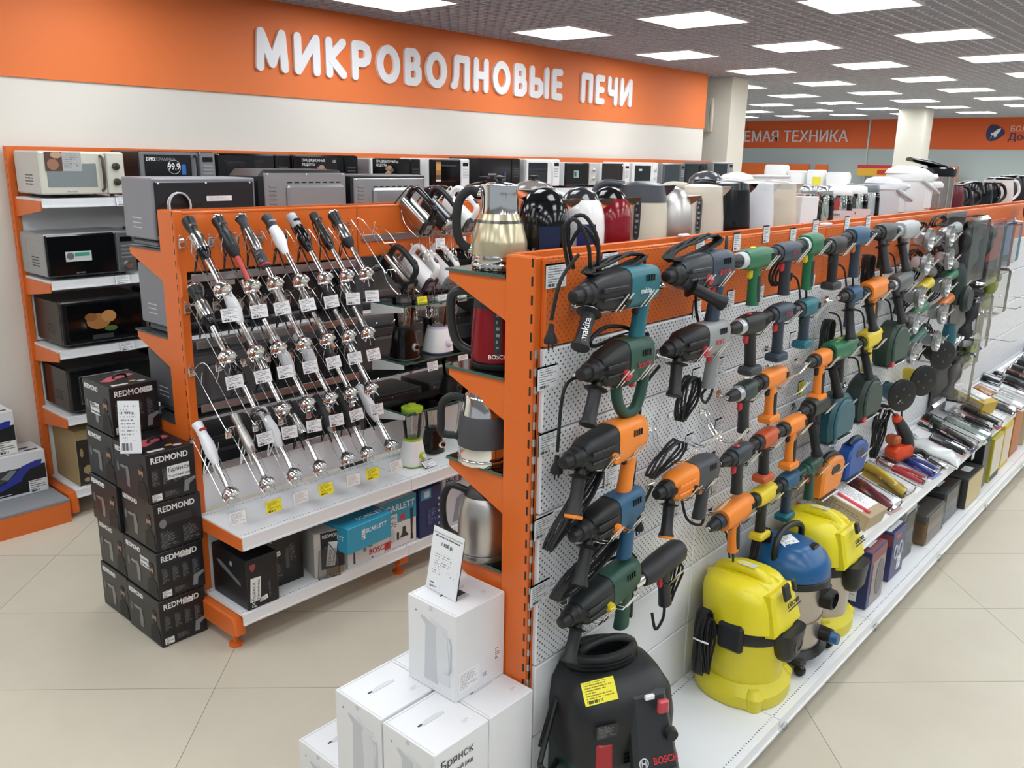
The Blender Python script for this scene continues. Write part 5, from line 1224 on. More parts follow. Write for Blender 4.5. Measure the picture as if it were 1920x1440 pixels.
kcarton('white kettle carton in the floor layer, lowest one showing on the aisle side', -1.833, 1.318, 0.0, .205, .205, .29)
kcarton('white kettle carton in the floor layer, behind the lowest aisle side one', -1.833, 1.526, 0.0, .18, .205, .29, left=False)
for j, (x, nm) in enumerate(((-1.622, 'under the kettle picture one'), (-1.372, 'under the marked one'))):
    kcarton('white kettle carton in the floor layer, ' + nm, x, 1.318, 0.0, .205, .2, .29, top=True)
    kcarton('white kettle carton in the floor layer, behind the one ' + nm, x, 1.526, 0.0, .18, .2, .29, left=False)
t = thing('price_sign', 'tall white price sign reading 1 850 р. on the top kettle carton', 'sign', M=T(-1.632, 1.575, .952) @ R(-9, 'X') @ R(2, 'Y'))
part(t, 'card', MB().box((0, 0, 0), (.125, .002, .19)), mat('#edeff2', .45), None, 0)
part(t, 'sleeve', MB().box((0, .002, 0), (.129, .0015, .194)).box((0, .02, -.094), (.129, .04, .003), 0, R(9, 'X')), PLASTIC_CLEAR, None, 0)
txt(t, 'Электрочайник Xiaomi Mi Electric Kettle', .0066, F(0, .078, -.001), LETTER_K, 'print', 'CENTER'); txt(t, '(EU version) 1.5 л, 1800 Вт, белый', .0066, F(0, .069, -.001), LETTER_K, 'print', 'CENTER'); txt(t, '1 850 р.', .0145, F(0, .046, -.001), LETTER_K, 'price', 'CENTER', 1, .0003)
decal(t, 'fine_print', F(0, -.012, -.001), .11, .08, print_mat('sign_fine_print', '#edeff2', '#7d8086', 11, .42)); decal(t, 'barcode', F(-.03, -.078, -.001), .045, .02, print_mat('sign_barcode', '#edeff2', '#26282b', 2, .9, True))
# ---------------------------------------------------------------- power tools on the pegboard
# local frame: x from the chuck towards the tail, -y out of the board, z up; the board is at y = +0.115
TX = -1.30
XR = R(90, 'Y')
TEAL = mat('#0f6674', .42); NAVY = mat('#26384a', .45); DKGRN = mat('#1f3b33', .45); BOSGRN = mat('#1e4a3c', .45); ORG = mat('#f0892a', .4); YEL = mat('#e2c92c', .4); BLUE = mat('#1f4f9c', .4)
TGREY = mat('#8b8f92', .45); CHARC = mat('#1b1d20', .48); MATBLK = mat('#101113', .48); GRN2 = mat('#1c6b46', .42); REDT = mat('#c83338', .4); ALUM = mat('#b6b8ba', .3, .85); TBLUE = mat('#1d5476', .45)
def axis_pts(prof): return [(r, x) for x, r in prof]
def short(l): return l.split(',')[0]
def tool(label, u, z, cat='power tool', name='power_drill', x=TX, tilt=0.0, yaw=0.0, group='power tools on the pegboard'):
    return thing(name, label, cat, (0, 0, 0), 0, group, T(x, u, z) @ R(90 + yaw, 'Z') @ R(tilt, 'Y'))
def cord(t, pts, m=None, r=.0042, k=6):
    part(t, 'power_cord', MB().tube(spline(pts, k), r, 6), m or RUBBER)
def coil(t, x, z, w=.15, n=4, ang=0, m=None, y=.06, h=.035):
    """bundled cord lying above or beside the tool"""
    pts = []
    ca, sa = math.cos(math.radians(ang)), math.sin(math.radians(ang))
    for i in range(n * 12 + 1):
        q = 2 * PI * i / 12; wob = .006 * math.sin(i * 1.7)
        a, b = w / 2 * math.cos(q), (h / 2 + wob) * math.sin(q)
        pts.append((x + a * ca - b * sa, y - .012 * (i / 12) / n * 3 + .004 * math.sin(q * 2), z + a * sa + b * ca))
    part(t, 'coiled_cord', MB().tube(pts, .0045, 6), m or RUBBER)
def plug(t, x, y, z):
    part(t, 'mains_plug', MB().lathe([(.006, .05), (.009, .03), (.018, .01), (.018, 0)], 12, T(x, y, z)).lathe([(.0025, 0), (.0025, -.018)], 6, T(x - .008, y, z)).lathe([(.0025, 0), (.0025, -.018)], 6, T(x + .008, y, z)), MATBLK)
def grip(t, x, z0, z1, lean, m, m2=None, hx=.025, hy=.02):
    n = 6; sec = []
    for i in range(n):
        f = i / (n - 1)
        sec.append((z0 + (z1 - z0) * f, x + lean * f, 0, hx * (1 - .12 * math.sin(f * PI)) , hy * (1 - .1 * math.sin(f * PI)), 2.4))
    part(t, 'handle', MB().stack(sec, 16), m)
    if m2:
        zs = z0 + (z1 - z0) * .3
        part(t, 'rubber_grip', MB().stack([(zs + (z1 - z0) * .62 * f, x + .006 + lean * (.3 + .62 * f), 0, hx * .86, hy * 1.06, 2.4) for f in (0, .25, .5, .75, 1)], 16), m2)
def side_handle(t, x, d, m, ring=None, endm=None):
    a = Vector((x, -.005, -.02)); e = Vector((x + d[0], d[1], d[2])); v = e - a
    P = lambda f: a + v * f
    part(t, 'side_handle', MB().tube([P(0), P(.12), P(.2), P(.24), P(.28), P(.5), P(.85), P(.93), P(.98), P(1)], [.015, .015, .016, .034, .019, .018, .0195, .025, .025, .018], 14), m)
    part(t, 'handle_clamp', MB().lathe([(.031, -.011), (.034, 0), (.031, .011)], 18, T(x, 0, 0) @ XR), m)
    if ring: part(t, 'white_ring', MB().tube([P(.212), P(.228)], [.029, .0295], 20), ring)
    if endm: part(t, 'handle_end', MB().tube([P(.96), P(1.02)], [.0255, .024], 14), endm)
def hook(label, u, z, reach=.155, n=1, dz=-.052):
    t = thing('wire_hook', label, 'wire hook', (-1.414, u, z + dz), 90, 'chrome hooks on the pegboard')
    mb = MB()
    for s in (-.011, .011):
        mb.tube([(s, 0, .012), (s, -.014, 0), (s, -reach * .8, 0), (s, -reach * .95, .006), (s + .016, -reach - .022, .055)], .0024, 6)
    mb.tube([(-.011, -.014, 0), (.011, -.014, 0)], .0024, 6)
    part(t, 'prong', mb, CHROME)
    part(t, 'back_plate', MB().box((0, -.003, .006), (.036, .004, .03), .001), CHROME)
def tool_tag(l, u, z, m=None, w=.048, h=.062):
    price_tag((-1.412, u, z), ('yellow' if m is TAG_Y else 'white') + ' price tag for the ' + short(l), w, h, m or TAG, group='price tags on the pegboard')
def hooks_for(l, us, z, dz=-.052):
    for i, u in enumerate(us): hook('chrome hook under the %s of the %s' % (('nose', 'tail')[i], short(l)) if len(us) > 1 else 'chrome hook carrying the ' + short(l), u, z, dz=dz)
def hammer(label, u, z, L, fm, rm, gm, trig, gripkind='pistol', sh=None, shm=None, ring=None, endm=None, tilt=0, badge=None, bcol=None, bh=.045, accent=None, x=TX, nose=None):
    bh *= 1.17
    t = tool(label, u, z, 'rotary hammer', 'rotary_hammer', x, tilt)
    part(t, 'chuck', MB().lathe(axis_pts([(0, .010), (.003, .0165), (.022, .02), (.03, .021), (.032, .026), (.05, .028), (.054, .032), (.085, .034)]), 20, XR), nose or MATBLK)
    part(t, 'gear_housing', MB().body([(.07, 0, 0, .03, .034, 3), (.095, 0, 0, .04, .046, 3.2), (L * .52, 0, .002, .042, bh, 3.6), (L * .56, 0, .002, .042, bh, 3.6)], 22), fm)
    part(t, 'motor_housing', MB().body([(L * .55, 0, .003, .0435, bh * 1.03, 3.4), (L * .82, 0, .006, .042, bh, 3.4), (L * .95, 0, .008, .037, bh * .86, 3), (L, 0, .01, .022, bh * .55, 2.6)], 22), rm)
    part(t, 'side_rib', MB().box((L * .36, -.0425, .012), (L * .3, .006, .012), .002).box((L * .36, -.0425, -.014), (L * .3, .006, .008), .002), fm)
    vs = MB()
    for i in range(4): vs.box((L * .74 + .012 * i, -.0425, .028), (.005, .004, .018))
    part(t, 'vent', vs, MATBLK, None, 0)
    if gripkind == 'D':
        part(t, 'd_handle', MB().tube(spline([(L * .93, 0, -.01), (L * .96, 0, -.07), (L * .86, 0, -.145), (L * .68, 0, -.15), (L * .56, 0, -.10), (L * .53, 0, -.03)], 6), [.017] * 31, 12), gm)
    else:
        grip(t, L * .88, -.02, -.165, -.03, gm, None, .028, .021)
    part(t, 'trigger', MB().box((L * .80 - .008, 0, -.062), (.016, .018, .036), .005), trig)
    part(t, 'mode_knob', MB().lathe([(.016, 0), (.015, .012)], 14, T(L * .48, -.04, -.02) @ R(90, 'X')).box((L * .48, -.054, -.02), (.026, .006, .007), .002), accent or MATBLK)
    if sh: side_handle(t, .078, sh, shm or MATBLK, ring, endm)
    if badge: txt(t, badge, .022, F(L * .66, -.012, -.0442), bcol or REDT, 'brand_lettering', 'LEFT', .9)
    hooks_for(label, (u + L * .42, u + L * .74), z, -.056)
    return t
def drill(label, u, z, L, bm_, gm, foot=None, trig=REDT, chuckm=None, ring=None, grip2=None, lean=.012, r=.033, gl=.15, name='cordless_drill', cat='drill', side=None, sidem=None, tip=True, badge=None, accent=None, x=TX, tilt=0, corded=False, hk=True):
    t = tool(label, u, z, cat, name, x, tilt)
    part(t, 'chuck', MB().lathe(axis_pts([(0, .008), (.003, .013), (.02, .018), (.045, .0215), (.058, .0215)]), 20, XR), chuckm or MATBLK)
    if tip: part(t, 'chuck_tip', MB().lathe(axis_pts([(-.004, .004), (-.003, .0085), (.004, .0095)]), 14, XR), CHROME)
    part(t, 'torque_ring', MB().lathe(axis_pts([(.056, .024), (.06, .0275), (.086, .0285), (.09, .026)]), 22, XR), ring or CHARC)
    part(t, 'body', MB().body([(.086, 0, 0, r * .9, r * .95, 2.4), (.12, 0, .001, r, r * 1.06, 2.6), (L * .8, 0, .002, r, r * 1.08, 2.6), (L * .94, 0, .002, r * .85, r * .95, 2.3), (L, 0, .002, r * .5, r * .55, 2)], 22), bm_)
    gx = L * .62
    grip(t, gx, -.015, -gl, lean, gm, grip2)
    part(t, 'trigger', MB().box((gx - .026, 0, -.05), (.018, .018, .034), .006), trig)
    if foot: part(t, 'battery_foot', MB().body([(gx + lean - .045, 0, -gl, .026, .008, 4), (gx + lean - .035, 0, -gl + .002, .03, .016, 4), (gx + lean + .03, 0, -gl + .002, .03, .018, 4), (gx + lean + .042, 0, -gl, .026, .012, 4)], 18), foot)
    vs = MB()
    for i in range(4): vs.box((L * .84 + .006 * i, -r * .93, .004), (.003, .004, .022))
    part(t, 'vent', vs, MATBLK, None, 0)
    if accent: part(t, 'selector', MB().box((L * .55, 0, r * 1.1), (.024, .016, .008), .003), accent)
    if badge: txt(t, badge, .016, F(L * .56, -.004, -r * 1.03), REDT, 'brand_lettering', 'LEFT', .9)
    if side: side_handle(t, .098, side, sidem or MATBLK)
    if corded:
        cord(t, [(gx + lean, 0, -gl), (gx + lean + .01, .0, -gl - .05), (gx + lean + .05, .03, -gl - .09), (gx + .09, .07, -gl + .02), (gx + .02, .09, -gl + .05)])
    if hk: hooks_for(label, (u + L * .72,), z, -.042)
    return t
# big rotary hammers, first bays
l = 'teal and black rotary hammer with long side handle, hung on the orange board'
t = hammer(l, 1.70, 1.755, .375, CHARC, TEAL, TEAL, MATBLK, 'pistol', (-.09, -.04, -.125), MATBLK, WHITE, badge='makita', bcol=LETTER_W, bh=.047)
d_ = Vector((.09, .035, .105)).normalized(); n_ = Vector((-.79, -.59, .15)); n_ = (n_ - d_ * n_.dot(d_)).normalized(); y_ = n_.cross(d_); p_ = Vector((.078, -.005, -.02)) + Vector((-.09, -.035, -.105)) * .90 + n_ * .0192 - y_ * .009
text(t, 'makita', .026, Matrix(((d_.x, y_.x, n_.x, p_.x), (d_.y, y_.y, n_.y, p_.y), (d_.z, y_.z, n_.z, p_.z), (0, 0, 0, 1))), LETTER_W, 'brand_lettering')
coil(t, .2, .068, .26, 4, 6, None, .03, .03); part(t, 'cord_bundle', MB().tube(spline([(.1, .02, .05), (.06, .0, .13), (.03, .02, .19), (.02, .05, .16), (.06, .06, .06)], 5), .0055, 6).tube(spline([(.12, .01, .05), (.085, -.01, .14), (.05, .01, .2), (.035, .05, .17), (.08, .06, .06)], 5), .0055, 6).tube(spline([(.14, .02, .05), (.1, .0, .12), (.075, .03, .17), (.06, .06, .12)], 5), .0055, 6), RUBBER)
cord(t, [(.36, 0, -.14), (.365, .0, -.2), (.37, .03, -.25), (.40, .04, -.2), (.41, .05, -.06), (.40, .05, .05)], None, .006); cord(t, [(.06, .03, .1), (-.01, .03, .04), (-.03, .04, -.06)], None, .005); plug(t, -.03, .04, -.12)
cord(t, [(.36, .04, .08), (.42, .06, .05), (.425, .07, -.1)], None, .005); plug(t, .425, .07, -.2)
l = 'dark blue rotary hammer with ribbed top, second on the orange board'
t = hammer(l, 2.14, 1.768, .37, mat('#33383d', .45), NAVY, NAVY, REDT, 'pistol', (.12, -.09, -.09), MATBLK, badge='BOSCH', bh=.047, accent=REDT)
coil(t, .17, .072, .30, 5, 8, None, .03, .045); cord(t, [(.36, .0, .05), (.39, .02, .09), (.41, .03, -.02), (.38, .05, -.12)], None, .005); cord(t, [(.33, .0, -.15), (.29, .03, -.19), (.26, .04, -.12), (.28, .05, -.05)], None, .005)
for i in range(5): part(t, 'ribbed_top', MB().tube([(.2 + .03 * i, -.034, .02), (.2 + .03 * i, -.02, .048), (.2 + .03 * i, .02, .048)], .004, 6), NAVY)
l = 'dark green rotary hammer with closed D handle, second row'
t = hammer(l, 1.745, 1.545, .32, MATBLK, BOSGRN, BOSGRN, REDT, 'D', (-.075, -.03, -.135), MATBLK, badge='BOSCH', bh=.055, accent=REDT)
cord(t, [(.29, 0, .045), (.26, .03, .085), (.17, .04, .10), (.1, .04, .075), (.13, .05, .05), (.25, .05, .06), (.31, .05, .04)], None, .006); cord(t, [(.06, .04, -.02), (.0, .05, -.05), (-.02, .05, -.22)], None, .005); plug(t, -.02, .05, -.28)
l = 'black and silver grey rotary hammer, second row'
t = hammer(l, 2.155, 1.545, .365, MATBLK, mat('#8e9192', .4), mat('#85888a', .4), REDT, 'pistol', (-.05, -.03, -.14), MATBLK, badge='BORT', bh=.045, accent=REDT)
coil(t, .2, -.19, .15, 4, 60, None, .04, .07); cord(t, [(.33, 0, -.15), (.31, .03, -.2), (.36, .04, -.24), (.40, .04, -.2), (.36, .05, -.16)], None, .005); cord(t, [(.05, .04, -.06), (-.02, .05, -.12), (-.03, .05, -.2)], None, .005); plug(t, -.03, .05, -.27)
l = 'large orange and black rotary hammer, third row'
t = hammer(l, 1.683, 1.315, .375, CHARC, ORG, ORG, MATBLK, 'pistol', (-.06, -.03, -.15), MATBLK, None, ORG, bh=.052, accent=ORG)
cord(t, [(.345, 0, -.15), (.35, .0, -.2), (.39, .03, -.2), (.415, .04, -.1), (.40, .05, -.02)], None, .0055); cord(t, [(.14, .05, -.05), (.135, .06, -.12)], None, .005); plug(t, .135, .06, -.19)
l = 'smaller orange rotary hammer with dark grey tail, third column of hammers'
t = hammer(l, 2.165, 1.085, .36, ORG, mat('#3f4147', .5), mat('#33353a', .5), ORG, 'pistol', (-.05, -.03, -.145), MATBLK, None, ORG, bh=.044, accent=MATBLK)
coil(t, .1, .085, .2, 3, 20, None, .05, .05); cord(t, [(.33, 0, -.15), (.31, .0, -.2), (.28, .04, -.18), (.26, .06, -.08)], None, .005); cord(t, [(.06, .05, 0), (.0, .05, -.06)], None, .005); plug(t, -.01, .05, -.13)
l = 'teal blue and black rotary hammer, fourth row'
t = hammer(l, 1.735, 1.085, .33, MATBLK, TBLUE, TBLUE, ORG, 'pistol', (-.08, -.03, -.14), MATBLK, bh=.045, accent=ORG, tilt=-3)
coil(t, .05, .06, .28, 4, 35, None, .05, .04); cord(t, [(.3, 0, -.15), (.28, .04, -.19), (.2, .06, -.17), (.16, .06, -.06)], None, .005)
l = 'green and black rotary hammer with ribbed front, bottom row'
t = hammer(l, 1.70, .835, .37, mat('#20242400'[:7], .5), BOSGRN, BOSGRN, mat('#d8c32a', .4), 'pistol', (-.07, -.02, -.125), MATBLK, bh=.046, accent=mat('#d8c32a', .4), tilt=-5)
coil(t, .15, .10, .3, 5, 12, None, .04, .055); cord(t, [(.34, 0, -.12), (.35, .0, -.16), (.40, .03, -.13), (.42, .04, -.02), (.38, .05, .03)], None, .005)
for i in range(5): part(t, 'ribbed_front', MB().tube([(.1 + .022 * i, -.037, -.02), (.1 + .022 * i, -.034, .03), (.1 + .022 * i, .0, .044)], .004, 6), CHARC)
# heat gun
l = 'black heat gun with chrome nozzle, bottom row'
t = tool(l, 2.06, .815, 'heat gun', 'heat_gun', TX, -6)
part(t, 'nozzle', MB().lathe(axis_pts([(0, .018), (.0, .02), (.05, .021), (.06, .024)]), 20, XR), CHROME)
part(t, 'body', MB().lathe(axis_pts([(.05, .028), (.075, .035), (.12, .041), (.2, .043), (.26, .04), (.28, .03), (.285, .01)]), 24, XR), mat('#26272a', .5)); grip(t, .18, -.03, -.17, .012, mat('#26272a', .5)); part(t, 'trigger', MB().box((.158, 0, -.07), (.014, .018, .034), .004), REDT)
coil(t, .25, -.12, .14, 3, 65, None, .03, .05); cord(t, [(.19, 0, -.17), (.18, .0, -.22), (.15, .01, -.25), (.16, .03, -.2)], None, .005); cord(t, [(.1, .05, .03), (.05, .06, .08), (.0, .06, .02)], None, .004)
hooks_for(l, (2.24,), .815, -.055)
# drills and drivers
D = [ # label, u, z, L, body, grip, foot, trigger, ring, kw
 ('green drill driver with yellow trigger and grey collar, orange row', 2.53, 1.78, .28, GRN2, GRN2, None, YEL, mat('#c9ccd0', .4), dict(grip2=mat('#1d2b28', .5), gl=.16, accent=YEL)),
 ('dark blue drill driver with red trigger, orange row', 2.787, 1.785, .26, NAVY, mat('#252c36', .5), None, REDT, CHARC, dict(badge='BOSCH', gl=.155)),
 ('green impact drill with white striped collar, orange row', 3.014, 1.80, .215, GRN2, GRN2, None, YEL, mat('#294a3d', .4), dict(gl=.17, r=.038, grip2=mat('#1d2b28', .5), corded=True, tip=False)),
 ('charcoal drill driver with broad foot, orange row', 3.25, 1.78, .23, CHARC, CHARC, mat('#33363a', .5), MATBLK, CHARC, dict(gl=.16)),
 ('teal impact drill beside the charcoal driver, orange row', 3.46, 1.805, .26, TBLUE, NAVY, None, mat('#c8743a', .4), MATBLK, dict(gl=.17, r=.036, corded=True)),
 ('dark grey impact drill with long side handle, orange row', 3.80, 1.805, .25, mat('#33373a', .45), DKGRN, None, REDT, MATBLK, dict(side=(-.02, -.06, -.17), gl=.16, r=.036, corded=True)),
 ('silver grey impact drill with black side handle, orange row', 4.055, 1.80, .32, mat('#a9adb0', .4), mat('#9a9da0', .4), None, REDT, ALUM, dict(side=(-.01, -.06, -.18), gl=.16, r=.04, corded=True)),
 ('black drill driver with silver collar and angled foot, second row', 2.56, 1.555, .25, MATBLK, CHARC, mat('#3a3f43', .5), REDT, mat('#c2c4c6', .3, .6), dict(gl=.17, lean=.03, badge='', accent=REDT)),
 ('navy blue drill driver with battery foot, second row', 2.795, 1.565, .235, NAVY, mat('#2a3642', .5), mat('#2a3a4a', .5), REDT, CHARC, dict(gl=.165, badge='BOSCH')),
 ('compact teal drill with silver chuck, second row', 3.03, 1.56, .225, TEAL, NAVY, TEAL, MATBLK, CHARC, dict(gl=.145, chuckm=mat('#3b3d40', .3, .5))),
 ('blue impact drill with black side handle, second row', 3.505, 1.56, .21, TBLUE, TBLUE, None, MATBLK, CHARC, dict(side=(-.02, -.04, -.18), gl=.14, r=.034, corded=True)),
 ('orange impact drill with black side handle, second row', 3.72, 1.545, .3, ORG, ORG, None, MATBLK, MATBLK, dict(side=(-.0, -.05, -.17), gl=.16, r=.042, grip2=MATBLK, corded=True, tilt=-4)),
 ('graphite impact drill with silver chuck, second row', 4.075, 1.545, .31, mat('#5c6062', .4), MATBLK, None, MATBLK, ALUM, dict(side=(-.0, -.06, -.18), gl=.15, r=.04, corded=True, tilt=-4)),
 ('dark green drill driver with silver collar, third row', 2.59, 1.315, .2, mat('#2b3a35', .45), mat('#23282a', .5), None, REDT, mat('#b4b7b9', .3, .6), dict(gl=.155, lean=.02)),
 ('orange drill driver with black chuck and foot plate, third row', 2.765, 1.325, .265, ORG, ORG, ORG, MATBLK, CHARC, dict(gl=.16, grip2=MATBLK)),
 ('orange drill driver below the yellow striped green drill, third row', 3.24, 1.325, .22, ORG, ORG, ORG, MATBLK, CHARC, dict(gl=.165, grip2=MATBLK)),
 ('green impact drill with yellow stripe, third row', 3.37, 1.335, .36, GRN2, MATBLK, None, MATBLK, MATBLK, dict(side=(.03, -.05, -.19), gl=.15, r=.042, corded=True, accent=YEL)),
 ('yellow impact drill with black side handle, third row', 3.745, 1.32, .28, YEL, YEL, None, MATBLK, MATBLK, dict(side=(-.0, -.05, -.17), gl=.16, r=.04, corded=True, tilt=-4)),
 ('blue black drill driver with red trigger, fourth row', 2.575, 1.08, .22, mat('#2a3640', .45), mat('#202428', .5), None, REDT, CHARC, dict(gl=.15, accent=REDT)),
 ('rust orange drill driver with black grip, fourth row', 2.785, 1.09, .22, mat('#c2562c', .4), MATBLK, mat('#c2562c', .4), MATBLK, CHARC, dict(gl=.16, lean=.02)),
 ('bright orange drill driver with foot plate, fourth row', 3.005, 1.09, .25, ORG, ORG, ORG, MATBLK, CHARC, dict(gl=.17, grip2=MATBLK)),
 ('dark green impact drill with red switch, fourth row', 3.225, 1.125, .27, mat('#2a302f', .45), MATBLK, None, REDT, MATBLK, dict(side=(.01, -.05, -.2), gl=.13, r=.038, accent=REDT)),
 ('large orange corded drill driver, bottom row', 2.53, .85, .3, ORG, ORG, None, MATBLK, mat('#2c3542', .4), dict(gl=.165, grip2=MATBLK, r=.042, tilt=-3, corded=True)),
 ('yellow drill driver with yellow foot, bottom row', 2.80, .855, .24, YEL, MATBLK, YEL, MATBLK, CHARC, dict(gl=.17, r=.034)),
 ('teal drill driver with teal foot, bottom row', 3.035, .85, .225, TBLUE, NAVY, TEAL, MATBLK, CHARC, dict(gl=.155)),
 ('dark green drill driver with red badge, bottom row', 3.27, .85, .22, BOSGRN, BOSGRN, None, REDT, BOSGRN, dict(gl=.15, badge='BOSCH', chuckm=BOSGRN))]
for l, u, z, ln_, b, g, ft, tr, rg, kw in D:
    t = drill(l, u, z, ln_, b, g, ft, tr, ring=rg, **kw)
    if 'white striped' in l:
        for q in (.064, .076): part(t, 'white_stripe', MB().lathe(axis_pts([(q, .0288), (q + .005, .0294)]), 22, XR), WHITE)
    if 'yellow stripe,' in l: part(t, 'yellow_stripe', MB().box((.16, -.0, .043), (.07, .03, .004), .0015), YEL)
    if 'second row' in l and 'blue impact' in l: coil(t, .02, -.2, .2, 5, 80, None, .06, .05)
    if 'orange row' in l and 'green impact' in l: coil(t, -.03, -.1, .12, 3, 0, None, .05, .08)
    if 'long side handle' in l: coil(t, .09, -.17, .14, 5, 85, None, .05, .06)
# saws, sanders, grinders
def jigsaw(l, u, z, m, gm, plate=ALUM, L=.24, x=TX):
    t = tool(l, u, z, 'jigsaw', 'jigsaw', x)
    pr = [(0, -.1), (0, .0), (.02, .03), (.05, .035), (.07, .055), (.15, .06), (L - .02, .045), (L, .02), (L - .005, -.03), (L - .04, -.1)]
    part(t, 'body', MB().prism(pr, -.034, .034, .012), m)
    part(t, 'grip_opening', MB().prism([(.075, .0), (.085, .028), (.15, .03), (.185, .012), (.17, -.012), (.09, -.015)], -.036, .036, .004), gm)
    part(t, 'top_grip', MB().tube(spline([(.06, 0, .05), (.1, 0, .066), (.17, 0, .062), (.21, 0, .045)], 5), .014, 10), gm)
    part(t, 'base_plate', MB().box((L * .42, 0, -.112), (L * .78, .07, .008), .003), plate)
    part(t, 'blade', MB().box((.015, 0, -.13), (.014, .002, .05)), plate)
    hooks_for(l, (u + L * .7,), z, -.03)
    return t
def planer(l, u, z, m, gm, red=True):
    t = tool(l, u, z, 'power tool', 'circular_saw', TX)
    pr = [(.02, -.13), (0, -.06), (.01, .0), (.05, .05), (.12, .075), (.2, .06), (.26, .02), (.28, -.05), (.26, -.13)]
    part(t, 'body', MB().prism(pr, -.045, .04, .014), m); part(t, 'side_cover', MB().prism([(x * .8 + .03, zz * .8 - .01) for x, zz in pr], -.055, -.04, .008), gm)
    part(t, 'knob', MB().lathe([(.02, 0), (.018, .02)], 14, T(.06, -.03, -.12) @ R(90, 'X')), REDT if red else m)
    part(t, 'base_plate', MB().box((.14, 0, -.136), (.26, .09, .006), .002), ALUM)
    hooks_for(l, (u + .2,), z, -.02)
    return t
jigsaw('orange jigsaw with dark grip, low on the board', 3.485, .785, mat('#ea8a2c', .4), CHARC)
jigsaw('blue jigsaw hanging just above the tool shelf', 3.775, .79, BLUE, mat('#16283f', .4))
planer('teal blue saw with shield shaped body, fourth row', 3.46, 1.07, mat('#1f4e58', .45), mat('#245a68', .45), False)
planer('dark green saw with red knob, fourth row', 3.80, 1.09, mat('#23332f', .5), mat('#2b4038', .5))
planer('dark green planer with red switches, third row', 4.10, 1.30, mat('#24382f', .5), mat('#2d4a40', .5))
def sander(l, u, z, m, pad, face=True, cordm=None, notch=False):
    t = tool(l, u, z, 'sander', 'orbital_sander', TX)
    M = R(90, 'X') @ R(-30, 'Y')
    part(t, 'body', MB().lathe([(.03, -.06), (.045, -.03), (.05, .02), (.06, .045)], 22, M), m)
    part(t, 'sanding_pad', MB().lathe([(.074, .045), (.083, .05), (.083, .062), (.076, .066)], 26, M), pad)
    hl = MB()
    for a in range(4): hl.lathe([(.006, .066), (.006, .0665)], 8, M @ T(.04 * math.cos(a * PI / 2), .035 * math.sin(a * PI / 2), 0))
    part(t, 'hole_pattern', hl, mat('#54585c', .6), None, 0)
    part(t, 'handle', MB().tube([(.03, .05, .02), (.1, .06, .0), (.16, .06, -.03)], [.026, .024, .02], 12), m)
    cord(t, [(.16, .06, -.03), (.2, .06, -.12), (.12, .05, -.2), (.02, .05, -.17), (.05, .05, -.26)])
    hooks_for(l, (u + .06,), z, -.07)
    return t
sander('black round pad sander beside the grinders, third row', 5.02, 1.09, MATBLK, MATBLK)
sander('yellow bodied sander with black round pad', 4.72, 1.0, YEL, MATBLK)
t = sander('teal sander with notched black guard', 4.39, .985, mat('#1d5668', .4), MATBLK); coil(t, -.02, -.25, .2, 4, 70, None, .06, .08)
def grinder(l, u, z, m, gear=ALUM, tilt=20, head=True, cd_=True, disc=.05):
    t = tool(l, u, z, 'angle grinder', 'angle_grinder', TX, tilt)
    part(t, 'body', MB().lathe(axis_pts([(.06, .026), (.09, .03), (.2, .026), (.27, .031), (.285, .02)]), 20, XR), m)
    part(t, 'gear_head', MB().body([(-.02, 0, 0, .022, .026, 2.6), (.0, 0, 0, .03, .034, 2.8), (.05, 0, 0, .03, .034, 2.8), (.075, 0, 0, .027, .029, 2.4)], 18), gear)
    part(t, 'disc_guard', MB().lathe([(disc, 0), (disc * 1.12, .004), (disc * 1.12, .022), (disc * 1.02, .022), (disc * .95, .008), (.012, .006)], 24, T(.01, -.03, 0) @ R(90, 'X')), gear)
    part(t, 'spindle', MB().lathe([(.016, 0), (.016, .03), (.008, .034), (.007, .046)], 14, T(.01, -.03, 0) @ R(90, 'X')), CHROME)
    part(t, 'side_knob', MB().box((.14, -.028, .004), (.03, .008, .012), .003), MATBLK)
    if cd_: cord(t, [(.285, 0, 0), (.33, .02, -.02), (.3, .05, -.09), (.2, .06, -.07), (.12, .06, -.12)])
    coil(t, .12, .055, .22, 3, (u * 70) % 40 - 20, None, .07, .05)
    hooks_for(l, (u + .12,), z, -.04)
    return t
GR = [('silver angle grinder with polished head, orange row', 4.47, 1.745, mat('#4a4e50', .4), 5), ('grey angle grinder with slotted tail, orange row', 4.82, 1.745, mat('#7f8c90', .4), -6),
 ('steel grey angle grinder under the polished head one', 4.47, 1.63, mat('#55595c', .4), 14), ('steel grey angle grinder under the slotted tail one', 4.86, 1.625, mat('#6d7174', .4), 12),
 ('yellow angle grinder with silver head', 4.45, 1.465, YEL, -10), ('green angle grinder with silver head beside the yellow one', 4.88, 1.475, GRN2, -10),
 ('green angle grinder with silver head below the yellow one', 4.42, 1.34, GRN2, -12), ('orange tailed angle grinder with silver head', 4.88, 1.33, mat('#d07838', .4), -12),
 ('dark green angle grinder with large silver guard', 4.45, 1.18, mat('#23584a', .4), -15), ('green angle grinder with dark tail, lowest of the far ones', 4.85, 1.19, mat('#2a5c48', .4), 10)]
for l, u, z, m, tl in GR: grinder(l, u, z, m, ALUM, tl)
l = 'dark teal polisher with upright body behind the blister packs'
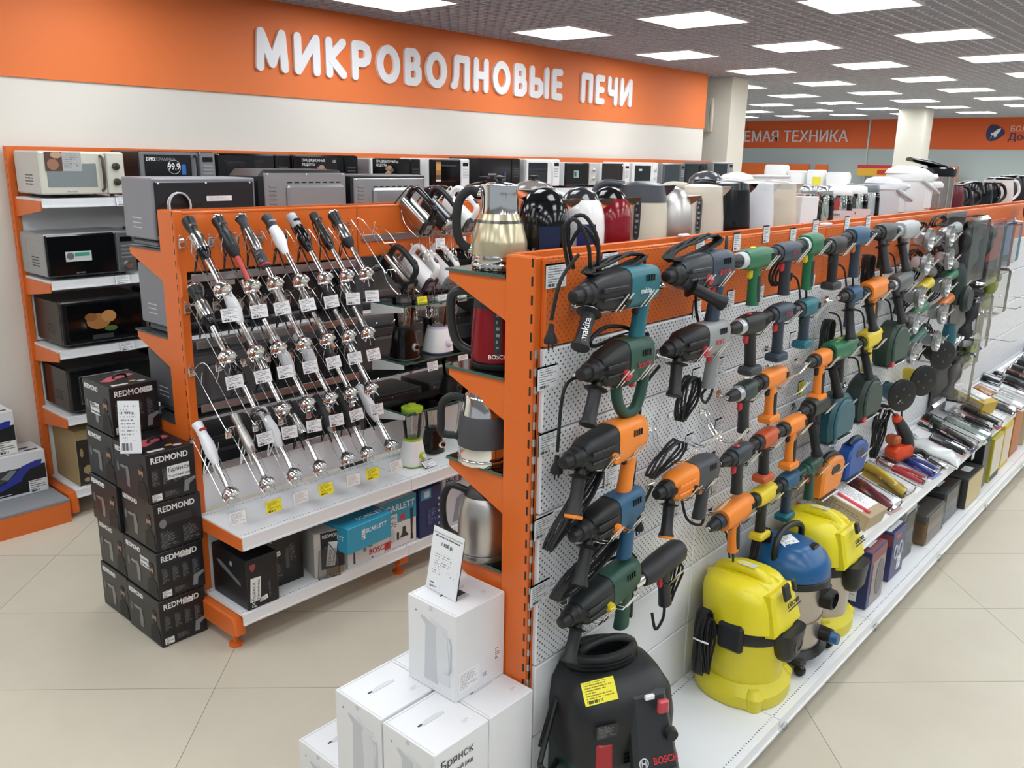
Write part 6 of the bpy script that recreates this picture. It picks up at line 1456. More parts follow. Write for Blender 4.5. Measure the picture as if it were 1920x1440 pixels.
t = tool(l, 5.25, 1.47, 'power tool', 'polisher', TX); part(t, 'body', MB().stack([(-.13, 0, 0, .05, .04, 2.4), (-.03, 0, 0, .075, .05, 2.4), (.06, 0, 0, .06, .045, 2.4), (.1, 0, 0, .03, .03, 2.2)], 18), mat('#1e2e2c', .5)); part(t, 'head', MB().lathe([(.07, 0), (.075, .02), (.06, .04)], 20, T(.02, -.04, -.1) @ R(90, 'X')), mat('#23302f', .5)); coil(t, .02, .1, .2, 4, 10, None, .06, .06); hooks_for(l, (5.27,), 1.47, -.05)
l = 'teal detail sander near the lower blister pack'
t = tool(l, 5.25, 1.14, 'sander', 'detail_sander', TX); part(t, 'body', MB().stack([(-.1, 0, 0, .03, .03, 2.4), (.0, 0, 0, .05, .04, 2.4), (.08, 0, 0, .035, .03, 2.2)], 18), mat('#1f5a6c', .4)); cord(t, [(0, 0, .08), (.1, .03, .05), (.14, .04, -.1), (.1, .04, -.18), (.06, .04, -.05)]); hooks_for(l, (5.25,), 1.14, -.06)
# empty hooks
for i, (u, z) in enumerate(((2.28, 1.22), (2.42, 1.24), (2.52, .97), (3.10, 1.36), (2.63, 1.205), (4.32, .97), (3.12, 1.28))):
    t = thing('wire_hook', 'empty chrome U shaped hook, ' + ('below the silver grey hammer', 'right of the hook below the silver grey hammer', 'beside the tail of the small orange hammer', 'under the compact teal drill', 'under the dark green driver with silver collar', 'right of the dark green saw with red knob', 'under the battery foot of the compact teal drill')[i], 'wire hook', (-1.414, u, z), 90, 'empty hooks on the pegboard')
    mb = MB()
    for s in (-.012, .012): mb.tube(spline([(s, 0, .03), (s, -.02, .03), (s, -.04, -.02), (s + .01, -.08, -.06), (s + .02, -.13, -.055), (s + .03, -.17, .0)], 4), .0022, 6)
    part(t, 'prong', mb, CHROME); part(t, 'back_plate', MB().box((0, -.003, .03), (.034, .004, .02), .001), CHROME)
# price tags on the board
for lab, u, z, w, h in (('teal and black rotary hammer', 1.775, 1.79, .085, .06), ('dark green rotary hammer with closed D handle', 1.752, 1.515, .085, .06), ('large orange and black rotary hammer', 1.765, 1.325, .085, .06), ('teal blue and black rotary hammer', 1.755, 1.075, .085, .06), ('green and black rotary hammer with ribbed front', 1.745, .87, .085, .06), ('black and silver grey rotary hammer', 2.13, 1.555, .08, .06), ('dark blue rotary hammer with ribbed top', 2.02, 1.81, .075, .05), ('smaller orange rotary hammer', 2.08, 1.14, .07, .06), ('black heat gun', 2.05, .91, .06, .06)):
    tool_tag(lab, u, z, None, w, h)
for l, u, z, *_ in D:
    if l.startswith('orange drill driver below'): tool_tag(l, u + .25, z - .17, TAG_Y, .05, .06); continue
    tool_tag(l, u + (.0 if z > 1.7 else -.02), z + (.035 if z > 1.7 else .055), None, .05, .058)
# boxed tools hanging at the far end
def pack(l, u, z, w, h, d, back, tool_m=None, name='blister_pack', x=-1.40, win=True):
    t = thing(name, l, 'packaged tool', (x, u, z), 90, 'packaged tools at the far end')
    part(t, 'backing_card', MB().box((w / 2, -.003, h / 2), (w, .005, h), .002), back)
    if tool_m:
        part(t, 'tool_in_pack', MB().tube(spline([(w * .25, -d * .5, h * .25), (w * .35, -d * .55, h * .5), (w * .6, -d * .5, h * .75), (w * .75, -d * .45, h * .8)], 5), [.03 + .012 * math.sin(i) for i in range(16)], 12), tool_m)
    if win: part(t, 'clear_blister', MB().box((w * .5, -d / 2 - .004, h * .52), (w * .94, d, h * .88), .02), PLASTIC_CLEAR)
    decal(t, 'fine_print', F(w * .5, h * .15, -.0065), w * .8, h * .2, FINE_ON_DARK)
    return t
pack('large clear pack with a black drill, hanging at the top of the far end', 5.22, 1.40, .42, .44, .14, mat('#6d6a68', .5), MATBLK)
pack('dark boxed tool behind clear plastic below the top pack', 5.72, 1.34, .4, .44, .13, mat('#55504e', .5), CHARC)
pack('grey boxed tool with barcode, middle of the far end', 5.62, 1.0, .40, .34, .14, mat('#8e8a86', .5), DARK)
pack('clear and black boxed tool standing low at the far end', 5.45, .63, .36, .36, .14, mat('#4a4745', .5), mat('#6f6a66', .4))
pack('red and clear pack with pale blue card, far end top', 6.2, 1.40, .40, .36, .08, mat('#b9564c', .5), None)
t = pack('pale blue card pack beside the red pack', 6.62, 1.42, .3, .32, .06, mat('#7f94bd', .5), None)
pack('black and lime green toolbox pack hanging at the far end', 6.0, 1.12, .45, .34, .13, mat('#23272a', .5), mat('#9aa832', .4))
pack('narrow black pack on a long hook at the far end', 6.35, .86, .12, .34, .05, mat('#1e2022', .5), None)
pack('black and green hand tool pack low at the far end', 5.95, .80, .28, .24, .06, mat('#2c3330', .5), mat('#8aa03a', .4))
t = tool('dark green round tool high at the far edge', 6.95, 1.80, 'power tool', 'polisher', TX); part(t, 'body', MB().lathe([(.03, -.06), (.07, -.04), (.075, .02), (.05, .05)], 20, R(90, 'X')), mat('#1f3a31', .5)); part(t, 'handle', MB().tube([(.03, .0, -.02), (.1, .02, -.09)], .02, 10), MATBLK); hooks_for('dark green round tool', (6.97,), 1.8, -.075)
for i, (u, z) in enumerate(((6.45, 1.18), (6.5, .95), (6.9, 1.2))):
    t = thing('wire_hook', 'long straight chrome hook at the far end, ' + ('upper one', 'lower one', 'farthest one')[i], 'wire hook', (-1.414, u, z), 90, 'empty hooks on the pegboard'); part(t, 'prong', MB().tube([(0, 0, 0), (0, -.2, 0), (0, -.23, .02)], .003, 6), CHROME); part(t, 'back_plate', MB().box((0, -.003, 0), (.03, .004, .03), .001), CHROME)
# ---------------------------------------------------------------- vacuum cleaners on the bottom shelf
VY = mat('#e8d926', .35); VYD = mat('#d9cc2e', .4)
def round_vac(label, u, x, r, h, tank, head, band, skirt=True, rz=90, zb=.30):
    t = thing('wet_dry_vacuum', label, 'vacuum cleaner', (x, u, .160), rz, 'vacuum cleaners on the bottom shelf')
    if skirt:
        part(t, 'base', MB().stack([(0, 0, 0, r, r * .98, 2.2), (.012, 0, 0, r * 1.03, r * 1.0, 2.3), (.05, 0, 0, r * 1.02, r * .99, 2.4), (.085, 0, .01, r * .86, r * .85, 2.2)], 36), VYD if tank is not STEELT else VYD)
        for a, c in ((-r * .72, -r * .62), (r * .72, -r * .62)):
            part(t, 'caster', MB().stack([(-.0, a, c, .03, .03, 2), (.05, a, c, .036, .036, 2), (.075, a * .94, c * .94, .02, .02, 2)], 14), VYD if tank is not STEELT else VYD)
    part(t, 'tank', MB().stack([(.07, 0, 0, r * .82, r * .82, 2), (zb - .04, 0, 0, r * .87, r * .87, 2), (zb, 0, 0, r * .88, r * .88, 2)], 36), tank)
    part(t, 'band', MB().stack([(zb - .005, 0, 0, r * .90, r * .90, 2), (zb, 0, 0, r * .915, r * .915, 2), (zb + .045, 0, 0, r * .925, r * .925, 2), (zb + .05, 0, 0, r * .91, r * .91, 2)], 36), band)
    part(t, 'suction_port', MB().stack([(zb - .075, 0, -r * .90, .03, .03, 2.5), (zb - .045, 0, -r * .92, .055, .045, 3), (zb + .05, 0, -r * .86, .08, .06, 3.4)], 18), band)
    part(t, 'port_hole', MB().lathe([(.034, 0), (.034, .012), (.024, .012), (.024, 0)], 18, T(0, -r * 1.13, zb + .0) @ R(90, 'X')), BLACK_G)
    part(t, 'latch', MB().box((-r * .91, -.01, zb + .02), (.03, .10, .11), .012), BLACK)
    return t
STEELT = mat('#bdb6ac', .3, .85)
def kar_head(t, r, h, sw, z0=.35):
    sec = []
    for i in range(9):
        f = i / 8
        sec.append((z0 + (h - z0) * (1 - (1 - f) ** 1.6), 0, .03 * f + .012 * f, r * (.95 - .10 * f - .24 * f ** 5), r * (.95 - .20 * f - .28 * f ** 4), 2.3 + .8 * f))
    part(t, 'head', MB().stack(sec, 40), VY)
    part(t, 'front_shield', MB().prism([(-.105, -.0), (.105, -.0), (.085, .15), (-.085, .15)], -.03, .03, .012, T(0, -r * .80, z0 - .01) @ R(-16, 'X')), VY)
    part(t, 'handle', MB().tube(spline([(0, r * .80, h - .08), (0, r * .78, h - .015), (0, r * .5, h + .012), (0, 0, h + .014), (0, -r * .28, h - .005), (0, -r * .42, h - .05)], 6), [.022] * 31, 12), VY)
    part(t, 'handle_rail', MB().body([(-.055, .035, h - .022, .12, .014, 3), (-.045, .035, h - .012, .125, .014, 3), (-.036, .035, h - .022, .12, .012, 3)], 14).body([(.036, .035, h - .022, .12, .012, 3), (.045, .035, h - .012, .125, .014, 3), (.055, .035, h - .022, .12, .014, 3)], 14), VY)
    M = T(0, -r * .80, z0 + .07) @ R(-16, 'X')
    if sw == 2: part(t, 'socket_cover', MB().box((-.03, -.033, .072), (.05, .012, .062), .006, M), BLACK_M); part(t, 'power_switch', MB().box((.035, -.033, .078), (.03, .012, .045), .006, M), BLACK)
    else: part(t, 'power_switch', MB().box((.0, -.033, .074), (.036, .014, .05), .006, M), BLACK)
    o = txt(t, 'KÄRCHER', .0235, M @ F(-.035, .012, -.0305), LETTER_K, 'brand_lettering', 'LEFT', .9, .0008)
    decal(t, 'black_underline', M @ F(.018, .004, -.0305), .105, .005, LETTER_K)
    decal(t, 'handle_label', T(0, .02, h + .0355) @ R(-90, 'X'), .035, .07, mat('#cfd0c4', .3))
t = round_vac('yellow vacuum cleaner with yellow tank and black belt', 2.76, -1.225, .170, .45, mat('#ddd02a', .3), VY, BLACK, zb=.25)
kar_head(t, .170, .455, 2, .30)
coil(t, -.195, .23, .26, 7, 86, None, .10, .06); coil(t, -.19, .22, .23, 4, 92, None, .08, .04)
part(t, 'cord_tie', MB().tube(spline([(-.225, .04, .25), (-.235, .07, .255), (-.225, .1, .25), (-.215, .07, .245)], 5, True), .003, 6), WHITE)
t = round_vac('yellow vacuum cleaner with steel tank, beside the tool shelf', 3.40, -1.215, .158, .45, STEELT, VY, BLACK, zb=.28)
kar_head(t, .158, .49, 1, .33)
# the blue one
t = thing('wet_dry_vacuum', 'blue topped vacuum cleaner with steel drum between the yellow ones', 'vacuum cleaner', (-1.215, 3.09, .160), 90, 'vacuum cleaners on the bottom shelf')
r = .148
part(t, 'drum', MB().lathe([(r * .93, .06), (r * .93, .34)], 36), STEELT)
part(t, 'wheel_base', MB().stack([(.035, 0, 0, r * 1.02, r * 1.02, 2.2), (.05, 0, 0, r * 1.12, r * 1.1, 2.4), (.075, 0, 0, r * .98, r * .98, 2)], 30), BLACK)
for a, c in ((-.12, -.12), (.12, -.12), (-.12, .12), (.12, .12)):
    o = part(t, 'caster', MB().box((a, c, .045), (.05, .05, .03), .01), BLACK); part(o, 'wheel', MB().lathe([(.02, -.012), (.024, 0), (.02, .012)], 14, T(a * 1.12, c * 1.12, .0242) @ R(90, 'Y')), BLACK_G)
part(t, 'rim', MB().lathe([(r * .96, .335), (r * 1.05, .34), (r * 1.05, .365), (r * .98, .372)], 36), BLACK)
VB = mat('#17568c', .3)
part(t, 'head', MB().stack([(.37, 0, 0, r * 1.02, r * 1.02, 2.1), (.41, 0, .0, r * 1.0, r * 1.0, 2.2), (.445, 0, .01, r * .88, r * .9, 2.5), (.475, 0, .02, r * .62, r * .7, 3), (.485, 0, .02, r * .5, r * .55, 3)], 36), VB)
part(t, 'front_panel', MB().prism([(-.09, 0), (.09, 0), (.06, .075), (-.06, .075)], -.02, .02, .01, T(0, -r * .82, .385) @ R(-38, 'X')), VB)
part(t, 'handle', MB().tube(spline([(-.12, .02, .42), (-.118, .02, .5), (-.05, .03, .53), (.05, .03, .53), (.118, .02, .5), (.12, .02, .42)], 5), .013, 10), BLACK)
part(t, 'power_switch', MB().box((.02, -.075, .478), (.05, .03, .012), .004, None), BLACK)
part(t, 'suction_port', MB().lathe([(.045, 0), (.04, .05), (.032, .055), (.032, .02)], 20, T(.02, -r * .88, .28) @ R(90, 'X')).box((.02, -r * .93, .30), (.08, .04, .10), .02), BLACK)
part(t, 'drain_valve', MB().lathe([(.03, 0), (.028, .05)], 16, T(.03, -r * .9, .12) @ R(90, 'X')), BLACK); part(t, 'drain_cap', MB().lathe([(.026, 0), (.022, .03)], 16, T(.03, -r * .9 - .048, .115) @ R(90, 'X')), VB)
part(t, 'stripe_print', MB().tube([(.08 * math.sin(a), -r * .935 * 1.0 + .0, .2) if False else (r * .934 * math.sin(a), -r * .934 * math.cos(a), .195 + .006 * math.sin(3 * a)) for a in [(-.9 + .1 * i) for i in range(14)]], .003, 4), mat('#7a5a2c', .4))
coil(t, -.13, .42, .26, 6, 75, None, .10, .09)
price_tag((0, 0, 0), 'white price tag lying on the blue vacuum cleaner', .085, .06, M=T(-1.225, 3.06, .160 + .49) @ R(70, 'Z') @ R(-75, 'X'))
# the black and green one in front
t = thing('wet_dry_vacuum', 'black and dark green box shaped vacuum cleaner with red latch', 'vacuum cleaner', (-1.27, 1.925, .160), 62, 'vacuum cleaners on the bottom shelf')
GRNB = mat('#123028', .45); BBK = mat('#17191b', .45)
part(t, 'tank', MB().stack([(.02, 0, 0, .165, .14, 3.4), (.05, 0, 0, .172, .145, 3.6), (.22, 0, 0, .172, .145, 3.6)], 36), GRNB)
part(t, 'head', MB().stack([(.215, 0, 0, .175, .148, 3.6), (.33, 0, .0, .175, .148, 3.8), (.40, .0, .006, .168, .138, 3.6), (.44, .0, .016, .145, .115, 3.2), (.455, .0, .02, .11, .09, 3)], 40), BBK)
part(t, 'control_panel', MB().prism([(-.075, -.16), (.075, -.16), (.06, .08), (-.06, .08)], -.03, .02, .014, T(.06, -.125, .34) @ R(-22, 'X')), mat('#2a2d30', .4))
part(t, 'hose_bundle', MB().tube([(-.02 + .1 * math.cos(i * .35), .04 + .06 * math.sin(i * .35), .455 + .012 * (i / 18)) for i in range(56)], .017, 9), mat('#101214', .5))
part(t, 'carry_handle', MB().tube(spline([(-.09, .03, .42), (-.08, .03, .5), (.0, .03, .525), (.08, .03, .5), (.09, .03, .42)], 5), .014, 10), BBK)
part(t, 'latch', MB().box((-.085, -.155, .235), (.055, .026, .11), .008, R(-4, 'X')), mat('#a5242c', .4))
part(t, 'side_bracket', MB().tube(spline([(-.17, .02, .36), (-.24, -.04, .22), (-.25, -.06, .2), (-.22, -.05, .17), (-.17, .0, .16)], 5), .009, 8).tube(spline([(-.17, .04, .36), (-.235, -.01, .23)], 5), .005, 6), BBK)
part(t, 'power_switch', MB().box((.085, -.165, .40), (.035, .02, .045), .006, None), mat('#c0404a', .25)); part(t, 'switch_mark', MB().box((.05, -.145, .425), (.03, .012, .014), .002), WHITE); part(t, 'knob', MB().lathe([(.022, 0), (.018, .02)], 16, T(.11, -.17, .31) @ R(90, 'X')), BLACK)
Mb = T(.06, -.125, .34) @ R(-22, 'X')
txt(t, 'BOSCH', .028, Mb @ F(-.015, -.125, -.0305), mat('#c8323a'), 'brand_lettering', 'LEFT', .9, .001); part(t, 'round_logo', MB().tube([(-.045 + .014 * math.cos(a * PI / 8), -.031, -.115 + .014 * math.sin(a * PI / 8)) for a in range(16)], .002, 5, True, Mb).box((-.045, -.031, -.115), (.016, .002, .003), 0, Mb).box((-.051, -.031, -.115), (.003, .002, .016), 0, Mb).box((-.039, -.031, -.115), (.003, .002, .016), 0, Mb), mat('#d0d2d4'))
decal(t, 'fine_print', Mb @ F(.015, -.145, -.0305), .06, .012, FINE_ON_DARK)
decal(t, 'rating_plate', T(-.085, -.1505, .345), .07, .045, FINE_ON_DARK)
vs = MB()
for i in range(3): vs.box((.03, -.149, .225 + .014 * i), (.11, .004, .005))
part(t, 'vent_slats', vs, BLACK_G, None, 0)
part(t, 'hose_port', MB().lathe([(.034, 0), (.032, .012), (.022, .012), (.022, 0)], 18, T(.12, -.142, .13) @ R(90, 'X')), BLACK_G)
price_tag((0, 0, 0), 'yellow price tag on the black box shaped vacuum cleaner', .10, .065, TAG_Y, M=T(-1.225, 1.80, .605) @ R(52, 'Z') @ R(-32, 'X') @ R(-8, 'Y'))

CW = print_mat('white_pack_print', '#e6e4e0', '#8a8c90', 7, .5)
# ---------------------------------------------------------------- packets on the sloping tool shelf
SL = math.degrees(math.atan2(.085, .302))
def on_shelf(x): return .60 + (x + 1.41) * (-.085 / .302)
def packet(label, u, x, w, l, card, tool_m, kind='tube', h=.03, rz=0, lift=0.0, tagit=True, face=CW, group='packaged hand tools on the sloping shelf'):
    """flat pack: length l runs down the slope, width w along the shelf"""
    M = T(x, u, on_shelf(x) + .0035 + lift) @ R(SL, 'Y') @ R(rz, 'Z')
    t = thing('tool_packet', label, 'packaged tool', (0, 0, 0), 0, group, M)
    part(t, 'backing_card', MB().box((0, 0, 0), (l, w, .004), .001), card)
    if face is not None:
        o = decal(t, 'printed_face', T(l * .22, 0, .0028) @ R(-90, 'X'), l * .45, w * .86, face)
    if kind == 'tube':
        part(t, 'tool_shaft', MB().tube([(-l * .42, 0, h * .5), (l * .4, .0, h * .5)], [w * .16, w * .12], 10), tool_m)
        part(t, 'tool_grip', MB().tube([(-l * .42, 0, h * .5), (-l * .14, 0, h * .55), (-l * .1, 0, h * .5)], [w * .18, w * .22, w * .12], 12), RUBBER)
    elif kind == 'pliers':
        for s in (-1, 1): part(t, 'plier_handle', MB().tube(spline([(l * .42, s * w * .3, h * .5), (l * .15, s * w * .26, h * .6), (-l * .1, s * w * .06, h * .5), (-l * .2, 0, h * .5)], 5), w * .085, 8), tool_m)
        part(t, 'jaws', MB().body([(-l * .44, 0, h * .5, w * .04, h * .15, 2), (-l * .3, 0, h * .5, w * .14, h * .3, 2.4), (-l * .14, 0, h * .5, w * .1, h * .25, 2.4)], 12), CHROME)
    elif kind == 'gun':
        part(t, 'tool_body', MB().tube(spline([(-l * .43, w * .2, h * .5), (-l * .2, w * .18, h * .7), (.0, w * .05, h * .7), (l * .3, -w * .18, h * .6), (l * .42, -w * .2, h * .5)], 5), [w * .12] * 21, 10), tool_m)
        part(t, 'tool_lever', MB().tube(spline([(-l * .1, -.0, h * .5), (l * .1, w * .2, h * .6), (l * .38, w * .1, h * .5)], 5), w * .06, 8), tool_m)
        part(t, 'tool_tip', MB().box((l * .38, -w * .2, h * .5), (l * .1, w * .2, h * .5), .004), BLACK)
    elif kind == 'box':
        part(t, 'carton', MB().box((0, 0, h / 2), (l, w, h), .002), card)
        part(t, 'contents', MB().tube([(-l * .2, -w * .28, h + .006), (l * .42, -w * .3, h + .006)], .008, 8), tool_m)
        decal(t, 'printed_face', T(-.02, 0, h + .001) @ R(-90, 'X'), l * .8, w * .9, FINE_ON_WHITE); decal(t, 'side_print', T(0, -w / 2 - .0006, h / 2), l * .9, h * .8, print_mat('tan_box_print', '#b5a88e', '#6e6a64', 5, .6))
    elif kind == 'bag':
        part(t, 'crumpled_bag', MB().body([(-l * .5, 0, .006, w * .35, .006, 2.5), (-l * .3, .01, h * .5, w * .5, h * .5, 2.2), (0, -.008, h * .45, w * .44, h * .42, 2.6), (l * .25, .008, h * .5, w * .5, h * .5, 2.2), (l * .5, 0, .006, w * .42, .006, 2.6)], 14), tool_m)
    elif kind == 'blades':
        for s in (-.25, 0, .25): part(t, 'blade_strip', MB().box((0, s * w, h * .35), (l * .9, w * .16, h * .3), .002), tool_m)
    if kind not in ('bag', 'box'): part(t, 'clear_blister', MB().box((0, 0, h * .55 + .002), (l * .94, w * .9, h), .008), PLASTIC_CLEAR)
    if tagit: decal(t, 'price_sticker', T(l * .42, w * .2, h * .2 + .012) @ R(-90, 'X') @ R(80, 'Y'), .034, .022, STICKER)
    return t
CD = mat('#24262a', .4); CR = mat('#b8434a', .45); CB = mat('#2a3c8e', .4); CG = mat('#2c4038', .45)
packet('tan edged white box with a red rod on top, nearest on the sloping shelf', 3.76, -1.245, .19, .26, mat('#b3a181', .6), mat('#e05560', .4), 'box', .07, -4)
packet('dark red skeleton gun in clear wrap, beside the tan edged box', 4.02, -1.24, .13, .29, mat('#c9a7a5', .5), mat('#8a3a44', .3), 'gun', .04, -6)
packet('bright yellow hand tool in a black and white pack', 4.24, -1.245, .16, .28, CW, mat('#d9b43a', .3), 'gun', .04, -4, 0, True, mat('#33352f', .5))
packet('red handled pliers in clear pack beside the yellow tool', 4.46, -1.235, .11, .27, mat('#d9d7d4', .5), mat('#d8383f', .35), 'pliers', .035, 4)
packet('blue handled pliers on pale card with red top', 4.65, -1.235, .14, .28, mat('#8f9bcf', .5), mat('#2f46a8', .3), 'pliers', .035, -3, 0, True, mat('#c9586a', .5))
packet('shiny white plastic bag beside the red orange sander', 4.93, -1.20, .15, .27, CW, mat('#d5d9d8', .18), 'bag', .05, 6)
packet('pink and black packet beyond the white bag', 5.13, -1.19, .10, .22, mat('#dfb3bf', .5), CD, 'tube', .03, 2)
packet('navy packet with white label and black clamp', 5.30, -1.215, .13, .29, mat('#2a3160', .4), BLACK, 'gun', .035, 0, 0, True, CW)
packet('pale yellow striped blade packet', 5.47, -1.195, .09, .27, mat('#d6d5ad', .5), mat('#c9d2cf', .3), 'blades', .02)
packet('dark green file packet beside the pale yellow one', 5.59, -1.20, .09, .28, CG, mat('#9fb4ac', .3), 'blades', .02)
packet('red packet with green tape measure, at the back of the shelf', 5.42, -1.36, .10, .12, mat('#b5432f', .5), mat('#3c5a45', .4), 'tube', .03)
packet('grey packet with two small black clamps', 5.73, -1.22, .10, .27, mat('#b9bbbd', .5), MATBLK, 'pliers', .035, 6)
packet('red striped packet with black spool', 5.87, -1.20, .10, .26, CR, MATBLK, 'tube', .04, -4)
packet('large mustard yellow box with silver face, leaning at the back', 6.03, -1.32, .20, .26, mat('#c2a22a', .5), mat('#c9cac8', .2), 'box', .09, -12)
packet('clear pack of silver scissors beyond the mustard box', 6.25, -1.20, .12, .26, mat('#cfd0cf', .4), mat('#4a4c50', .4), 'pliers', .035, 5)
packet('white packet with red corner mark, near the shelf edge', 6.47, -1.17, .13, .22, CW, mat('#dfe1e0', .3), 'blades', .02, 0, 0, True, CR)
packet('white folded paper packet beyond the red cornered one', 6.68, -1.17, .14, .22, CW, mat('#e4e6e6', .3), 'blades', .015)
packet('red and orange flat packet behind the white ones', 6.52, -1.33, .16, .14, mat('#b5323a', .5), mat('#d9a04a', .4), 'blades', .015)
packet('black tube with barcode, far part of the shelf', 6.95, -1.20, .10, .26, CD, MATBLK, 'tube', .05, 4)
packet('dark green tube beyond the black barcode tube', 7.15, -1.23, .09, .28, CG, mat('#22332c', .4), 'tube', .05, 4)
packet('silver tool with red label card, far part of the shelf', 7.38, -1.24, .11, .28, mat('#c8554f', .5), CHROME, 'tube', .04, 4)
packet('steel tube packet beside the far black case', 7.62, -1.25, .10, .28, mat('#b9bcc0', .4), CHROME, 'tube', .04, 4)
packet('long black case at the far end of the sloping shelf', 7.86, -1.25, .12, .28, CD, MATBLK, 'tube', .06, 4)
packet('blue and red box at the far end of the sloping shelf', 8.2, -1.30, .26, .24, mat('#2b4c9e', .4), mat('#d8434a', .4), 'box', .07, 8)
packet('clear packet with dark long tool leaning by the boxed tool', 6.78, -1.36, .10, .14, mat('#6b6d70', .4), CD, 'tube', .04, 20)
for i in range(10):
    cs = (('#c4c7c9', 'silver'), ('#3a4a86', 'blue'), ('#a8493f', 'brick red'), ('#e0d9c9', 'cream'), ('#26282b', 'black'))[i % 5]
    packet('small %s packet tucked along the %s edge, %s' % (cs[1], ('front', 'back')[i % 2], ('by the blue pliers', 'behind the white bag', 'by the pink packet', 'behind the navy packet', 'by the green file packet', 'behind the black clamps', 'by the black spool', 'behind the scissors', 'by the folded paper packet', 'behind the black tube')[i]),
           (4.79, 5.0, 5.2, 5.26, 5.66, 5.72, 5.95, 6.3, 6.82, 7.05)[i], -1.15 if i % 2 == 0 else -1.365, .06, .08 if i % 2 else .10, mat(cs[0], .45), CHROME if i % 3 else CD, ('blades', 'tube')[i % 2], .02, (i * 37) % 30 - 15)
# red-orange sander standing on the shelf
l = 'red orange and black finishing sander standing on the sloping shelf'
t = thing('finishing_sander', l, 'sander', (-1.30, 4.62, on_shelf(-1.30) + .004), 75, None)
RO = mat('#e04c22', .4)
part(t, 'sanding_base', MB().box((0, 0, .008), (.19, .10, .014), .004), MATBLK); part(t, 'lower_body', MB().stack([(.015, 0, 0, .085, .045, 3.4), (.06, 0, 0, .09, .05, 3.2), (.085, .01, 0, .07, .045, 3)], 24), RO)
part(t, 'upper_body', MB().tube(spline([(.05, 0, .07), (.03, 0, .13), (-.02, .0, .19), (-.06, 0, .23)], 6), [.046, .045, .044, .043, .042, .04, .039, .037, .035, .034, .033, .032, .031, .03, .029, .028, .028, .028, .024], 16), mat('#1f2a2c', .45)); part(t, 'tail', MB().tube([(-.06, 0, .23), (-.08, 0, .25)], [.026, .018], 12), RO); part(t, 'dust_box', MB().box((-.07, .0, .12), (.06, .07, .05), .012), mat('#b0562e', .5))
coil(t, -.1, .22, .16, 4, 60, None, .09, .07); cord(t, [(-.08, 0, .25), (-.12, .04, .3), (-.14, .08, .22), (-.13, .09, .1), (-.11, .05, .02)]); part(t, 'black_dust_port', MB().tube(spline([(.1, -.02, .03), (.13, -.05, .03), (.12, -.09, .015)], 5), .015, 8), MATBLK)
# card hanging on the shelf edge
t = thing('shelf_talker', 'red topped white price card hanging on the sloping shelf edge', 'price tag', (-1.096, 5.35, .47), 90)
part(t, 'card', MB().box((0, 0, 0), (.06, .0016, .075)), TAG, None, 0); part(t, 'red_top', MB().box((0, -.001, .05), (.06, .002, .026)), CR, None, 0)
# ---------------------------------------------------------------- boxes on the bottom shelf of the drill gondola
BS = 'boxes on the bottom shelf under the tool packets'
NV = mat('#252f63', .35)
t = carton('tool_carton', 'navy and red tool carton leaning by the steel tank vacuum cleaner', -1.075, 3.645, .160, .20, .26, .275, NV, 'box', BS)
decal(t, 'silver_print', F(.115, .13), .165, .255, mat('#9a8f8c', .4)); decal(t, 'red_print', F(.1, .245, -.0006), .19, .05, mat('#8a4a4a', .45)); shape(t, 'picture', F(.135, .12, -.0012), oval(.05, .09), mat('#6a6668', .4)); decal(t, 'orange_print', F(.045, .13, -.0012), .024, .15, print_mat('orange_letters', '#9a8f8c', '#c8552f', 5, .9)); decal(t, 'red_top', TP(.1, .13, .275), .19, .25, mat('#7d4850', .45))
decal(t, 'sticker', L(.1, .10), .11, .15, FINE_ON_WHITE); decal(t, 'fine_print', L(.06, .2), .012, .1, mat('#8f98c0')); decal(t, 'white_flyer', TP(.1, .08, .279), .1, .1, FINE_ON_WHITE)
t = carton('tool_carton', 'purple navy carton with white ring pictures, second under the sloping shelf', -1.09, 3.99, .160, .19, .24, .25, mat('#3d4069', .4), 'box', BS)
for a in (.055, .125): o = part(t, 'ring_picture', MB().tube([(a + .022 * math.cos(i * PI / 8), -.001, .14 + .035 * math.sin(i * PI / 8)) for i in range(16)], .004, 5, True), mat('#cfcfd6'))
decal(t, 'orange_print', F(.07, .22), .07, .02, mat('#b8685c')); decal(t, 'sticker', F(.12, .07), .05, .07, STICKER); decal(t, 'red_print', L(.12, .21), .23, .06, mat('#8f4a48')); decal(t, 'white_print', TP(.1, .12, .25), .17, .2, FINE_ON_WHITE); shape(t, 'picture', TP(.1, .14, .2515), oval(.06, .03), mat('#45474c')); decal(t, 'grey_print', L(.16, .08), .13, .14, mat('#b9bac4', .4))
t = carton('tool_carton', 'pale carton with navy edge standing behind the ring picture carton', -1.12, 4.26, .160, .16, .24, .27, mat('#b5b2ae', .4), 'box', BS); decal(t, 'navy_print', F(.08, .2), .15, .1, NV); decal(t, 'plastic_gloss', F(.08, .12, -.002), .155, .25, PLASTIC_CLEAR)
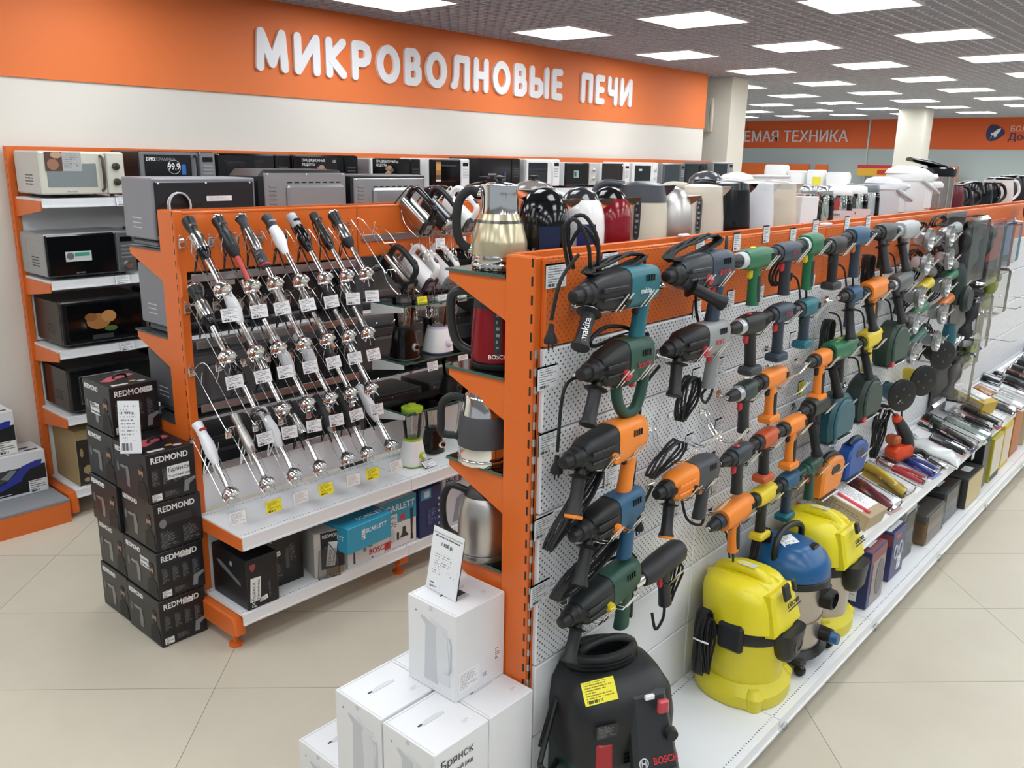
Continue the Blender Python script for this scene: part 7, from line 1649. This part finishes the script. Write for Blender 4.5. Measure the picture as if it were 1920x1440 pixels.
t = carton('tool_carton', 'brown kraft box with barcode wrapped in clear film', -1.09, 4.53, .160, .30, .24, .12, mat('#9a7d58', .6), 'box', BS); decal(t, 'barcode_label', L(.1, .05), .05, .06, STICKER); decal(t, 'barcode_label', L(.19, .05), .05, .06, print_mat('kraft_print', '#9a7d58', '#4a3c2c', 5, .6, True)); part(t, 'grey_lid', MB().box((.15, .12, .145), (.30, .24, .05), .004), mat('#6f6a62', .4)); part(t, 'tag', MB().box((.08, .1, .1715), (.1, .05, .002)), FINE_ON_WHITE, None, 0); part(t, 'clear_film', MB().box((.15, .12, .09), (.315, .255, .178), .01), PLASTIC_CLEAR)
t = carton('tool_carton', 'grey clear wrapped box behind the kraft box', -1.10, 4.88, .160, .30, .24, .19, mat('#5c5d5e', .35), 'box', BS); part(t, 'clear_film', MB().box((.15, .12, .1), (.315, .255, .198), .01), PLASTIC_CLEAR); decal(t, 'paper_tag', TP(.12, .08, .2), .12, .05, FINE_ON_WHITE)
t = carton('tool_carton', 'long black box with tan front side, lying on the bottom shelf', -1.07, 5.22, .160, .34, .3, .185, mat('#3a3b39', .4), 'box', BS); decal(t, 'tan_print', F(.17, .092), .33, .17, mat('#cdb98a', .5)); decal(t, 'paper_tag', TP(.2, .06, .185), .1, .05, FINE_ON_WHITE); part(t, 'stripe_print', MB().box((.17, .2, .186), (.3, .012, .001)).box((.17, .17, .186), (.3, .008, .001)), mat('#b5aa84', .5), None, 0)
t = carton('tool_carton', 'black box standing upright beside the mustard green box', -1.09, 5.60, .160, .14, .26, .30, mat('#1f2123', .35), 'box', BS); txt(t, 'FORWARD', .028, L(.2, .2), mat('#8a8c8e'), 'brand_lettering'); decal(t, 'sticker', TP(.07, .12, .3), .03, .05, STICKER)
t = carton('tool_carton', 'mustard green box with pale front under a price card', -1.08, 5.80, .160, .24, .28, .29, mat('#b3a92a', .45), 'box', BS); decal(t, 'pale_print', F(.12, .16), .22, .23, mat('#d6cfc0', .45)); decal(t, 'black_edge', F(.12, .02), .22, .035, BLACK); decal(t, 'paper_tag', TP(.12, .1, .29), .2, .08, FINE_ON_WHITE)
t = carton('tool_carton', 'yellow box with white front next to the mustard green one', -1.09, 6.12, .160, .22, .28, .30, mat('#d1b22c', .45), 'box', BS); decal(t, 'pale_print', F(.11, .15), .2, .24, mat('#d9cdb8', .45))
carton('tool_carton', 'tall orange brown box near the far end of the bottom shelf', -1.10, 6.44, .160, .24, .26, .33, mat('#b5703c', .5), 'box', BS)
carton('tool_carton', 'cream box farthest along the bottom shelf', -1.09, 6.82, .160, .3, .26, .30, mat('#cfc0a2', .5), 'box', BS)
